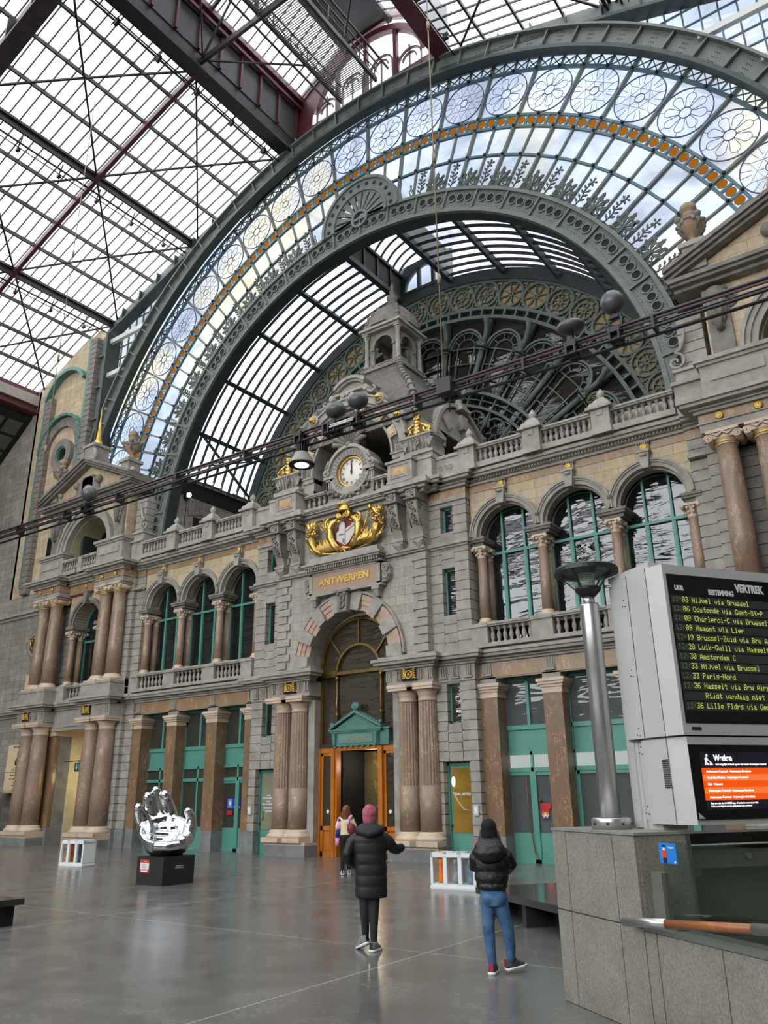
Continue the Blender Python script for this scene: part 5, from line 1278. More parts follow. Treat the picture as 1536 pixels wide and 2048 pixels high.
    m = MB(); m.box(-.95, .95, .25, 1.6, 0, .02); m.box(-.9, .9, 1.55, 1.6, 1.2, 1.55); m.box(-.06, .14, 1.5, 1.6, 0, 3.5); m.box(.82, .96, .2, 1.6, 0, 3.5); m.box(-.96, -.9, .2, 1.6, 0, 3.5); m.build('dark_bands', M['blk'], w)
entrance()
for nm, lc, en in (('lobby_fill_light', (0, .9, 3.0), 30), ('upper_lobby_fill_light', (0, 1.0, 6.5), 25)):
    l = bpy.data.lights.new(nm, 'POINT'); l.energy = en; l.color = (1, .85, .6); l.shadow_soft_size = .2; o = bpy.data.objects.new(nm, l); COL.objects.link(o); o.location = lc  # added point lights, no visible fitting, to brighten the dark lobby
m = MB(); m.box(-3.4, 3.4, 1.7, 1.9, 0, 9.5); m.box(-3.4, 3.4, .3, 1.8, 8.4, 8.6); m.build('wall_inner', M['blk'], None, 'dark inner lobby wall behind the entrance glazing', 'wall', kind='structure')
# passage in the left pavilion with yellow interior and green sign
w = empty('wall_passage', 'ochre-lit corridor behind the ground-floor opening of the left pavilion', 'wall', kind='structure')
m = MB(); m.box(-18.4, -18.05, .7, 2.1, 0, 5.5); m.build('pale_wall', mat_plain('pale_cream_plaster', srgb(214,205,172), .8), w)
m = MB(); m.box(-18.1, -15.2, 2.1, 2.2, 0, 5.5); m.build('ochre_wall', mat_plain('ochre_plaster', srgb(150,118,44), .8), w)
m = MB(); m.box(-18.5, -15.0, .3, 2.1, 5.3, 5.4); m.box(-15.3, -15.2, .7, 2.1, 0, 5.3); m.build('side_wall', mat_plain('olive_plaster', srgb(90,78,38), .8), w)
l = bpy.data.lights.new('passage_lamp', 'POINT'); l.energy = 45; l.color = (1, .8, .45); l.shadow_soft_size = .15; o = bpy.data.objects.new('passage_lamp', l); COL.objects.link(o); o.location = (-16.4, 1.2, 3.0)
w = empty('direction_sign', 'green hanging direction sign with white arrow and toilet pictograms in the passage', 'sign')
m = MB(); m.box(-16.9, -15.75, .2, .25, 3.19, 3.59); m.build('panel', mat_plain('dark_green_sign', srgb(12,84,78), .5), w)
m = MB(); m.box(-17.75, -15.5, .21, .25, 3.64, 3.68); m.box(-16.6, -16.58, .21, .24, 3.58, 3.66); m.build('hanger', M['black'], w)
m = MB(); m.box(-16.74, -16.70, .18, .2, 3.32, 3.52); m.prism([(-16.81, 3.38), (-16.72, 3.26), (-16.63, 3.38)], .18, .2); m.box(-16.54, -16.53, .18, .2, 3.24, 3.54)
for x in (-16.42, -16.26): m.lathe([(.001, 0), (.035, 0), (.035, .01)], (x, .2, 3.5), 10, ax=(0,-1,0)); m.box(x-.04, x+.04, .18, .2, 3.26, 3.45)
m.box(-16.12, -16.1, .18, .2, 3.24, 3.54); m.box(-16.0, -15.8, .18, .2, 3.26, 3.28); m.build('pictograms', M['white'], w)
# restaurant poster
w = empty('restaurant_poster', 'beige restaurant poster with bottle emblem behind the leftmost column', 'poster')
m = MB(); m.box(-22.4, -20.5, -.02, .04, 2.3, 4.6); m.build('board', mat_plain('beige_poster', srgb(222,200,162), .6, 0, .03), w)
ink = mat_plain('brown_ink', srgb(120,60,40), .6)
m = MB(); m.lathe([(.18, 0), (.2, .16), (.12, .3), (.04, .34), (.035, .62)], (-21.45, -.03, 3.62), 14, sy=.05); m.build('bottle_emblem', ink, w)
m = MB(); m.box(-22.4, -20.5, -.03, -.02, 3.28, 3.3); m.build('rule', ink, w)
for i, (tx, z, sz) in enumerate((('RESTAURANT', 4.48, .15), ('Le Royal', 3.42, .2), ('Brasserie · Lunch', 3.14, .13), ('Bar · Drinks · menu', 2.96, .12), ('Desserts', 2.8, .1), ('high tea · Ijs', 2.66, .1), ('Centraal', 2.42, .1))): text('lettering', tx, sz, (-21.45, -.03, z), ink, w, .002)
# ------------------------------------------------------------------ glazed gable with rosettes
CZ = 13.4; P = 6.857
def pol(r, t, y=0): return (r*sin(rad(t)), y, CZ+r*cos(rad(t)))
def rbar(mb, t, r0, r1, wd, y0, y1):
    S, C_ = sin(rad(t)), cos(rad(t)); a = wd/2
    mb.prism([(r0*S-a*C_, CZ+r0*C_+a*S), (r0*S+a*C_, CZ+r0*C_-a*S), (r1*S+a*C_, CZ+r1*C_-a*S), (r1*S-a*C_, CZ+r1*C_+a*S)], y0, y1)
def gable():
    y = .95
    w = empty(win_name(), 'great semicircular glazed gable with round leaded rosettes and amber roundels', 'window', kind='structure')
    m = MB(); m.ring(0, CZ, 12.9, 20.1, y+.02, y+.035, -92, 92, 96); m.build('glass_panes', M['gableglass'], w)
    m = MB()
    for r, wd in ((18.87, .12), (16.77, .1), (16.24, .1), (14.97, .09), (19.46, .1), (13.15, .12)): m.ring(0, CZ, r-wd/2, r+wd/2, y-.06, y+.06, -92, 92, 100)
    m.build('ring_bars', M['ironB'], w)
    m = MB()
    for k in range(-13, 14):
        rbar(m, k*P, 13.1, 19.4, .1, y-.1, y+.08)
        if k < 13: rbar(m, (k+.5)*P, 13.1, 16.24, .07, y-.06, y+.06); rbar(m, (k+.5)*P, 18.87, 19.4, .07, y-.05, y+.05)
    m.build('radial_bars', M['iron'], w)
    m = MB()
    for k in range(-26, 26):
        for q in range(2):
            a, b = (k+q/2)*P/2, (k+(q+1)/2)*P/2; m.beam(pol(18.9, a, y), pol(19.36, b, y), .035, .04); m.beam(pol(19.36, a, y), pol(18.9, b, y), .035, .04)
            if q: rbar(m, a, 18.87, 19.4, .04, y-.03, y+.03)
    m.build('lattice_band', M['ironB'], w)
    m = MB()
    for k in range(-13, 13):
        for r in (18.87, 16.77, 16.24, 14.97):
            for d in (0, .5):
                p = pol(r, (k+d)*P, y-.1); 
                if k*P+d*P > -90: m.sph(p, .075, 6, 4)
    m.build('iron_bosses', M['black'], w)
    m = MB(); a = MB()
    for k in range(-52, 52):
        rbar(m, k*P/4, 16.27, 16.75, .09 if k % 2 else .11, y-.05, y+.05)
        p = pol(16.5, (k+.5)*P/4, y-.02); a.lathe([(.001, 0), (.165, 0), (.165, .02)], p, 14, ax=(0,-1,0), sx=1)
        m.tube([(p[0]+.175*cos(2*pi*i/12), y-.03, p[2]+.175*sin(2*pi*i/12)) for i in range(12)], .014, 4, True)
    m.build('roundel_bars', M['ironB'], w); a.build('amber_roundels', M['amber'], w)
    # two kinds of leaded rosette, shared meshes
    R = .97
    fl = MB(); fl.ring(0, 0, R-.018, R+.018, -.02, .02, 0, 360, 40); fl.ring(0, 0, .2, .225, -.015, .015, 0, 360, 20)
    for k in range(8):
        t = rad(45*k+22.5); c = V3((.49*sin(t), 0, .49*cos(t)))
        pts = []
        for i in range(17):
            u = rad(-105+210*i/16); q = .17; loc = V3((q*sin(u), 0, .12+q*1.0*cos(u))); ex = V3((loc.x, 0, .49+loc.z)); 
            pts.append((ex.x*cos(t)+ex.z*sin(t), 0, -ex.x*sin(t)+ex.z*cos(t)))
        t2 = rad(22.5); pts = [((.215)*sin(t-rad(20)), 0, .215*cos(t-rad(20)))]+pts+[((.215)*sin(t+rad(20)), 0, .215*cos(t+rad(20)))]
        fl.tube(pts, .012, 4); tt = rad(45*k); fl.tube([(.62*sin(tt+pi/8), 0, .62*cos(tt+pi/8))][:0]+[(.78*sin(t), 0, .78*cos(t)), (R*sin(t), 0, R*cos(t))], .011, 4)
    fm = fl.mesh('leaded_rosette'); fm.materials.append(M['lead'])
    st = MB(); st.ring(0, 0, R-.018, R+.018, -.02, .02, 0, 360, 40); st.ring(0, 0, .17, .195, -.015, .015, 0, 360, 20)
    for q in range(2):
        tri = [(.74*sin(rad(120*i+60*q)), 0, .74*cos(rad(120*i+60*q))) for i in range(3)]; st.tube(tri, .012, 4, True)
    for i in range(6):
        t = rad(60*i); st.tube([(.74*sin(t), 0, .74*cos(t)), (R*sin(t), 0, R*cos(t))], .011, 4); t = rad(60*i+30); st.tube([(.19*sin(t), 0, .19*cos(t)), (.40*sin(t), 0, .40*cos(t))], .011, 4)
        for d in (-22, 22): t2 = rad(60*i+d); st.tube([(.60*sin(t2), 0, .60*cos(t2)), (R*sin(t2*1), 0, R*cos(t2))], .010, 4)
    sm = st.mesh('leaded_rosette'); sm.materials.append(M['lead'])
    for j in range(-13, 13):
        tc = (j+.5)*P; o = bpy.data.objects.new('leaded_rosette', sm if ((j+1)//2) % 2 else fm); COL.objects.link(o); o.parent = w; o.location = pol(17.82, tc, y-.04); o.rotation_euler = (0, rad(tc), 0)
    # spandrel glazing between arch girder and roof slope
    for s in (-1, 1):
        w2 = empty(win_name(), 'small gridded glass spandrel between the big arch and the %s roof slope' % sgn_side(s), 'window', kind='structure')
        g = MB(); gb = MB(); xs = [6+i*.6 for i in range(22)]
        def zin(x): return CZ+sqrt(max(20.0**2-x*x, 0)) if x < 20 else 13
        for i in range(len(xs)-1):
            a, b = xs[i], xs[i+1]
            if b > 18.9: break
            g.prism([(s*a, zin(a)), (s*b, zin(b)), (s*b, max(zroof(b)-.6, zin(b)+.01)), (s*a, max(zroof(a)-.6, zin(a)+.01))], y+.02, y+.035)
            gb.box(s*a-.03, s*a+.03, y-.04, y+.04, zin(a), max(zroof(a)-.5, zin(a)))
        for z in [14+i*.75 for i in range(26)]:
            xi = sqrt(max(20.0**2-(z-CZ)**2, 0)); xo = min(18.6, next((x for x in [20-.1*k for k in range(200)] if zroof(x)-.5 > z), 0))
            if xo > xi+.1: gb.box(*sorted((s*xi, s*xo)), y-.035, y+.035, z-.025, z+.025)
        g.box(*sorted((s*18.2, s*18.9)), y+.02, y+.035, 14, 27)
        g.build('glass_panes', M['gableglass'], w2); gb.build('glazing_bars', M['ironB'], w2)
gable()

def girders():
    w = empty('steel_arch', 'grey-green riveted steel arch girder framing the glazed gable', 'arch')
    m = MB(); m.ring(0, CZ, 19.1, 19.26, .12, .56, -91, 91, 96); m.build('lower_flange', M['ironD'], w)
    m = MB(); m.ring(0, CZ, 19.24, 20.05, .32, .42, -91, 91, 96); m.ring(0, CZ, 20.02, 20.12, .1, .62, -91, 91, 96)
    for k in range(-22, 23): rbar(m, k*4.1, 19.26, 20.05, .06, .15, .4)
    for k in range(-22, 22):
        for q in range(4):
            for j in range(3):
                p = pol(19.4+.17*q, k*4.1+1.6+.3*j, .28); m.box(p[0]-.02, p[0]+.02, .29, .33, p[2]-.02, p[2]+.02)
    m.build('web', M['iron'], w)
    for s in (-1, 1):
        w2 = empty('steel_gable_beam', 'straight grey-green steel roof beam rising along the %s slope of the gable' % sgn_side(s), 'beam')
        m = MB(); xs = [4.4+i*.73 for i in range(20)]; xs = [x for x in xs if x < 18.6]+[18.6]
        for a, b in zip(xs, xs[1:]): m.prism([(s*a, zroof(a)-1.0), (s*b, zroof(b)-1.0), (s*b, zroof(b)-.05), (s*a, zroof(a)-.05)], .62, .74)
        m.build('web', M['iron'], w2)
        m = MB()
        for a, b in zip(xs, xs[1:]): m.prism([(s*a, zroof(a)-1.12), (s*b, zroof(b)-1.12), (s*b, zroof(b)-.98), (s*a, zroof(a)-.98)], .3, .95)
        for x in xs[::2]: m.box(s*x-.03, s*x+.03, .4, .7, zroof(x)-1.0, zroof(x)-.05)
        m.build('lower_flange', M['ironD'], w2)
        w3 = empty('steel_post', 'tall riveted grey-green steel post at the %s end of the great arch' % sgn_side(s), 'post')
        m = MB(); m.box(*sorted((s*18.2, s*18.9)), .3, .5, 13, 27.4); 
        for z in range(14, 28, 2): m.box(*sorted((s*18.2, s*18.9)), .1, .5, z-.03, z+.03)
        m.build('plate', M['iron'], w3); m = MB(); m.box(*sorted((s*18.05, s*18.22)), .0, .9, 13, 27.3); m.build('flange', M['ironD'], w3)
        for k, (r, t) in enumerate(((20.1, 48), (20.1, 56), (20.1, 63), (20.1, 69))):
            p = pol(r-.1, s*t, .25); m = MB(); m.box(*sorted((p[0], s*18.3)) if abs(p[0]) < 18.2 else sorted((p[0], s*18.9)), .2, .4, p[2]-.13, p[2]+.13); m.build('strut', M['silver'], w3)
    # inner portal girder with round holes
    y0 = .32
    w = empty('portal_arch', 'broad riveted green steel arch with rows of three round holes and iron cresting', 'arch')
    m = MB(); m.ring(0, CZ, 12.2, 13.0, y0, y0+.1, -91, 91, 90); m.build('web', M['iron'], w)
    m = MB(); m.ring(0, CZ, 12.98, 13.12, y0-.12, y0+.6, -91, 91, 90); m.ring(0, CZ, 12.06, 12.22, y0-.06, y0+.1, -91, 91, 90); m.build('flange', M['iron'], w)
    m = MB(); m.ring(0, CZ, 12.02, 12.14, y0+.05, .95, -91, 91, 90); m.build('soffit', M['ironD'], w)
    m = MB()
    for k in range(-13, 14): rbar(m, k*P, 12.2, 13.0, .07, y0-.1, y0+.05)
    for k in range(-13, 13):
        for q in range(3):
            p = pol(12.66, (k+.5)*P+(q-1)*1.85, y0-.05); m.ring(p[0], p[2], .15, .2, y0-.06, y0+.02, 0, 360, 14)
        for q in range(10):
            for r in (12.92, 12.32): p = pol(r, k*P+.5+q*.65, 0); m.box(p[0]-.015, p[0]+.015, y0-.02, y0, p[2]-.015, p[2]+.015)
    m.build('stiffeners', M['iron'], w)
    h = MB(); h.lathe([(.001, 0), (.152, 0), (.152, .012)], (0, 0, 0), 14, ax=(0,-1,0)); hm = h.mesh('round_hole'); hm.materials.append(M['blk'])
    for k in range(-13, 13):
        for q in range(3):
            p = pol(12.66, (k+.5)*P+(q-1)*1.85, 0); o = bpy.data.objects.new('round_hole', hm); COL.objects.link(o); o.parent = w; o.location = (p[0], y0-.012, p[2])
    # cresting: palmettes and star sprays
    def leaf(m, p0, t, L, wd):
        d = V3((sin(t), 0, cos(t))); n = V3((cos(t), 0, -sin(t))); p0 = V3(p0)
        pts = [(0, .25), (.3, .35), (.55, .8), (.62, 1.4), (.78, .6), (.86, .9), (1, 0)]
        poly = [p0+d*L*a+n*wd*b for a, b in pts]+[p0+d*L*a-n*wd*b for a, b in reversed(pts[:-1])]
        m.prism([(q.x, q.z) for q in poly], -.02, .02)
    pm = MB()
    for k in range(5): leaf(pm, (0, 0, .15), rad(-64+32*k), .62-.05*abs(k-2), .075)
    for q in (-1, 1): spiral(pm, (q*.24, .16), .16, 1.4, .035, q, pi, 0, 18); pm.tube([(q*.05, 0, 0), (q*.2, 0, .02), (q*.38, 0, .1)], .03, 5); spiral(pm, (q*.3, -.02), .1, 1.2, .03, q, pi, 0, 12)
    pm.box(-.08, .08, -.05, .05, -.08, .25); pme = pm.mesh('palmette'); pme.materials.append(M['crest'])
    sm = MB(); sm.tube([(0, 0, -.1), (.05, 0, .3), (-.02, 0, .55), (.04, 0, .85)], .025, 5)
    for k in range(5): leaf(sm, (.04, 0, .88), rad(72*k), .17, .03)
    for k in range(7): q = 1 if k % 2 else -1; leaf(sm, (.02, 0, .08+.08*k), rad(q*48), .22, .03)
    for q in (-1, 1): sm.tube([(0, 0, 0), (q*.2, 0, -.02), (q*.42, 0, .08), (q*.5, 0, .25), (q*.42, 0, .36), (q*.34, 0, .28), (q*.4, 0, .22)], .022, 5); leaf(sm, (q*.44, 0, .32), rad(q*10), .22, .03)
    sme = sm.mesh('star_spray'); sme.materials.append(M['crest'])
    for k in range(-25, 26):
        t = k*P/2
        if abs(t) < 11: continue
        o = bpy.data.objects.new('palmette' if k % 2 else 'star_spray', pme if k % 2 else sme); COL.objects.link(o); o.parent = w; o.location = pol(13.18, t, .35); o.rotation_euler = (0, rad(t), 0); o.scale = (1.15, 1.15, 1.15)
    # central wheel ornament
    w2 = empty('wheel_ornament', 'half-round pierced green iron wheel on the crown of the holed arch', 'ornament')
    c = 26.45; m = MB(); y1 = .18
    m.ring(0, c, 1.5, 2.0, y1, y1+.12, -96, 96, 48); m.ring(0, c, 1.98, 2.12, y1-.08, y1+.45, -98, 98, 48); m.ring(0, c, 1.4, 1.52, y1-.05, y1+.2, -98, 98, 40); m.ring(0, c, .34, .46, y1, y1+.15, 0, 360, 24); m.build('rim', M['iron'], w2)
    m = MB()
    for k in range(-5, 6):
        t = rad(k*17+8.5) if 0 else rad(k*18)
        m.prism([(.42*sin(t)-.04*cos(t), c+.42*cos(t)+.04*sin(t)), (.42*sin(t)+.04*cos(t), c+.42*cos(t)-.04*sin(t)), (1.2*sin(t+.11), c+1.2*cos(t+.11)), (1.45*sin(t+.16), c+1.45*cos(t+.16)), (1.45*sin(t-.16), c+1.45*cos(t-.16)), (1.2*sin(t-.11), c+1.2*cos(t-.11))], y1+.02, y1+.12)
    m.build('petal_spokes', M['iron'], w2)
    m = MB()
    for k in range(-6, 7): t = rad(k*15); p = (1.75*sin(t), y1-.01, c+1.75*cos(t)); m.lathe([(.001, 0), (.09, 0), (.09, .02)], p, 12, ax=(0,-1,0))
    m.build('hole_band', M['blk'], w2)
girders()

# ------------------------------------------------------------------ vault bay behind the portal arch
def vault():
    ya, yb = 1.5, 5.75
    w = empty('ceiling_vault', 'glazed barrel vault of the bay behind the holed arch', 'ceiling', kind='structure')
    m = MB(); m.ring(0, CZ, 12.48, 12.5, .9, yb, -73, -6.9, 40); m.ring(0, CZ, 12.48, 12.5, .9, yb, 6.9, 73, 40); m.build('glass_panes', M['vaultglass'], w)
    m = MB()
    for k in range(8): yy = 1.35+k*.56; m.ring(0, CZ, 12.34, 12.47, yy, yy+.06, -73, -6.9, 40); m.ring(0, CZ, 12.34, 12.47, yy, yy+.06, 6.9, 73, 40)
    m.build('glazing_bars', M['bars'], w)
    m = MB()
    for t in (-61.7, -48, -34.3, -20.6, 20.6, 34.3, 48, 61.7): m.beam(pol(12.3, t, .9), pol(12.3, t, yb), .2, .26, up=(sin(rad(t)), 0, cos(rad(t))))
    for t in (-6.9, 6.9): m.beam(pol(12.35, t, .9), pol(12.35, t, yb), .26, .3, up=(sin(rad(t)), 0, cos(rad(t))))
    for s in (-1, 1): m.beam(pol(12.2, s*61.7, 1.2), pol(12.0, s*73, yb), .1, .1); m.beam(pol(12.2, s*61.7, yb-.3), pol(12.1, s*70, 1.2), .06, .06)
    m.build('purlins', M['ironD'], w)
    # raised monitor
    m = MB()
    for s in (-1, 1): m.box(*sorted((s*1.5, s*1.58)), .9, yb, 25.75, 27.1)
    m.build('monitor_sides', mat_plain('brown_boarding', srgb(74,66,60), .7), w)
    m = MB()
    for s in (-1, 1):
        for k in range(4): m.box(*sorted((s*1.4, s*1.52)), 1.3+k*1.1, 1.4+k*1.1, 25.75, 27.1)
        m.box(*sorted((s*1.36, s*1.58)), .9, yb, 27.05, 27.2)
    m.build('monitor_posts', M['ironD'], w)
    m = MB(); m.ring(0, 26.3, 1.72, 1.74, .9, yb, -62, 62, 12); m.build('monitor_glass', M['vaultglass'], w)
    m = MB()
    for k in range(9): m.ring(0, 26.3, 1.62, 1.72, 1.2+k*.52, 1.26+k*.52, -62, 62, 12)
    m.build('monitor_bars', M['bars'], w)
    wn = empty(win_name(), 'little semicircular clerestory window high at the back of the vault', 'window', kind='structure')
    m = MB(); m.ring(0, 26.05, 1.25, 1.5, yb-.1, yb+.1, -90, 90, 20); m.box(-1.5, 1.5, yb-.1, yb+.1, 25.85, 26.08)
    for x in (-.42, .42): m.box(x-.08, x+.08, yb-.08, yb+.1, 26, 27.3)
    for s in (-1, 1): m.prism([(s*1.55, 25.9), (s*1.55, 27.6), (0, 27.75), (0, 27.5), (s*.7, 27.35), (s*1.2, 26.9), (s*1.45, 26.2)], yb-.05, yb+.05)
    m.build('frame', M['ironD'], wn); m = MB(); m.prism([(1.3*sin(rad(t)), 26.05+1.3*cos(rad(t))) for t in range(-90, 91, 10)], yb+.0, yb+.02); m.build('glass_pane', M['gableglass'], wn)
    # side walls, beam and lamps of the bay
    for s in (-1, 1):
        sd = sgn_side(s); ws = empty('wall_vault_'+sd, 'grey stone side wall of the vaulted bay, %s side' % sd, 'wall', kind='structure')
        m = MB(); m.box(*sorted((s*12.05, s*12.6)), .6, 6.6, 12.6, 17.0); m.build('masonry', M['stone'], ws)
        m = MB(); m.box(*sorted((s*12.0, s*12.2)), .9, 6.4, 16.3, 17.1); m.build('black_beam', M['blk'], ws)
        m = MB(); m.box(*sorted((s*11.9, s*12.1)), .9, 6.4, 17.05, 17.25); m.build('green_ledge', M['iron'], ws)
        m = MB(); m.box(*sorted((s*11.98, s*12.1)), 2.1, 3.3, 12.6, 15.3); fo = m.build('arched_opening', M['blk'], ws); m = MB(); m.box(*sorted((s*11.93, s*12.0)), 3.15, 3.3, 12.6, 15.2); m.box(*sorted((s*11.93, s*12.0)), 2.1, 3.3, 14.2, 14.3); m.build('teal_frame', M['teal'], fo)
        m = MB()
        for k in range(9): m.box(*sorted((s*12.0, s*12.1)), 1.75+k*.22, 1.95+k*.22, 15.3+.2*sin(pi*k/8), 16.1+.15*sin(pi*k/8))
        m.build('lintel_voussoirs', M['dark'], ws)
        if s < 0:
            for yy, nm in ((3.2, 'near'), (5.1, 'far')):
                lw = empty('tube_light', 'lit fluorescent tube on the green ledge of the vaulted bay, the %ser one' % ('near' if nm == 'near' else 'farth'), 'lamp', 'fluorescent tubes in the vaulted bay', loc=(-11.86, yy, 17.35))
                m = MB(); m.cyl((0, -.45, 0), (0, .45, 0), .06); m.build('tube', mat_emit('cool_tube_glow', (1, 1, .88, 1), 6), lw); m = MB(); m.box(-.1, 0, -.5, .5, -.1, -.03); m.build('housing', M['silver'], lw)
            lw = empty('flood_lamp', 'small lit floodlight at the left foot of the holed arch', 'lamp', loc=(-11.75, 1.5, 16.25))
            m = MB(); m.sph((0, 0, 0), .12, 10, 8); m.build('bulb', mat_emit('floodlight_glow', (1, .98, .85, 1), 9), lw); m = MB(); m.box(-.25, -.05, -.12, .12, -.15, .15); m.cyl((-.15, 0, -.1), (-.2, 0, -1.6), .02); m.build('bracket', M['black'], lw)
vault()

def rear():
    y = 5.75
    w = empty(win_name(), 'large fan-shaped rose window in green iron with brown reflecting glass', 'window', kind='structure')
    m = MB(); m.ring(0, CZ, 10.45, 12.5, y+.12, y+.2, -100, 100, 90); m.build('ochre_panel', M['panelB'], w)
    m = MB(); m.ring(0, CZ, 11.95, 12.5, y-.1, y+.2, -92, 92, 90); m.build('outer_girder', M['ironD'], w)
    m = MB(); m.ring(0, CZ, 11.86, 11.96, y-.02, y+.2, -92, 92, 90); m.ring(0, CZ, 10.42, 10.56, y-.06, y+.2, -92, 92, 90); m.ring(0, CZ, 9.93, 10.09, y-.16, y+.2, -92, 92, 90); m.ring(0, CZ, 11.7, 11.74, y+.02, y+.2, -92, 92, 90)
    for k in range(-13, 14):
        rbar(m, k*P, 10.5, 11.9, .06, y, y+.16)
        for q in (0, .5): rbar(m, (k+q)*P, 10.05, 10.48, .1, y-.08, y+.2)
        for q in (.25, .5, .75): rbar(m, (k+q)*P, 11.7, 11.9, .05, y, y+.16)
    for k in range(-13, 13):
        c = pol(11.2, (k+.5)*P, y)
        for dt, r in ((-P/2, 10.56), (P/2, 10.56), (-P/2, 11.72), (P/2, 11.72)):
            e = pol(r, (k+.5)*P+dt, y+.08); d = (V3(e)-V3((c[0], y+.08, c[2]))); L = d.length; d.normalize(); s0 = V3((c[0], y+.08, c[2]))+d*.62; m.beam(s0, e, .05, .05)
    m.build('ring_frame', M['ironR'], w)
    A = MB(); A.ring(0, 0, .58, .68, -.1, .04, 0, 360, 28); A.ring(0, 0, .05, .12, -.06, .03, 0, 360, 12)
    for k in range(8): t = rad(45*k); A.beam((.06*sin(t), -.02, .06*cos(t)), (.62*sin(t), -.02, .62*cos(t)), .045, .05); A.beam((.2*sin(t), -.03, .2*cos(t)), (.42*sin(t), -.03, .42*cos(t)), .08, .03)
    am = A.mesh('iron_wheel'); am.materials.append(M['ironR'])
    B = MB(); B.ring(0, 0, .58, .68, -.1, .04, 0, 360, 28); B.ring(0, 0, .36, .42, -.06, .03, 0, 360, 24); B.ring(0, 0, .04, .14, -.06, .03, 0, 360, 12)
    for k in range(8): t = rad(45*k); B.beam((.4*sin(t), -.02, .4*cos(t)), (.62*sin(t), -.02, .62*cos(t)), .045, .05); B.beam((.08*sin(t+.39), -.03, .08*cos(t+.39)), (.38*sin(t+.39), -.03, .38*cos(t+.39)), .07, .04)
    bm_ = B.mesh('iron_wheel'); bm_.materials.append(M['ironR'])
    for k in range(-13, 13):
        kk = k if k >= 0 else -k-1; typ = ((kk-2)//2) % 2   # pairs of spoked and rosette wheels
        o = bpy.data.objects.new('iron_wheel', am if typ == 0 and kk not in (0, 1) or kk in (3, 4, 7, 8) else bm_); 
        o.data = am if kk in (3, 4, 7, 8, 11) else bm_
        COL.objects.link(o); o.parent = w; o.location = pol(11.2, (k+.5)*P, y+.05); o.rotation_euler = (0, rad((k+.5)*P+22.5), 0)
    m = MB(); m.prism([(10.5*sin(rad(t)), CZ+10.5*cos(rad(t))) for t in range(-92, 93, 4)], y+.22, y+.25); m.build('glass', M['gwr'], w)
    # fan arches and columns
    m = MB(); thin = MB()
    for k in range(-6, 7):
        t = k*2*P; hw = P*.83; rc = 8.55; c = pol(rc, t); r = rc*sin(rad(P))*.93
        m.ring(c[0], c[2], r-.1, r, y-.06, y+.2, t-95, t+95, 22)
        m.ring(c[0], c[2], r-.2, r-.14, y+.0, y+.2, t-95, t+95, 22)
        thin.ring(c[0], c[2], r-.5, r-.46, y+.08, y+.2, t-90, t+90, 16)
        S, C_ = sin(rad(t)), cos(rad(t))
        for q in (-1, 1):
            for off in (r-.05, r-.48):
                rin = 6.3; ff = rin/rc
                a = V3((c[0]+q*off*C_, y+.1, c[2]-q*off*S)); ang = t+q*math.degrees(math.atan(off/rc)); b = V3(pol(rin+.05, t+q*math.degrees(math.atan(off/rc))*(.9), y+.1))
                (thin).beam(a, b, .05, .06)
        for u in (-60, -20, 20, 60): a = rad(t+u); thin.beam((c[0]+(r-.46)*sin(a), y+.1, c[2]+(r-.46)*cos(a)), (c[0]+(r-.14)*sin(a), y+.1, c[2]+(r-.14)*cos(a)), .04, .05)
        for rr in (7.0, 7.75, 8.55): thin.ring(0, CZ, rr-.025, rr+.025, y+.08, y+.2, t-P*.9, t+P*.9, 8)
    m.build('fan_arches', M['ironR'], w); thin.build('thin_bars', M['ironR'], w)
    m = MB()
    for k in range(-7, 7):
        t = (k+.5)*2*P
        m.cyl(pol(6.3, t, y-.12), pol(8.4, t, y-.12), .13, .12, 10); 
        for rr, q in ((6.35, .17), (6.6, .16), (8.35, .18), (8.5, .24), (8.62, .2)): m.cyl(pol(rr-.04, t, y-.12), pol(rr+.04, t, y-.12), q, n=10)
        for a in range(4): p = pol(8.55, t+(.9 if a % 2 else -.9), y-.2-.1*(a//2)); m.sph(p, .1, 7, 5)
        m.tube([pol(8.6, t, y-.12), pol(9.2, t, y-.14), pol(9.6, t, y-.3), pol(9.85, t, y-.55)], [.13, .12, .12, .14], 8); rbar(m, t, 8.6, 9.95, .14, y-.05, y+.15)
    m.build('iron_columns', M['ironR'], w)
    m = MB()
    for r, wd, d in ((6.25, .14, .3), (5.6, .12, .2), (5.95, .04, .1)): m.ring(0, CZ, r-wd/2, r+wd/2, y-d, y+.2, -92, 92, 70)
    for k in range(-13, 14):
        rbar(m, k*P, 5.6, 6.25, .07, y-.1, y+.15)
    for k in range(-6, 7):
        t = k*2*P; c = pol(4.9, t); m.ring(c[0], c[2], .5, .58, y-.06, y+.15, t-100, t+100, 18); m.ring(c[0], c[2], .2, .24, y+.05, y+.15, 0, 360, 12)
        for q in range(8): a = rad(45*q); m.beam((c[0]+.24*sin(a), y+.1, c[2]+.24*cos(a)), (c[0]+.5*sin(a), y+.1, c[2]+.5*cos(a)), .03, .05)
        rbar(m, t+P, 3.4, 5.6, .1, y-.1, y+.15); m.beam(pol(4.9, t+P*.6, y), pol(5.5, t+P, y), .07, .1); m.beam(pol(4.9, t+P*1.4, y), pol(5.5, t+P, y), .07, .1)
    m.ring(0, CZ, 3.2, 3.4, y-.1, y+.2, -92, 92, 50)
    m.build('inner_band', M['ironR'], w)
    m = MB(); m.prism([(-12.3, 12.6)]+[(12.3*sin(rad(t)), CZ+12.3*cos(rad(t))) for t in range(-90, 91, 5)]+[(12.3, 12.6)], y+.26, y+.4); m.build('wall_rear', M['blk'], None, 'dark backing wall behind the rose window', 'wall', kind='structure')
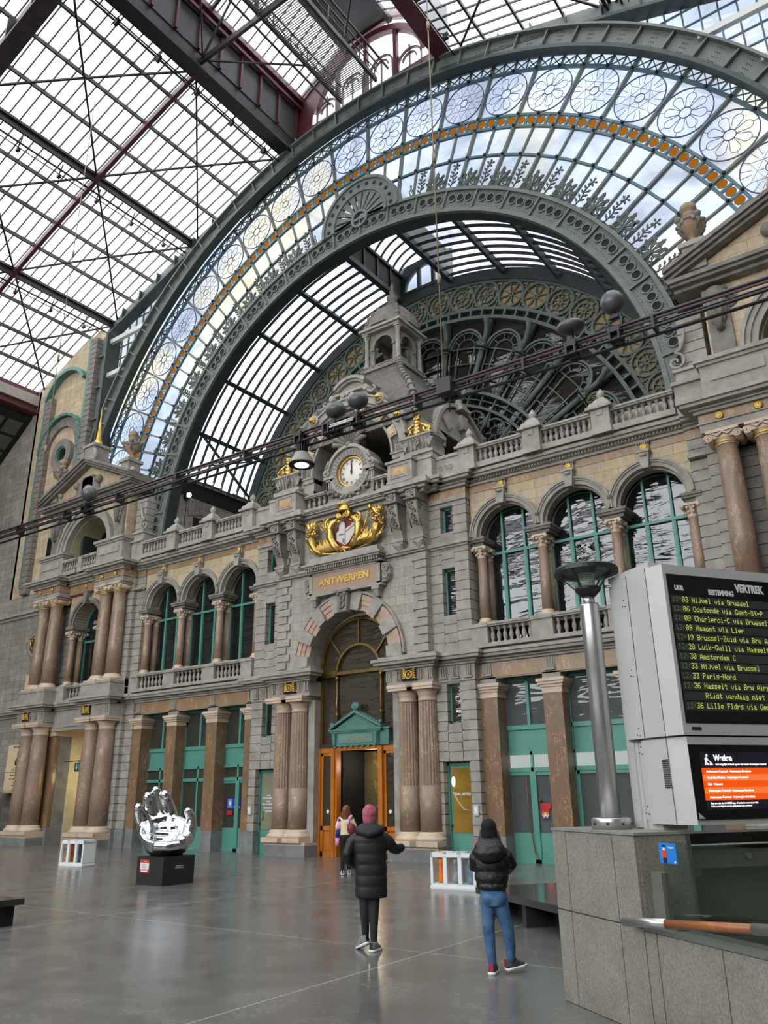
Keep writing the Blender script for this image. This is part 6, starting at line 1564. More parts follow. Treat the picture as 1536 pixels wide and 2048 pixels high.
    m = MB(); m.box(-12.6, 12.6, .3, 6.2, 12.5, 12.62); m.build('floor_gallery', M['dark'], None, 'stone gallery floor behind the roof balustrade', 'floor', kind='structure')
    for s in (-1, 1):
        m = MB(); m.box(*sorted((s*9.9, s*12.0)), .2, .6, 12.62, 13.62); m.build('planter_box', M['plain'], None, 'long grey planter box behind the roof balustrade, %s end' % sgn_side(s), 'planter')
    m = MB()
    for i in range(60):
        a = random.uniform(0, 2*pi); r = random.uniform(0, .35); p = V3((9.75+r*cos(a), .4+r*sin(a)*.5, 13.6)); q = p+V3((random.uniform(-.3, .3), random.uniform(-.1, .1), random.uniform(.2, .9))); m.tube([p, (p+q)/2+V3((.05, 0, .05)), q], [.012, .01, .004], 4); m.sph(tuple(q), random.uniform(.04, .08), 5, 4, sz=.6)
    m.build('potted_shrub', mat_plain('dull_green_leaves', srgb(92,98,64), .7, 0, .3, 8), None, 'scruffy green shrub growing at the end of the right planter box', 'plant')
rear()

# ------------------------------------------------------------------ train-shed roof
def roof():
    YA, YB = .95, -58
    frames = [-5.6, -12.15, -18.7, -25.25, -31.8, -38.35, -44.9, -51.45]
    c = empty('ceiling', 'pitched glass roof of the station hall', 'ceiling', kind='structure')
    nodes = [4.9, 6.65, 8.4, 10.15, 11.93, 13.6, 15.27, 16.94, 18.62, 20.27, 21.92, 23.57, 25.2]
    for s in (-1, 1):
        g = MB()
        for a, b in zip(nodes, nodes[1:]): g.add([(s*a, YA, zroof(a)+.25), (s*b, YA, zroof(b)+.25), (s*b, YB, zroof(b)+.25), (s*a, YB, zroof(a)+.25)], [(0,1,2,3)])
        g.build('glass_panes', M['roofglass'], c)
        m = MB(); n = int((YA-YB)/.5)
        for i in range(n+1):
            yy = YA-.05-i*.504
            for a, b in zip(nodes[::2], nodes[2::2]): m.beam((s*a, yy, zroof(a)+.17), (s*b, yy, zroof(b)+.17), .05, .09)
        m.build('glazing_bars', M['bars'], c)
        # purlins
        m = MB()
        for i, x in enumerate(nodes):
            if i in (0, 4, 8, 12): continue
            m.beam((s*x, YA, zroof(x)+.02), (s*x, YB, zroof(x)+.02), .09, .2)
        m.build('secondary_purlins', M['redD'], c)
        for i, x in ((4, 'upper'), (8, 'lower')):
            xx = nodes[i]; r = empty('steel_purlin'); r.parent = c
            m = MB(); m.beam((s*xx, YA-.1, zroof(xx)-.1), (s*xx, YB, zroof(xx)-.1), .32, .14); m.beam((s*xx, YA-.1, zroof(xx)-.3), (s*xx, YB, zroof(xx)-.3), .1, .4); m.build('web', M['redD'], r)
            m = MB(); m.beam((s*(xx+.55), YA-.3, zroof(xx)-.55), (s*(xx+.55), YB, zroof(xx)-.55), .07, .07); m.beam((s*(xx+.8), YA-.3, zroof(xx)-.6), (s*(xx+.8), YB, zroof(xx)-.6), .04, .04)
            for k in range(28): yy = -.8-k*2.1; m.beam((s*(xx+.5), yy, zroof(xx)-.2), (s*(xx+.65), yy-.1, zroof(xx)-.95), .05, .05); m.box(s*(xx+.6)-.1, s*(xx+.6)+.1, yy-.15, yy, zroof(xx)-1.0, zroof(xx)-.85)
            m.build('cable_run', M['black'], r)
        r = empty('steel_eave_beam'); r.parent = c
        m = MB(); m.box(*sorted((s*25.0, s*25.5)), YB, .6, 24.3, 25.75); m.box(*sorted((s*24.7, s*25.6)), YB, .6, 24.2, 24.35); m.build('girder', M['red'], r)
        m = MB(); m.box(*sorted((s*24.85, s*25.0)), YB, .5, 24.75, 25.4); m.build('fascia', mat_plain('pale_fascia', srgb(170,160,150), .6), r)
        # aisle roof
        a = MB(); a.prism([(s*25.4, 24.0), (s*34, 17.5), (s*34, 17.7), (s*25.4, 24.2)], YB, .3); a.build('ceiling_aisle_'+sgn_side(s), M['blk'], None, 'dark slatted aisle roof beyond the %s eave beam' % sgn_side(s), 'ceiling', kind='structure')
        a = MB()
        for i in range(50): 
            yy = -.1-i*1.15
            for k in range(9): x0 = 25.7+k*.95; x1 = x0+.8; zz = lambda x: 24.0-(x-25.4)*.756-.06; a.add([(s*x0, yy, zz(x0)), (s*x1, yy, zz(x1)), (s*x1, yy-.95, zz(x1)), (s*x0, yy-.95, zz(x0))], [(0,1,2,3)])
        a.build('trim_%d' % (3 if s < 0 else 4), mat_plain('dim_aisle_pane', srgb(92,90,84), .7), None, 'grid of dim panes set in the %s aisle roof' % sgn_side(s), 'panel', kind='structure')
        a = MB(); a.box(*sorted((s*33.8, s*34.2)), YB, .5, 0, 17.7); a.build('wall_side_'+sgn_side(s), M['dark'], None, 'outer side wall of the hall, %s side' % sgn_side(s), 'wall', kind='structure')
        # cross bracing
        m = MB(); ys = [YA]+frames[:5]
        for y0, y1 in zip(ys, ys[1:]):
            for a_, b_ in ((4.9, 11.93), (11.93, 18.62), (18.62, 25.2)):
                mid = (a_+b_)/2
                for p, q in (((a_, y0), (b_, y1)), ((a_, y1), (b_, y0))):
                    P0 = V3((s*p[0], p[1], zroof(p[0])-.12)); P1 = V3((s*q[0], q[1], zroof(q[0])-.12)); M0 = V3((s*mid, (y0+y1)/2, zroof(mid)-.12)); m.beam(P0, M0, .09, .08); m.beam(M0, P1, .09, .08)
        m.build('cross_bracing', M['redD'], c)
    # frames
    for k, fy in enumerate(frames):
        big = k % 2 == 1
        for s in (-1, 1):
            r = empty('steel_rafter'); r.parent = c
            m = MB(); d = 1.3 if big else .34
            for a, b in zip(nodes, nodes[1:]):
                za, zb = zroof(a)-.1, zroof(b)-.1
                if big: m.prism([(s*a, za-d), (s*b, zb-d), (s*b, zb), (s*a, za)], fy-.06, fy+.06); m.prism([(s*a, za-d-.12), (s*b, zb-d-.12), (s*b, zb-d), (s*a, za-d)], fy-.35, fy+.35)
                else: m.prism([(s*a, za-d), (s*b, zb-d), (s*b, zb), (s*a, za)], fy-.1, fy+.1)
            m.build('chord', M['redD'] if big else M['red'], r)
            m = MB()
            if big:
                for x in nodes: m.box(s*x-.04, s*x+.04, fy-.3, fy+.3, zroof(x)-d, zroof(x)-.1)
                m.box(*sorted((s*24.8, s*25.4)), fy-.4, fy+.4, 0, 25)
            else: m.box(s*25.1-.1, s*25.1+.1, fy-.1, fy+.1, 23.5, 25.2)
            m.build('stiffeners', M['redD'], r)
    # raised lantern along the ridge
    L = empty('ceiling_lantern', 'raised ridge lantern with dark panelled sides and glass top', 'ceiling', kind='structure')
    for s in (-1, 1):
        m = MB(); m.box(*sorted((s*4.55, s*4.65)), YB, YA, 34.0, 36.4); m.build('side_panels', M['bars'], L)
        m = MB()
        for i in range(45): yy = YA-.3-i*1.31; m.box(*sorted((s*4.42, s*4.56)), yy-.06, yy+.06, 34, 36.4)
        m.beam((s*4.35, YA, 36.5), (s*4.35, YB, 36.5), .45, .35); m.beam((s*4.3, YA, 36.05), (s*4.3, YB, 36.05), .1, .2); m.build('side_frames', M['red'], L)
        b = empty('steel_ridge_girder'); b.parent = c
        m = MB(); m.box(*sorted((s*4.6, s*4.75)), YB, YA-.2, 33.0, 34.1); m.box(*sorted((s*4.35, s*5.1)), YB, YA-.2, 32.9, 33.05); m.build('web', M['black'] if s < 0 else M['red'], b)
        m = MB(); m.beam((s*5.6, YA, 33.0), (s*5.6, YB, 33.0), .08, .08); m.beam((s*5.25, YA, 32.7), (s*5.25, YB, 32.7), .05, .05)
        for i in range(26): yy = -.6-i*2.2; m.box(s*5.4-.12, s*5.4+.12, yy-.15, yy, 32.6, 32.9); m.beam((s*5.1, yy, 33.2), (s*5.6, yy-.2, 32.6), .04, .04)
        m.build('cable_run', M['black'], b)
        g = MB(); g.add([(s*4.5, YA, 36.6), (s*1.4, YA, 38.4), (s*1.4, YB, 38.4), (s*4.5, YB, 36.6)], [(0,1,2,3)]); g.build('glass_panes', M['roofglass'], L)
        m = MB()
        for i in range(118): yy = YA-.2-i*.5; m.beam((s*4.5, yy, 36.52), (s*1.4, yy, 38.32), .05, .08)
        m.beam((s*3.0, YA, 37.35), (s*3.0, YB, 37.35), .1, .15); m.build('glazing_bars', M['bars'], L)
    m = MB(); m.add([(-1.4, YA, 38.5), (1.4, YA, 38.5), (1.4, YB, 38.5), (-1.4, YB, 38.5)], [(0,1,2,3)]); m.build('ridge_boarding', M['bars'], L)
    m = MB()
    for s in (-1, 1): m.beam((s*1.4, YA, 38.3), (s*1.4, YB, 38.3), .25, .35)
    for fy in frames:
        m.beam((-4.6, fy, 33.6), (4.6, fy, 33.6), .14, .3)
        for s in (-1, 1):
            m.beam((s*4.6, fy, 36.3), (s*1.4, fy, 38.1), .14, .2); m.beam((s*4.6, fy, 33.7), (s*1.4, fy, 38.1), .08, .1); m.beam((s*1.1, fy, 34), (s*1.2, fy, 38.3), .1, .1)
            m.beam((s*4.5, fy, 33.6), (s*1.2, fy-3.2, 34.0), .07, .07); m.beam((s*4.5, fy, 33.6), (s*1.2, fy+3.2, 34.0), .07, .07)
    m.build('lantern_truss', M['redD'], L)
    # catwalk
    k = empty('maintenance_catwalk', 'open-grid steel maintenance catwalk hung under the ridge lantern', 'catwalk')
    m = MB()
    for s in (-1, 1):
        m.beam((s*1.05, .2, 33.95), (s*1.05, YB, 33.95), .12, .25); m.beam((s*1.1, .2, 34.95), (s*1.1, YB, 34.95), .06, .06); m.beam((s*1.1, .2, 34.45), (s*1.1, YB, 34.45), .04, .04); m.beam((s*1.75, .2, 34.2), (s*1.75, YB, 34.2), .08, .08)
        for i in range(50): yy = -i*1.15; m.beam((s*1.08, yy, 33.9), (s*1.12, yy, 35), .05, .05); m.beam((s*1.08, yy, 33.95), (s*1.1, yy-1.15, 34.9), .03, .03)
    m.build('railings', M['redD'], k)
    m = MB()
    for i in range(330): yy = .1-i*.1; m.box(-1.0, 1.0, yy-.015, yy+.015, 33.9, 33.94)
    m.build('grating', M['bars'], k)
    # lantern gable end window
    wn = empty(win_name(), 'arched gable window closing the ridge lantern, in dark red iron', 'window', kind='structure')
    m = MB(); 
    m.ring(0, 34.6, 3.25, 3.6, YA-.15, YA+.15, -78, 78, 30); m.prism([(-4.6, 36.3), (-1.4, 38.4), (1.4, 38.4), (4.6, 36.3), (4.6, 36.9), (1.5, 38.9), (-1.5, 38.9), (-4.6, 36.9)], YA-.1, YA+.1)
    for s in (-1, 1): m.prism([(s*4.6, 33.6), (s*4.6, 36.5), (s*2.8, 37.6), (s*3.1, 36.4), (s*3.55, 35.3), (s*3.6, 33.6)], YA-.06, YA+.06)
    for x in (-1.9, -.1, 1.7): m.box(x-.1, x+.1, YA-.1, YA+.1, 33.2, 34.6+sqrt(3.3**2-x*x))
    for x in (-2.6, -.95, .85, 2.5): 
        m.ring(x, 35.6 if abs(x) < 1.5 else 35.0, .62, .68, YA-.06, YA+.06, -90, 90, 14); m.ring(x, 35.6 if abs(x) < 1.5 else 35.0, .36, .41, YA-.06, YA+.06, -90, 90, 12); m.box(x-.03, x+.03, YA-.05, YA+.05, 33.4, 35.9)
        for q in (-.65, .65): m.box(x+q-.03, x+q+.03, YA-.05, YA+.05, 33.4, 35.6)
    m.box(-3.6, 3.6, YA-.08, YA+.08, 34.35, 34.5)
    m.build('iron_frame', M['red'], wn); m = MB(); m.prism([(-3.4, 33.3)]+[(3.35*sin(rad(t)), 34.6+3.35*cos(rad(t))) for t in range(-90, 91, 10)]+[(3.4, 33.3)], YA+.1, YA+.12); m.build('glass_pane', M['roofglass'], wn)
roof()
m = MB(); m.box(-34, 34, -58.4, -58, 0, 13); m.build('wall_end_light_block', M['dark'], None, 'unseen dark end wall added behind the viewer to cut frontal light', 'wall', kind='structure')  # unseen wall added to hold back flat light from the open hall end
m = MB(); m.box(-45, 48, -62, 8, -.2, 0); m.build('floor', M['floor'], None, 'polished dark grey granite hall floor with pale joint lines', 'floor', kind='structure')
# ------------------------------------------------------------------ suspended lighting truss
def truss():
    zt = lambda x: 11.44+.012*(12-x)
    w = empty('suspended_truss', 'thin dark twin-rail lighting truss hung right across the hall on wires', 'truss')
    m = MB()
    for y, dz in ((-8.0, 0), (-8.0, -.26), (-7.72, -.04), (-7.72, -.3)):
        m.tube([(x, y, zt(x)+dz) for x in range(-24, 27, 5)], .038, 6)
    m.build('rails', M['black'], w)
    m = MB()
    for y, dz in ((-7.93, -.05), (-7.93, -.2), (-7.86, .02)): m.tube([(x, y, zt(x)+dz) for x in range(-24, 27, 5)], .022, 5)
    m.build('cables', M['red'], w)
    m = MB()
    m.box(-.12, .12, -.05, .05, -.32, .05); m.box(-.12, -.08, -.2, .2, -.3, .03); m.box(.08, .12, -.2, .2, -.3, .03); m.box(-.14, .14, -.19, -.15, -.1, .03); b0 = m.build('bracket', M['black'], w, loc=(-5.8, -7.87, zt(-5.8)))
    for x in (5.32, 6.09, 12.17, 13.17, 4.1): cpart(b0, w, (x, -7.87, zt(x)))
    m = MB(); m.box(-.03, .03, -.17, .17, -.3, .03); t0 = m.build('cross_tie', M['black'], w, loc=(-22, -7.87, zt(-22)))
    for x in range(-19, 26, 3): cpart(t0, w, (x, -7.87, zt(x)))
    m = MB(); m.box(8.72, 9.12, -8.15, -7.6, zt(9)-.28, zt(9)+.12); m.cyl((9.0, -8, 11.2), (9.0, -8, 10.7), .015); m.build('junction_box', M['black'], w)
    m = MB()
    for x, x2 in ((5.3, 6.1),): m.tube([(x, -8.05, zt(x)-.12), (x2, -8.05, zt(x)-.12)], .03, 6); m.tube([(x, -8.1, zt(x)-.2), (x2, -8.1, zt(x)-.2)], .025, 6)
    m.build('short_tubes', M['silver'], w)
    m = MB()
    tc = mat_plain('tan_cable', srgb(140,124,96), .6)
    for x in (8.79, -9, 22):
        m = MB(); m.cyl((x, -7.9, zt(x)), (x, -7.9, zroof(x)), .02, n=5)
        for z in (14.5, 18.5, 23.5): m.cyl((x, -7.9, z), (x, -7.9, z+.3), .05, n=8)
        m.build('hanging_wire', tc, w)
truss()
def globe(x, z, sx, sy, sz, label):
    w = empty('spherical_loudspeaker', label, 'loudspeaker', 'grey ball loudspeakers on the truss', loc=(x, -7.86, z))
    m = MB(); m.sph((0, 0, 0), .275, 24, 16, sx=sx, sy=sy, sz=sz); m.build('globe', mat_plain('dark_grey_satin', srgb(84,84,86), .35, .2, .05), w)
    m = MB(); m.cyl((0, 0, -.22*sz), (0, 0, -.44), .05, n=8); m.box(-.1, .1, -.06, .06, -.42, -.34); m.build('mount', M['black'], w)
globe(5.32, 11.92, 1.1, 1.0, .8, 'grey ball loudspeaker left of the pair in front of the clock arch')
globe(6.09, 11.98, 1.05, 1, .85, 'grey ball loudspeaker right of the pair in front of the clock arch')
globe(12.17, 11.92, 1.2, 1, .55, 'flattened grey ball loudspeaker in front of the rose window')
globe(13.17, 12.16, .98, .95, 1.0, 'large round grey ball loudspeaker nearest the right end pavilion')
globe(-5.8, 12.08, 1, 1, 1.05, 'grey ball loudspeaker in front of the left pavilion pediment')
w = empty('hanging_lamp', 'lit bell-shaped grey pendant lamp hanging from the truss left of the clock', 'lamp', loc=(4.12, -7.86, 10.62))
m = MB(); m.lathe([(.36, 0), (.37, .02), (.35, .05), (.2, .34), (.17, .36)], n=24); m.build('shade', mat_plain('pale_grey_shade', srgb(142,140,132), .4), w)
m = MB(); m.lathe([(.365, .0), (.36, .025), (.24, .03), (.24, .0)], n=24); m.ring(0, 0, .2, .36, 0, .01); 
m = MB(); m.lathe([(.36, -.012), (.36, .0), (.001, .0)], n=24); m.build('rim', M['blk'], w)
m = MB(); m.lathe([(.001, -.03), (.2, -.02), (.2, -.01)], n=24); m.build('lens', mat_emit('lamp_lens_glow', (1, .99, .93, 1), 5), w)
m = MB()
for k in range(14): t = 2*pi*k/14; m.box(.15*cos(t)-.012, .15*cos(t)+.012, .15*sin(t)-.012, .15*sin(t)+.012, .36, .68)
m.lathe([(.13, .36), (.13, .7), (.17, .7), (.17, .74)], n=14); m.cyl((0, 0, .72), (0, 0, .92), .05); m.build('finned_ballast', M['black'], w)

# ------------------------------------------------------------------ granite stair parapet, lamp and departure board
AX, AY, RZ = 13.75, -14.42, atan2(-.577, .817)
def at_uv(name, label, cat, kind=None): return empty(name, label, cat, kind=kind, loc=(AX, AY, 0), rz=RZ)
w = at_uv('stone_parapet', 'speckled grey granite-clad stair parapet with a tall block end and lower wall', 'parapet')
m = MB()
def panels(us, v, z0, z1, g=.006):
    for a, b in zip(us, us[1:]): m.box(a+g, b-g, v, v+.05, z0+g, z1-g)
panels([0, .27, 1.11, 1.47], 0, 0, .845); panels([0, .27, 1.11, 1.47], 0, .845, 1.61)
panels([1.47, 1.64, 2.45, 3.3, 4.2, 5.2, 6.2], 0, 0, .83)
m.box(1.42, 1.47, .04, .62, .83, 1.61); m.box(0, .05, .04, .3, 0, 1.61); m.box(0, .05, .31, .62, 0, 1.61); m.box(0, 1.47, .57, .62, 0, 1.61)
m.build('granite_panels', M['granite'], w)
m = MB(); m.box(.02, 1.45, .02, .6, 0, 1.6); m.box(1.4, 6.2, .02, .26, 0, .82); m.build('joint_core', mat_plain('dark_joint_grout', srgb(70,66,58), .8), w)
m = MB(); m.box(-.01, 1.48, -.01, .63, 1.61, 1.635); m.build('capstone', mat_plain('grey_granite_cap', srgb(136,134,126), .5, 0, .1, 9), w)
m = MB(); m.box(1.47, 6.2, -.005, .27, .83, .865); m.build('steel_capping', mat_plain('dull_steel_capping', srgb(140,144,138), .35, .5), w)
# glass guard
w = at_uv('glass_guard', 'frameless green-tinted glass guard standing on the low granite wall', 'balustrade')
def clear():
    t = NT('green_tinted_clear_glass'); tr = t.n('ShaderNodeBsdfTransparent'); tr.inputs[0].default_value = (.80, .88, .83, 1); gl = t.n('ShaderNodeBsdfGlossy'); gl.inputs['Roughness'].default_value = .02
    mx = t.n('ShaderNodeMixShader'); mx.inputs[0].default_value = .07; t.l(tr.outputs[0], mx.inputs[1]); t.l(gl.outputs[0], mx.inputs[2]); t.l(mx.outputs[0], t.out.inputs[0]); return t.m
M['clear'] = clear()
m = MB(); m.box(1.72, 6.1, .1, .112, .87, 1.57); m.build('glass_sheet', M['clear'], w)
m = MB(); m.box(1.56, 1.71, .07, .15, .865, 1.31); m.box(1.5, 1.85, .06, .18, .865, .885); m.build('steel_clamp', mat_plain('dull_steel_plate', srgb(132,134,122), .4, .5), w)
w = at_uv('information_sticker', 'small blue security sticker with a cartoon guard in cap on the glass guard', 'sticker')
m = MB(); m.box(1.70, 1.93, .085, .098, 1.395, 1.56); m.build('sheet', mat_plain('bright_blue_sticker', srgb(44,130,214), .4, 0, .03), w)
m = MB(); m.box(1.745, 1.80, .08, .086, 1.465, 1.5); m.prism([(1.735, 1.465), (1.81, 1.465), (1.80, 1.44), (1.745, 1.44)], .08, .086); m.build('red_vest', mat_plain('red_ink', srgb(226,70,44), .5), w)
m = MB(); m.prism([(1.757, 1.50), (1.79, 1.50), (1.79, 1.53), (1.757, 1.53)], .08, .086); m.build('face', mat_plain('pale_ink', srgb(240,214,196), .5), w)
m = MB(); m.prism([(1.75, 1.525), (1.797, 1.525), (1.79, 1.545), (1.757, 1.545)], .079, .086); m.box(1.75, 1.8, .08, .086, 1.40, 1.44); m.build('uniform', mat_plain('navy_ink', srgb(20,44,100), .5), w)
m = MB(); m.box(1.83, 1.9, .08, .086, 1.525, 1.53); m.box(1.83, 1.9, .08, .086, 1.515, 1.518); m.lathe([(.001, 0), (.01, 0), (.01, .004)], (1.91, .084, 1.41), 10, ax=(0,-1,0)); m.build('white_marks', M['white'], w)
# handrail
w = at_uv('handrail', 'round oak handrail with polished steel sleeves in front of the low granite wall', 'handrail')
m = MB(); m.cyl((1.98, -.13, .953), (2.98, -.13, 1.045), .036, n=16); m.build('oak_rail', M['wood'] if 0 else mat_marble('oiled_oak', srgb(150,92,58), srgb(112,62,38), srgb(170,112,72), 3, .3, .2), w)
m = MB(); m.cyl((1.37, -.13, .897), (1.98, -.13, .953), .04, n=16); m.cyl((2.98, -.13, 1.045), (5.5, -.13, 1.277), .04, n=16)
for u in (3.6, 5.2): m.cyl((u, -.13, .95+(u-1.98)*.092-.03), (u, .0, .8), .014, n=8)
m.build('steel_sleeves', M['steel'], w)
# far side of stair well
w = at_uv('stairwell_wall', 'dark far wall of the stairwell with a grey concrete ledge, behind the glass guard', 'wall')
m = MB(); m.box(.3, .85, .7, 7, 0, 1.27); m.build('dark_face', mat_plain('dark_green_grey_panel', srgb(104,112,104), .35, 0, .1, 2), w)
m = MB(); m.box(.3, 1.14, 1.0, 7, 1.27, 1.40); m.box(.4, 1.10, 1.05, 7, 1.40, 1.43); m.box(.3, 1.1, .64, 1.0, 1.2, 1.28); m.build('concrete_ledge', mat_plain('grey_concrete_ledge', srgb(126,130,118), .6, 0, .1, 12), w)
m = MB(); m.box(.5, .97, 1.0, 7, 1.48, 1.58); m.build('steel_beam', mat_plain('dark_grey_beam', srgb(78,78,74), .5), w)
m = MB(); m.sph((1.15, 1.55, 1.37), .035, 14, 10); m.cyl((1.13, 1.55, 1.37), (1.18, 1.55, 1.37), .03); m.build('dome_camera', M['steel'], w)
m = MB(); m.beam((.87, 1.0, .75), (.87, 4.5, .62), .01, .02); m.beam((.87, 1.1, .62), (.87, 4.5, .42), .01, .02); m.beam((.87, 1.0, .6), (.87, 2.2, .47), .01, .015); m.build('pale_seams', mat_plain('pale_green_seam', srgb(110,126,116), .4), w)
# lamp post
w = empty('lamp_post', 'brushed steel lamp post with inverted cone glass lantern on the granite block', 'street lamp', loc=(AX+.69*.817+.3*.577, AY-.69*.577+.3*.817, 1.635), rz=RZ)
m = MB(); m.lathe([(.20, 0), (.20, .1), (.19, .11)], n=28); m.build('base_collar', M['steel'], w)
m = MB()
for k in range(8): t = 2*pi*k/8; m.sph((.2*cos(t), .2*sin(t), .055), .015, 8, 6)
m.build('base_bolts', M['black'], w)
m = MB(); m.lathe([(.105, .1), (.104, 2.32), (.1, 2.34)], n=28); m.lathe([(.062, 2.32), (.062, 2.43)], n=20); m.build('shaft', M['steel'], w)
m = MB(); m.lathe([(.07, 2.42), (.14, 2.49), (.15, 2.52), (.1, 2.52)], n=24); h = m.build('lantern_cup', M['black'], w)
m = MB(); [m.add([(r0*cos(a), r0*sin(a), z0), (r0*cos(b), r0*sin(b), z0), (r1*cos(b), r1*sin(b), z1), (r1*cos(a), r1*sin(a), z1)], [(0,1,2,3)], True) for r0, z0, r1, z1 in ((.145, 2.52, .325, 2.70),) for a, b in [(2*pi*k/28, 2*pi*(k+1)/28) for k in range(28)]]; m.build('glass_cone', M['clear'], w)
m = MB(); m.lathe([(.355, 2.715), (.36, 2.725), (.34, 2.75), (.1, 2.785), (.001, 2.79)], n=32); m.xf(Matrix.Identity(4))
    
rr = MB(); rr.ring(0, 0, .28, .358, 0, .03, 0, 360, 36); m.merge(rr, Matrix(((1, 0, 0, 0), (0, 0, 1, 0), (0, 1, 0, 2.69), (0, 0, 0, 1)))); m.build('top_disc', mat_plain('dark_green_black_metal', srgb(32,38,36), .4), w)
m = MB()
for k in range(4): t = 2*pi*k/4+.5; m.beam((.14*cos(t), .14*sin(t), 2.51), (.325*cos(t), .325*sin(t), 2.70), .018, .012)
m.build('ribs', M['black'], w)
m = MB(); 
for k in range(7): m.lathe([(.085, 2.52+k*.025), (.09, 2.533+k*.025), (.085, 2.543+k*.025)], n=20)
m.build('louvred_diffuser', mat_plain('white_diffuser', srgb(214,214,206), .4), w)

# departure board
FONT = {'-':'0808080808','0':'3E5149453E','1':'00427F4000','2':'4261514946','3':'2141494D33','5':'2745454539','6':'3C4A494931','8':'3649494936','9':'464949291E',':':'0014140000','A':'7C1211127C','B':'7F49494936','C':'3E41414122','F':'7F09090901','G':'3E41415173','H':'7F0808087F','L':'7F40404040','N':'7F0408107F','O':'3E4141413E','P':'7F09090906','R':'7F09192946','S':'2649494932','Z':'6159494D43','a':'2054547840','d':'384444287F','e':'3854545418','g':'18A4A49C78','h':'7F08040478','i':'00447D4000','j':'2040403D00','k':'7F10284400','l':'00417F4000','m':'7C04780478','n':'7C08040478','o':'3844444438','p':'FC18241818','r':'7C08040408','s':'4854545424','t':'04043F4424','u':'3C4040207C','v':'1C2040201C','z':'4464544C44'}
def dots(mb, s, x, z, px, y, adv=6.0):
    for ch in s:
        if ch != ' ':
            h = FONT.get(ch, '0000000000')
            for c in range(5):
                b = int(h[2*c:2*c+2], 16)
                for r in range(8):
                    if b >> r & 1: x0 = x+c*px; z0 = z-r*px*1.15; mb.add([(x0, y, z0-px*.98), (x0+px*.9, y, z0-px*.98), (x0+px*.9, y, z0), (x0, y, z0)], [(0,1,2,3)])
        x += adv*px
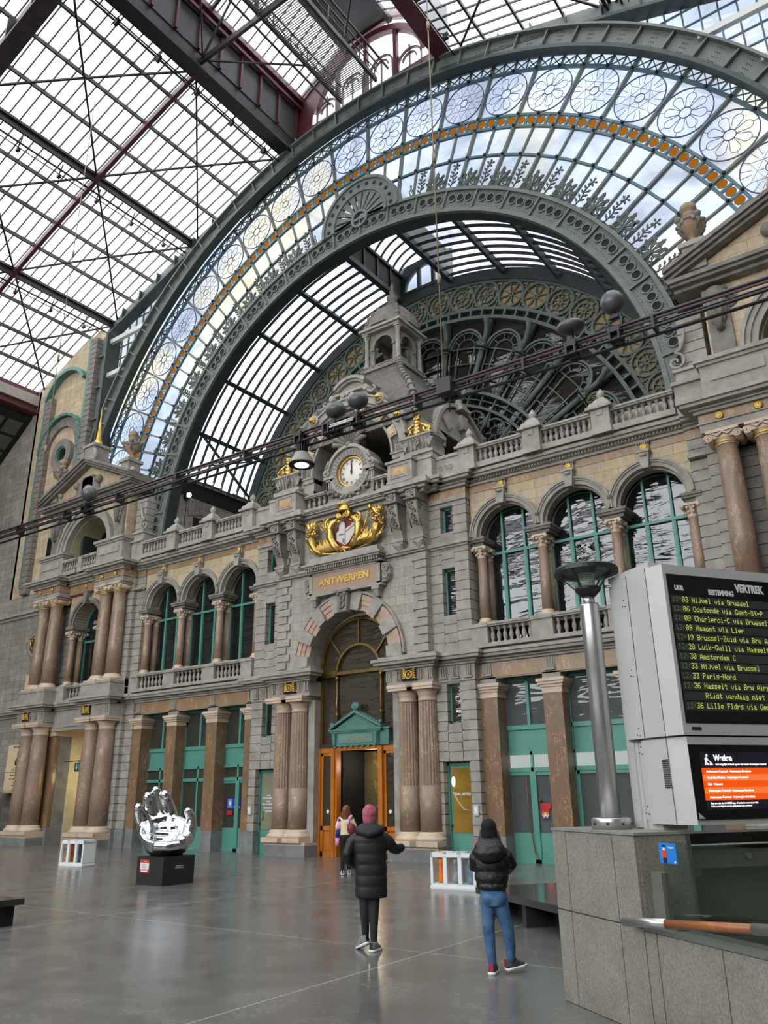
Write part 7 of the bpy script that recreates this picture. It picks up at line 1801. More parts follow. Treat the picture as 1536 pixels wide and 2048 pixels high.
def board():
    w = at_uv('departure_board', 'big silver departure board with yellow-green train times and an orange works notice below', 'information board')
    U1, V0, V1 = 1.66, .50, 3.7
    m = MB(); m.box(.86, U1-.2, V0, V1, 2.5, 4.2); m.prism([(U1-.2, V0), (U1, V0+.06), (U1, V1), (U1-.2, V1)], 2.5, 4.2, lambda a, b, d: (a, b, d)); m.build('upper_housing', M['silver'], w)
    m = MB(); m.box(1.05, U1-.2, V0+.01, V1, 1.69, 2.485); m.prism([(U1-.2, V0+.01), (U1-.01, V0+.09), (U1-.01, V1), (U1-.2, V1)], 1.69, 2.485, lambda a, b, d: (a, b, d)); m.box(.9, 1.1, V0+.05, V1, 1.72, 2.485); m.build('lower_housing', M['silver'], w)
    m = MB(); m.box(.92, 1.17, V0+.06, V0+.35, 1.635, 4.24); m.box(.78, .9, V0+.02, V0+.3, 1.65, 4.15); m.box(.78, 1.5, V0+.02, V0+.3, 4.2, 4.26); m.box(.8, .95, V0+.04, V0+.3, 1.635, 4.22); m.build('mast', M['silver'], w)
    m = MB(); m.box(.86, U1, V0-.004, V0+.0, 2.488, 2.498); m.box(1.13, 1.135, V0-.004, V0, 2.5, 4.2); m.box(U1-.2, U1-.196, V0-.004, V0, 1.7, 4.2)
    for z in (3.95, 3.2, 2.6, 2.42, 1.85):
        for du, dz in ((0, 0), (-.03, -.06), (.015, -.07)): m.sph((1.0+du+.05, V0+(.055 if 0 else -.003), z+dz), .007, 6, 4)
    m.build('seams_and_screws', M['black'], w)
    m = MB()
    for k in range(16): m.box(1.35, 1.44, V0+.004, V0+.012, 2.02+k*.017, 2.03+k*.017)
    m.build('vent_grille', M['black'], w)
    X = U1+.004   # screen plane faces +u
    sc = mat_plain('black_glossy_screen', (.006, .008, .009, 1), .06, 0, .05); 
    m = MB(); m.box(U1-.02, X, V0+.10, V1-.1, 2.61, 4.1); S = m.build('times_screen', sc, w)
    m = MB(); m.box(U1-.03, X-.002, V0+.09, V1-.09, 1.735, 2.41); S2 = m.build('notice_screen', mat_plain('black_bezel', (.004,.004,.005,1), .12), w)
    rowm = mat_plain('dark_grey_led_row', srgb(54,62,58), .35)
    rot = Matrix(((0, 0, 1), (1, 0, 0), (0, 1, 0)))  # text x->+v, y->z, normal->+u
    def T(name, body, size, v, z, mat, par, sx=1, bold=.002, align='LEFT', x=X+.004):
        o = text(name, body, size, (0,0,0), mat, par, .001, align=align, bold=bold)
        mt = rot.to_4x4(); mt.translation = V3((x, v, z)); o.matrix_local = mt @ Matrix.Diagonal((sx, 1, 1, 1)); return o
    T('heading', 'VERTREK', .115, V0+.96, 4.0, M['white'], S, .78, .006); T('heading', 'UUR', .068, V0+.18, 3.955, M['white'], S, .8, .004); T('heading', 'BESTEMMING', .074, V0+.60, 3.935, M['white'], S, .74, .004)
    rows = ['12:03 Nijvel via Brussel', '12:06 Oostende via Gent-St-P', '12:09 Charleroi-C via Brussel', '12:09 Hamont via Lier', '12:19 Brussel-Zuid via Bru Airport', '12:28 Luik-Guill via Hasselt', '12:30 Amsterdam C', '12:33 Nijvel via Brussel', '12:33 Paris-Nord', '12:36 Hasselt via Bru Airport', '      Rijdt vandaag niet', '12:36 Lille Fldrs via Gent']
    led = mat_emit('yellow_green_led', srgb(204,212,100), .85)
    bg = MB(); d = MB(); dim = MB()
    for i, r in enumerate(rows):
        z = 3.865-i*.0965; bg.box(U1-.01, X+.002, V0+.12, V1-.15, z-.072, z+.012)
        dots(d, r, 0, 0, 1, 0) if 0 else None
        x = V0+.13; px = .0068
        mt = Matrix(((0, 0, 0, X+.006), (1, 0, 0, 0), (0, 0, 1, 0), (0, 0, 0, 1)))
        k = MB(); dots(k, '   '+r[3:], x, z, px, 0); d.merge(k, mt)
        k = MB(); dots(k, r[:3], x, z, px, 0); dim.merge(k, mt)
    bg.build('text_rows', rowm, S); d.build('led_lettering', led, S); dim.build('dim_led_lettering', mat_emit('dim_led', srgb(120,126,80), .5), S)
    # works notice
    m = MB(); m.box(X, X+.002, V0+.20, V1-.3, 1.82, 2.34); n0 = m.build('notice_ground', mat_plain('dark_blue_grey_screen', srgb(44,44,58), .2), S2)
    for q in range(5):
        m = MB(); m.box(X+.002, X+.003, V0+.20, V1-.3, 2.195-.058*(q+1), 2.195-.058*q); m.build('orange_row', mat_emit('orange_screen_row', srgb(236,84,20) if q % 2 == 0 else srgb(244,118,56), .85), S2)
    wt = mat_emit('white_screen_text', (1,1,1,1), .9)
    T('heading', 'Werken', .075, V0+.36, 2.285, wt, S2, .85, .004); T('subtitle', 'met mogelijke invloed op uw reis vanuit Antwerpen-Centraal', .026, V0+.37, 2.228, wt, S2, .95, .001)
    for q, (tx, dt) in enumerate((('Antwerpen-Centraal · Antwerpen-Berchem', '10/10'), ('Gent-Sint-Pieters · Antwerpen-Centraal', '10/09'), ('Mol · Hamont', '11/09'), ('Antwerpen-Centraal · Antwerpen-Berchem', '11/10'), ('Antwerpen-Centraal · Antwerpen-Berchem', '11/10'))):
        T('row_text', tx, .03, V0+.25, 2.165-.058*q, wt, S2, 1, .001); T('row_date', dt+' - ', .03, V0+1.01, 2.165-.058*q, wt, S2, 1, .001)
    T('footer', 'Plan uw reis via de NMBS-app of nmbs.be voor meer info', .024, V0+.25, 1.878, wt, S2, 1, .0008); T('footer', 'Werken op het Belgische spoornet, dienstregeling onder voorbehoud', .017, V0+.25, 1.852, wt, S2, 1, .0005)
    m = MB(); c = V0+.28
    def YZ(a, b, d_): return (X+.003+d_*.001, a, b)
    m.prism([(c-.01, 2.30), (c+.01, 2.30), (c+.012, 2.315), (c, 2.325), (c-.012, 2.315)], 0, 1, YZ); m.prism([(c-.03, 2.285), (c-.005, 2.298), (c+.015, 2.27), (c+.0, 2.262), (c-.012, 2.25), (c-.018, 2.22), (c-.03, 2.22), (c-.024, 2.255)], 0, 1, YZ); m.prism([(c-.01, 2.255), (c+.01, 2.235), (c+.008, 2.22), (c-.005, 2.22)], 0, 1, YZ); m.prism([(c+.015, 2.22), (c+.065, 2.22), (c+.04, 2.252)], 0, 1, YZ)
    m.beam((X+.004, c+.0, 2.28), (X+.004, c+.045, 2.235), .002, .006); m.build('digging_pictogram', wt, S2)
    m = MB(); m.prism([(V0+.1, 1.745), (V0+.17, 1.745), (V0+.1, 1.80)], 0, 2, YZ); m.build('corner_tab', M['silver'], S2)
    m = MB(); m.ring(0, 0, .03, .036, 0, .002, 0, 360, 20); m2 = MB(); m2.merge(m, Matrix(((0, 1, 0, X+.003), (1, 0, 0, V0+1.28), (0, 0, 1, 2.285), (0, 0, 0, 1)))); m2.build('clock_icon', wt, S2)
    m = MB(); m.box(X-.002, X, V0+.16, V0+.27, 2.545, 2.575); m.build('maker_plate', M['black'], w)
board()

# ------------------------------------------------------------------ black stone benches
w = at_uv('stone_bench', 'long polished black stone bench slab on short legs behind the woman in the beanie', 'bench')
m = MB(); m.box(-5.9, -.4, 1.8, 3.4, .33, .435); m.build('slab', mat_plain('polished_black_stone', srgb(58,60,58), .12, 0, .1, 5), w)
m = MB()
for u in (-5.6, -4.25, -3.15, -1.5): m.box(u-.05, u+.06, 1.85, 3.3, 0, .33)
m.build('leg', mat_plain('dark_stone_leg', srgb(54,54,52), .4), w)
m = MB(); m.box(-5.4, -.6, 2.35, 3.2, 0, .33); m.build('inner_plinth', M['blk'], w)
w = empty('stone_bench', 'end of a black stone bench at the left edge of the picture', 'bench')
m = MB(); m.box(1.0, 4.02, -14.95, -14.5, .32, .42); m.build('slab', mat_plain('polished_black_stone', srgb(48,50,50), .15, 0, .1, 5), w)
m = MB(); m.box(1.1, 4.13-.25, -14.88, -14.58, 0, .32); m.build('leg', M['blk'], w)

# ------------------------------------------------------------------ recycling stations
def bin_station(name_label, x, y, rz, L, cols, D=.5):
    w = empty('recycling_station', name_label, 'recycling bin', loc=(x, y, 0), rz=rz); n = len(cols)
    m = MB(); m.box(0, L, 0, D, .0, .1); m.box(-.01, L+.01, -.01, D+.01, .02, .07); m.box(.0, L, 0, D, .1, .12); m.build('base_board', M['white'], w)
    m = MB(); m.box(0, L, 0, .05, .66, .76); m.box(0, L, D-.05, D, .66, .76); m.box(0, .05, 0, D, .66, .76); m.box(L-.05, L, 0, D, .66, .76); 
    for i in range(1, n): m.box(i*L/n-.05, i*L/n+.05, 0, D, .72, .76)
    m.build('top_frame', M['white'], w)
    for i in range(n+1):
        m = MB(); x0 = min(max(i*L/n-.045, 0), L-.06); m.box(x0, x0+(.09 if 0 < i < n else .06), 0, .06, .1, .68); m.build('upright', M['white'], w)
    m = MB(); m.box(L-.03, L, .06, D, .1, .7); m.build('end_panel', M['white'], w)
    m = MB(); m.box(0, L, D-.02, D, .1, .66); m.build('back_panel', M['white'], w)
    for i, c in enumerate(cols):
        cx = (i+.5)*L/n; hw = L/n/2-.075
        m = MB(); rings = []
        for z, f in ((.68, 1.0), (.5, .8), (.34, .86), (.2, .95), (.13, .8)):
            rings.append([(cx+hw*f*cos(t)*(1+.1*sin(5*t+z*20)), D/2+.16*f*sin(t)*(1+.1*cos(4*t+z*15)), z) for t in [2*pi*k/20 for k in range(20)]])
        m.loft(list(reversed(rings)))
        if c == 'orange': m.build('orange_bag', mat_plain('orange_plastic_bag', srgb(238,128,34), .3, 0, .15, 6), w)
        elif c == 'clear': m.build('clear_bag', mat_plain('translucent_plastic_bag', srgb(140,150,152), .15, 0, .3, 7), w)
        else: m.build('blue_bag', mat_plain('blue_grey_plastic_bag', srgb(110,134,148), .2, 0, .25, 7), w)
        m = MB(); m.ring(0, 0, .1, .15, 0, .01, 0, 360, 20); m2 = MB(); m2.merge(m, Matrix(((1, 0, 0, cx), (0, 0, 1, D/2), (0, 1, 0, .745), (0, 0, 0, 1)))); m2.build('coloured_rim', mat_plain('rim_'+c, srgb(*{'orange': (240,120,60), 'clear': (90,170,210), 'blue': (40,90,150)}[c]), .4), w)
bin_station('small white recycling station with three bags, left of the chrome hand', -6.55, -6.91, rad(6), 1.05, ['orange', 'clear', 'blue'])
bin_station('white recycling station with orange bag, partly hidden by the woman in jeans', 7.19, -6.68, rad(4.5), 1.45, ['orange', 'clear', 'blue', 'clear'])
# black A-frame stall at far left edge
w = empty('black_kiosk', 'black-framed kiosk with dark canopy at the far left edge beside the poster', 'kiosk', loc=(-22.6, -1.4, 0))
m = MB(); 
for x in (0, 1.1): m.box(x-.05, x+.05, -.05, .05, .1, 2.4); m.box(x-.05, x+.05, -1.0, -.9, .1, 2.4)
m.box(-.1, 1.2, -1.05, .05, 0, .12); m.box(0, 1.1, -.98, -.92, 1.15, 1.25); m.box(0, 1.1, -.98, -.92, 1.95, 2.05); m.build('frame', M['black'], w)
m = MB(); m.box(-.02, 1.12, -.95, -.9, .12, 1.15); m.box(.1, 1.0, -.9, -.1, .1, .5); m.build('counter', M['blk'], w)
m = MB(); m.prism([(-1.35, 2.3), (.3, 2.3), (.3, 2.75), (-1.35, 2.5)], -.4, 1.5, lambda a, b, d: (d, a, b)); m.build('canopy', M['blk'], w)
m = MB(); m.box(.05, 1.05, -.96, -.93, 1.25, 1.95); m.build('chalkboard', mat_plain('dark_menu_board', srgb(40,44,42), .4, 0, .4, 6), w)

# ------------------------------------------------------------------ chrome hand chair
w = empty('display_plinth', 'matt black square plinth carrying the chrome hand', 'plinth')
m = MB(); m.box(.22, 1.2, -9.23, -8.25, .0, .635); m.build('block', mat_plain('matt_black_plinth', srgb(38,37,33), .5, 0, .04), w)
m = MB(); m.box(.36, .68, -9.24, -9.23, .27, .56); s_ = m.build('notice_sheet', mat_plain('off_white_notice', srgb(228,224,214), .5), w)
rdm = mat_plain('red_ink_notice', srgb(214,44,44), .5)
m = MB(); m.box(.36, .68, -9.245, -9.24, .50, .56); m.box(.36, .68, -9.245, -9.24, .27, .345); m.build('red_bands', rdm, s_)
m = MB(); m.box(.40, .64, -9.247, -9.245, .285, .33); m.build('white_strip', M['white'], s_)
text('lettering', 'Te koop', .035, (.56, -9.248, .53), M['white'], s_, .001); 
m = MB(); 
for k in range(5): m.box(.42, .58-.02*(k % 2), -9.242, -9.24, .46-.02*k, .465-.02*k)
m.build('text_lines', mat_plain('grey_ink', srgb(150,140,134), .6), s_)
text('lettering', 'Antwerpen', .05, (1.203, -8.72, .42), M['white'], w, .001, rot=(pi/2, 0, pi/2)); text('lettering', 'Stad aan de stroom', .035, (1.203, -8.72, .375), M['white'], w, .001, rot=(pi/2, 0, pi/2))
def remesh(o, vox, smooth=6):
    md = o.modifiers.new('remesh', 'REMESH'); md.mode = 'VOXEL'; md.voxel_size = vox; md.use_smooth_shade = True
    if smooth: s2 = o.modifiers.new('smooth', 'SMOOTH'); s2.iterations = smooth; s2.factor = .6
    return o
def hand():
    m = MB(); n = 28
    # palm bowl: outer rings then inner rings; rim higher at the back (fingers) and lower at the heel
    def ringp(z, rx, ry, slope, cx=0, cy=0): return [(cx+rx*cos(t), cy+ry*sin(t), z+slope*sin(t)) for t in [2*pi*k/n for k in range(n)]]
    outer = [ringp(.0, .36, .26, 0), ringp(.08, .48, .36, 0), ringp(.25, .60, .46, .05), ringp(.45, .66, .50, .14, -.03), ringp(.60, .66, .50, .32, -.05), ringp(.64, .62, .47, .33, -.05)]
    inner = [ringp(.62, .54, .36, .30, -.05), ringp(.48, .46, .30, .17, -.04), ringp(.38, .38, .22, .08), ringp(.34, .2, .12, .02)]
    m.loft(outer+inner)
    def finger(pts, r): m.tube(pts, r, 14, sq=.8); m.sph(pts[-1], r[-1]*.98, 12, 8); m.sph(pts[0], r[0], 10, 8)
    finger([(-.50, .18, .50), (-.62, .26, .78), (-.72, .26, .98), (-.78, .20, 1.13)], [.21, .19, .17, .12])
    finger([(-.36, .36, .55), (-.45, .47, .92), (-.53, .48, 1.18), (-.57, .42, 1.38)], [.21, .19, .175, .14])
    finger([(-.14, .42, .58), (-.20, .54, 1.0), (-.32, .56, 1.30), (-.38, .50, 1.53)], [.21, .185, .165, .125])
    finger([(.10, .40, .58), (.02, .51, .95), (-.08, .52, 1.22), (-.14, .46, 1.42)], [.21, .19, .175, .14])
    finger([(.46, -.02, .35), (.56, .0, .66), (.55, .0, .88), (.46, -.04, 1.02)], [.19, .16, .13, .11])
    m.tube([(-.30, -.40, .24), (.0, -.46, .22), (.30, -.38, .26)], [.12, .13, .13], 12); m.sph((.34, -.22, .30), .2, 12, 8); m.sph((-.46, -.12, .38), .17, 12, 8)
    m.tube([(-.42, .0, .40), (-.1, .08, .36), (.25, .02, .38)], .09, 10); m.tube([(-.36, .18, .5), (0, .25, .48), (.3, .18, .48)], .09, 10)
    o = m.build('hand_chair_sculpture', M['chrome'], None, 'giant polished chrome hand cupped like a chair with fingers up', 'sculpture', loc=(.70, -8.74, .635), rz=atan2(.766, .643))
    remesh(o, .022, 5)
hand()

# ------------------------------------------------------------------ people
SKIN = mat_plain('skin', srgb(206,160,136), .5, 0, .06)
def body(par, parts, mat, name='body', vox=.013, sm=4):
    m = MB()
    for kind, a in parts:
        if kind == 't': m.tube(a[0], a[1], 14, sq=a[2] if len(a) > 2 else 1); m.sph(a[0][0], (a[1][0] if isinstance(a[1], list) else a[1])*.97, 12, 8); m.sph(a[0][-1], (a[1][-1] if isinstance(a[1], list) else a[1])*.97, 12, 8)
        elif kind == 's': m.sph(a[0], a[1], 18, 12, *(a[2:] if len(a) > 2 else ()))
        elif kind == 'l': m.loft(a[0])
        elif kind == 'b': m.box(*a)
    o = m.build(name, mat, par)
    if vox: remesh(o, vox, sm)
    return o
def ell(cx, cy, z, rx, ry, n=28, p=2.3):
    out = []
    for k in range(n):
        t = 2*pi*k/n; c, s = cos(t), sin(t); out.append((cx+rx*(abs(c)**(2/p))*(1 if c > 0 else -1), cy+ry*(abs(s)**(2/p))*(1 if s > 0 else -1), z))
    return out
def hand_parts(c, d, side, r=.011, L=.075, curl=.5):
    """simple five-finger hand at c pointing along d; side = thumb direction"""
    c = V3(c); d = V3(d).normalized(); s = V3(side).normalized(); n = d.cross(s); P_ = [('t', ([c, c+d*.045, c+d*.085], [.026, .036, .034], .6))]
    for k, l in enumerate((.9, 1.0, .95, .75)):
        b = c+d*.085+s*(.027-.018*k); P_.append(('t', ([b, b+d*L*l*.5+n*.004, b+d*L*l-n*L*curl*.4], [r, r*.95, r*.8])))
    P_.append(('t', ([c+d*.02+s*.03, c+d*.05+s*.06, c+d*.085+s*.07], [.014, .013, .010]))); return P_
def shoe(par, x, y, z, rz, main, sole, heel=None, name='shoe', tilt=0):
    e = bpy.data.objects.new(name, None); COL.objects.link(e); 
    m = MB(); m.loft([[(a, b, zz) for a, b in [(-.04*f, -.10*f), (.04*f, -.10*f), (.045*f, 0), (.05*f, .10*f), (.03*f, .165*f), (-.02*f, .17*f), (-.045*f, .12*f), (-.042*f, 0)]] for zz, f in ((.0, 1.02), (.025, 1.06), (.032, 1.0))]); so = m.build('sole', sole, None)
    u = MB(); u.loft([[(a, b, zz) for a, b in [(-.036*f, -.095*g), (.036*f, -.095*g), (.042*f, 0), (.045*f, .09*h), (.026*f, .155*h), (-.016*f, .158*h), (-.042*f, .11*h), (-.04*f, 0)]] for zz, f, g, h in ((.03, 1, 1, 1), (.055, 1, 1, .93), (.075, .95, 1, .62), (.1, .88, 1, .35), (.12, .82, .95, .3))])
    up = u.build(name, main, par, loc=(x, y, z), rz=rz); up.rotation_euler = (tilt, 0, rz); so.parent = up
    bpy.data.objects.remove(e)
    if heel: h = MB(); h.box(-.02, .02, -.1, -.09, .04, .12); h.build('heel_tab', heel, up)
    return up
def person(name_label, x, y, group=None):
    dx, dy = x-17.69, y+23.0; r = sqrt(dx*dx+dy*dy); rz = atan2(-dx/r, dy/r)
    return empty('person', name_label, 'person', group, loc=(x, y, 0), rz=rz)
def quilt(zs, z): return 0
# man in long black puffer coat
def man():
    w = person('man walking in a long black quilted coat and dusty pink beanie', 10.42, -13.28)
    body(w, [('s', ((.01, .0, 1.735), .09, 1, 1.12, 1.25)), ('t', ([(.01, 0, 1.5), (.01, 0, 1.68)], [.065, .055])), ('s', ((.01, .115, 1.70), .018)), ('s', ((-.085, 0, 1.71), .02, .5, 1, 1.5)), ('s', ((.105, 0, 1.71), .02, .5, 1, 1.5)),
             ('l', ([ell(0, 0, z, a, b) for z, a, b in ((.72, .15, .1), (.95, .15, .1), (1.2, .17, .11), (1.42, .19, .11), (1.5, .08, .07))],)),
             ('t', ([(.22, 0, 1.42), (.34, .08, 1.26), (.44, .2, 1.27)], [.05, .04, .03])), ('t', ([(-.2, 0, 1.42), (-.31, -.02, 1.2), (-.2, .16, 1.06)], [.05, .04, .03])),
             ] + hand_parts((.45, .22, 1.27), (.35, 1, .05), (-.2, .1, 1)) + hand_parts((-.18, .18, 1.06), (.8, .8, 0), (0, .3, 1)), SKIN)
    blk = mat_plain('black_nylon_coat', srgb(17,18,22), .55, 0, .15, 6)
    zs = []; z = .655
    seams = [.66, .80, .94, 1.08, 1.22, 1.36]
    rings = []
    N = 60
    for i in range(N+1):
        z = .655+(1.5-.655)*i/N
        base = .215 if z < 1.1 else .215+.02*(z-1.1)/.3
        if z > 1.38: base = .235-.9*(z-1.38)**1.25*1.0-.0
        f = min(abs(z-s) for s in seams); puff = .008*min(1, f/.04)
        rings.append(ell(.025 if z < 1.1 else .015, 0, z, max(base+puff, .09), max(.145+puff-(.25*(z-1.38) if z > 1.38 else 0), .07)))
    parts = [('l', (rings,)),
             ('t', ([(-.17, 0, 1.42), (-.25, -.01, 1.36), (-.31, -.03, 1.21), (-.30, .0, 1.15), (-.19, .12, 1.06), (-.15, .16, 1.05)], [.085, .085, .08, .078, .062, .058])),
             ('t', ([(.19, 0, 1.42), (.27, .02, 1.37), (.35, .06, 1.27), (.40, .12, 1.26), (.46, .2, 1.275)], [.085, .085, .075, .07, .058]))]
    c = body(w, parts, blk, 'quilted_coat', .012, 3)
    m = MB(); m.loft([ell(.01, -.05, 1.47, .20, .12), ell(.01, -.07, 1.53, .21, .13), ell(.01, -.06, 1.58, .17, .11), ell(.0, -.02, 1.62, .10, .09)]); m.tube([(-.17, -.08, 1.55), (-.1, -.16, 1.5), (.0, -.19, 1.47), (.1, -.16, 1.5), (.19, -.08, 1.56)], .045, 8); h = m.build('hood', mat_plain('matt_black_hood', srgb(30,31,34), .7), c); remesh(h, .014, 4)
    m = MB()
    for k in range(9): m.box(0,0,0,0,0,0) if 0 else None
    bn = body(w, [('s', ((.01, -.005, 1.755), .108, 1, 1.1, 1.0)), ('t', ([(.01, -.0, 1.66), (.01, 0, 1.75)], [.104, .108])), ('s', ((.0, -.05, 1.80), .07))], mat_plain('dusty_pink_knit', srgb(176,92,108), .85, 0, .12, 25), 'beanie', .01, 2)
    trou = mat_plain('charcoal_trousers', srgb(36,38,40), .8, 0, .1, 8)
    body(w, [('t', ([(-.075, 0, .76), (-.065, .01, .45), (-.06, .05, .3), (-.055, .08, .14)], [.085, .066, .055, .045])), ('t', ([(.07, 0, .76), (.06, -.02, .45), (.055, -.04, .25), (.055, -.05, .09)], [.085, .066, .055, .046]))], trou, 'trousers', .012, 3)
    g = mat_plain('grey_canvas_shoe', srgb(122,124,124), .7); wh = M['white']
    shoe(w, -.075, .05, .05, rad(38), g, wh, M['black'], tilt=-.35); shoe(w, .065, -.06, 0, rad(-28), g, wh, M['black'])
    m = MB(); m.box(.2, .29, .12, .24, 1.085, 1.1); m.build('white_paper', wh, w)
man()
def woman():
    w = person('woman standing in a shiny black puffer jacket, black beanie and blue jeans', 12.61, -13.62)
    body(w, [('s', ((-.07, .02, 1.585), .085, 1, 1.1, 1.2)), ('t', ([(-.07, 0, 1.4), (-.07, 0, 1.52)], [.05, .048])), ('s', ((-.07, .125, 1.57), .016)),
             ('l', ([ell(-.06, 0, z, a, b) for z, a, b in ((.85, .13, .09), (1.05, .12, .09), (1.3, .15, .1), (1.38, .07, .06))],)),
             ('t', ([(.06, 0, 1.32), (.15, .04, 1.18), (.06, .2, 1.22)], [.045, .036, .028])), ('t', ([(-.2, 0, 1.32), (-.22, .04, 1.15), (-.12, .2, 1.2)], [.045, .036, .028]))]
             + hand_parts((.05, .22, 1.24), (-.3, .6, .6), (-1, .2, 0)) + hand_parts((-.1, .22, 1.22), (.3, .6, .6), (1, .2, 0)), SKIN)
    blk = NT('glossy_black_puffer'); nz = blk.noise(blk.pos(), 16, 5, .65, .5); blk = blk.pbr(srgb(14,14,16), .3, bump=nz, bstr=.9, bdist=.02)
    seams = [.90, .97, 1.1, 1.24]; rings = []
    for i in range(46):
        z = .895+(1.42-.895)*i/45; base = .185 if z > .97 else .165+.02*(z-.895)/.075
        if z > 1.3: base = .20-1.2*(z-1.3)**1.2
        f = min(abs(z-s) for s in seams); puff = .022*min(1, f/.045)
        rings.append(ell(-.062, 0, z, max(base+puff, .08), max(.14+puff-(.4*(z-1.3) if z > 1.3 else 0), .06)))
    c = body(w, [('l', (rings,)), ('t', ([(-.19, 0, 1.32), (-.25, .0, 1.24), (-.26, .04, 1.15), (-.2, .14, 1.13), (-.14, .2, 1.18)], [.08, .082, .075, .065, .055])),
                 ('t', ([(.06, 0, 1.32), (.13, .0, 1.26), (.175, .03, 1.17), (.14, .12, 1.11), (.08, .19, 1.17)], [.08, .085, .082, .068, .055]))], blk, 'puffer_jacket', .011, 2)
    m = MB(); m.loft([ell(-.09, -.13, 1.19, .06, .04), ell(-.08, -.16, 1.24, .14, .09), ell(-.075, -.16, 1.32, .185, .11), ell(-.07, -.12, 1.4, .175, .11), ell(-.07, -.06, 1.46, .125, .1), ell(-.07, -.01, 1.49, .1, .09)]); h = m.build('puffer_hood', blk, c); remesh(h, .011, 2)
    body(w, [('s', ((-.065, .0, 1.60), .1, 1, 1.08, 1.0)), ('t', ([(-.068, -.01, 1.49), (-.066, 0, 1.6)], [.103, .101])), ('s', ((-.06, -.01, 1.675), .03))], mat_plain('black_rib_knit', srgb(10,10,11), .9, 0, .2, 30), 'beanie', .01, 2)
    hair = mat_plain('dark_brown_hair', srgb(70,34,28), .6, 0, .3, 20); m = MB(); m.tube([(-.15, .03, 1.56), (-.17, .0, 1.47), (-.2, -.02, 1.42)], [.03, .03, .012], 8); m.tube([(.02, .03, 1.56), (.05, .02, 1.45), (.07, .0, 1.36)], [.025, .03, .012], 8); m.build('hair', hair, w)
    m = MB(); m.tube([(-.0, -.02, 1.47), (.04, -.06, 1.42), (.06, -.1, 1.36)], .018, 6); m.build('white_lining', M['white'], c)
    den = NT('blue_denim'); g_ = den.pos(); nz = den.noise(g_, 7, 5, .6); den = den.pbr(den.ramp(nz, [(.3, srgb(38,74,112)), (.7, srgb(84,122,158))]), .85, bump=nz, bstr=.3)
    body(w, [('l', ([ell(-.05, 0, z, a, b) for z, a, b in ((.72, .155, .11), (.8, .168, .125), (.88, .155, .115), (.95, .14, .1))],)), ('s', ((-.12, -.06, .8), .08)), ('s', ((.02, -.06, .8), .08)),
             ('t', ([(-.12, 0, .76), (-.13, -.01, .48), (-.12, -.02, .28), (-.105, -.02, .11)], [.092, .072, .062, .052])), ('t', ([(.03, 0, .76), (.095, .01, .48), (.115, .0, .3), (.115, .02, .15)], [.092, .075, .064, .052]))], den, 'jeans', .012, 3)
    g = mat_plain('dark_grey_running_shoe', srgb(66,66,72), .7, 0, .2, 30); mg = mat_plain('magenta_heel', srgb(170,20,80), .6)
    shoe(w, -.10, -.03, 0, rad(-12), g, M['white'], mg); shoe(w, .14, .05, .035, rad(-62), g, M['white'], mg, tilt=.12)
    m = MB(); m.tube([(-.10, -.02, .09), (-.10, -.02, .14)], .04, 8); m.tube([(.12, .03, .12), (.12, .03, .17)], .04, 8); m.build('magenta_socks', mg, w)
    m = MB(); m.box(-.05, .02, .30, .31, 1.26, 1.4); m.build('phone', M['black'], w)
woman()
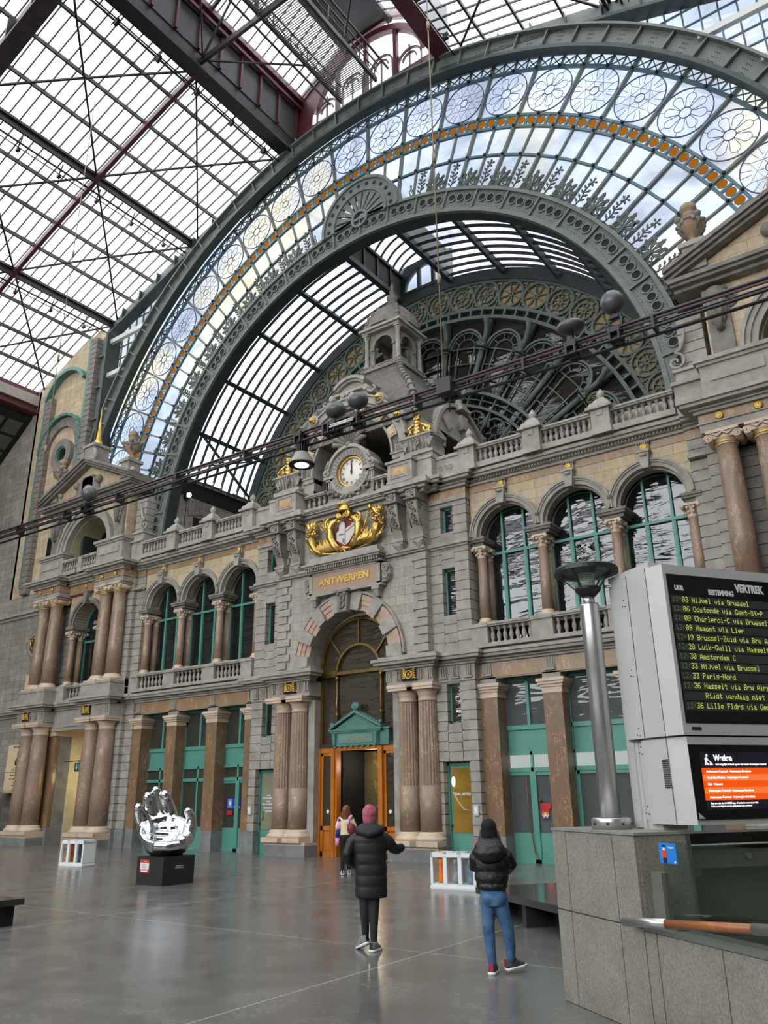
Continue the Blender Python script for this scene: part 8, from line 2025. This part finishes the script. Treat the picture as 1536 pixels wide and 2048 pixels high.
def girl():
    w = person('long-haired woman in cream top with pink and navy scarf heading for the entrance', 3.42, -4.98)
    body(w, [('s', ((.03, 0, 1.62), .085, 1, 1.1, 1.22)), ('t', ([(.02, 0, 1.42), (.03, 0, 1.55)], [.05, .048])), ('s', ((.03, .11, 1.6), .016)),
             ('t', ([(.18, 0, 1.4), (.25, .02, 1.2), (.2, .16, 1.05)], [.045, .036, .028])), ('t', ([(-.16, 0, 1.4), (-.22, .02, 1.18), (-.2, .14, 1.0)], [.045, .036, .028]))] + hand_parts((.2, .18, 1.04), (0, .8, -.4), (-1, 0, 0)) + hand_parts((-.2, .16, .98), (0, .8, -.4), (1, 0, 0)), SKIN, vox=.015)
    cr = mat_plain('cream_knit_top', srgb(232,224,176), .8, 0, .06, 12)
    body(w, [('l', ([ell(.01, 0, z, a, b) for z, a, b in ((.98, .17, .11), (1.1, .16, .11), (1.25, .18, .12), (1.38, .19, .12), (1.45, .09, .08))],)), ('t', ([(.16, 0, 1.38), (.25, .01, 1.2), (.21, .12, 1.08)], [.07, .06, .05])), ('t', ([(-.14, 0, 1.38), (-.22, .01, 1.2), (-.2, .1, 1.04)], [.07, .06, .05]))], cr, 'cream_top', .014, 3)
    hr = mat_plain('chestnut_hair', srgb(116,66,40), .5, 0, .25, 18)
    body(w, [('s', ((.03, -.01, 1.645), .1, 1, 1.08, 1.02)), ('l', ([ell(.0, -.07, z, a, b) for z, a, b in ((1.3, .05, .03), (1.38, .10, .05), (1.5, .11, .07), (1.62, .1, .09), (1.7, .07, .07))],)), ('t', ([(.09, -.02, 1.62), (.11, -.04, 1.48), (.12, -.04, 1.36)], [.04, .04, .015])), ('t', ([(-.05, -.02, 1.62), (-.1, -.04, 1.48), (-.12, -.04, 1.34)], [.04, .04, .015]))], hr, 'long_hair', .012, 3)
    pk = mat_plain('pale_pink_wool', srgb(232,160,204), .85); nv = mat_plain('navy_blue_wool', srgb(34,36,132), .85)
    m = MB(); m.tube([(-.15, -.05, 1.36), (-.19, -.07, 1.2), (-.2, -.07, 1.12)], .05, 8, sq=.6); m.tube([(-.215, -.07, .92), (-.225, -.07, .72)], .055, 8, sq=.6); m.tube([(.08, -.08, 1.34), (.12, -.1, 1.42), (.16, -.04, 1.46)], .045, 8); m.tube([(.08, -.09, 1.36), (.05, -.11, 1.22)], .045, 8); sc = m.build('scarf', pk, w)
    m = MB(); m.tube([(-.2, -.07, 1.12), (-.215, -.07, .92)], .056, 8, sq=.65); m.tube([(-.15, -.04, 1.38), (-.17, -.06, 1.33)], .05, 8); m.tube([(.14, -.05, 1.44), (.17, -.02, 1.40)], .05, 8); m.build('navy_stripes', nv, sc)
    m = MB(); m.sph((.16, -.12, 1.14), .13, 14, 10, sx=.9, sy=.5, sz=1.15); m.tube([(.1, -.12, 1.25), (.12, -.05, 1.44), (.15, .05, 1.42)], .015, 6); m.build('maroon_bag', mat_plain('maroon_leather', srgb(120,36,44), .45), w)
    body(w, [('l', ([ell(.01, 0, z, a, b) for z, a, b in ((.84, .16, .11), (.93, .165, .12), (1.0, .15, .11))],)), ('t', ([(-.07, 0, .86), (-.08, .02, .48), (-.08, -.02, .1)], [.09, .065, .05])), ('t', ([(.08, 0, .86), (.1, .08, .48), (.1, .15, .12)], [.09, .065, .05]))], mat_plain('black_trousers', srgb(16,16,18), .8), 'trousers', .014, 3)
    shoe(w, -.08, -.04, 0, 0, M['white'], M['white'], M['black'], tilt=-.1); shoe(w, .1, .16, 0, 0, M['white'], M['white'], M['black'])
girl()
# drop unused first-prototype leftovers
dg = bpy.context.evaluated_depsgraph_get()
for o in [o for o in bpy.data.objects if o.type == 'FONT']:
    me = bpy.data.meshes.new_from_object(o.evaluated_get(dg)); n = bpy.data.objects.new(o.name.split('.')[0], me); COL.objects.link(n)
    n.parent = o.parent; n.matrix_parent_inverse = o.matrix_parent_inverse.copy(); n.location = o.location; n.rotation_euler = o.rotation_euler; n.scale = o.scale
    bpy.data.objects.remove(o)
for o in list(bpy.data.objects):
    if o.parent is None and 'category' not in o and o.type in ('EMPTY', 'MESH') and 'kind' not in o: print('UNTAGGED', o.name)
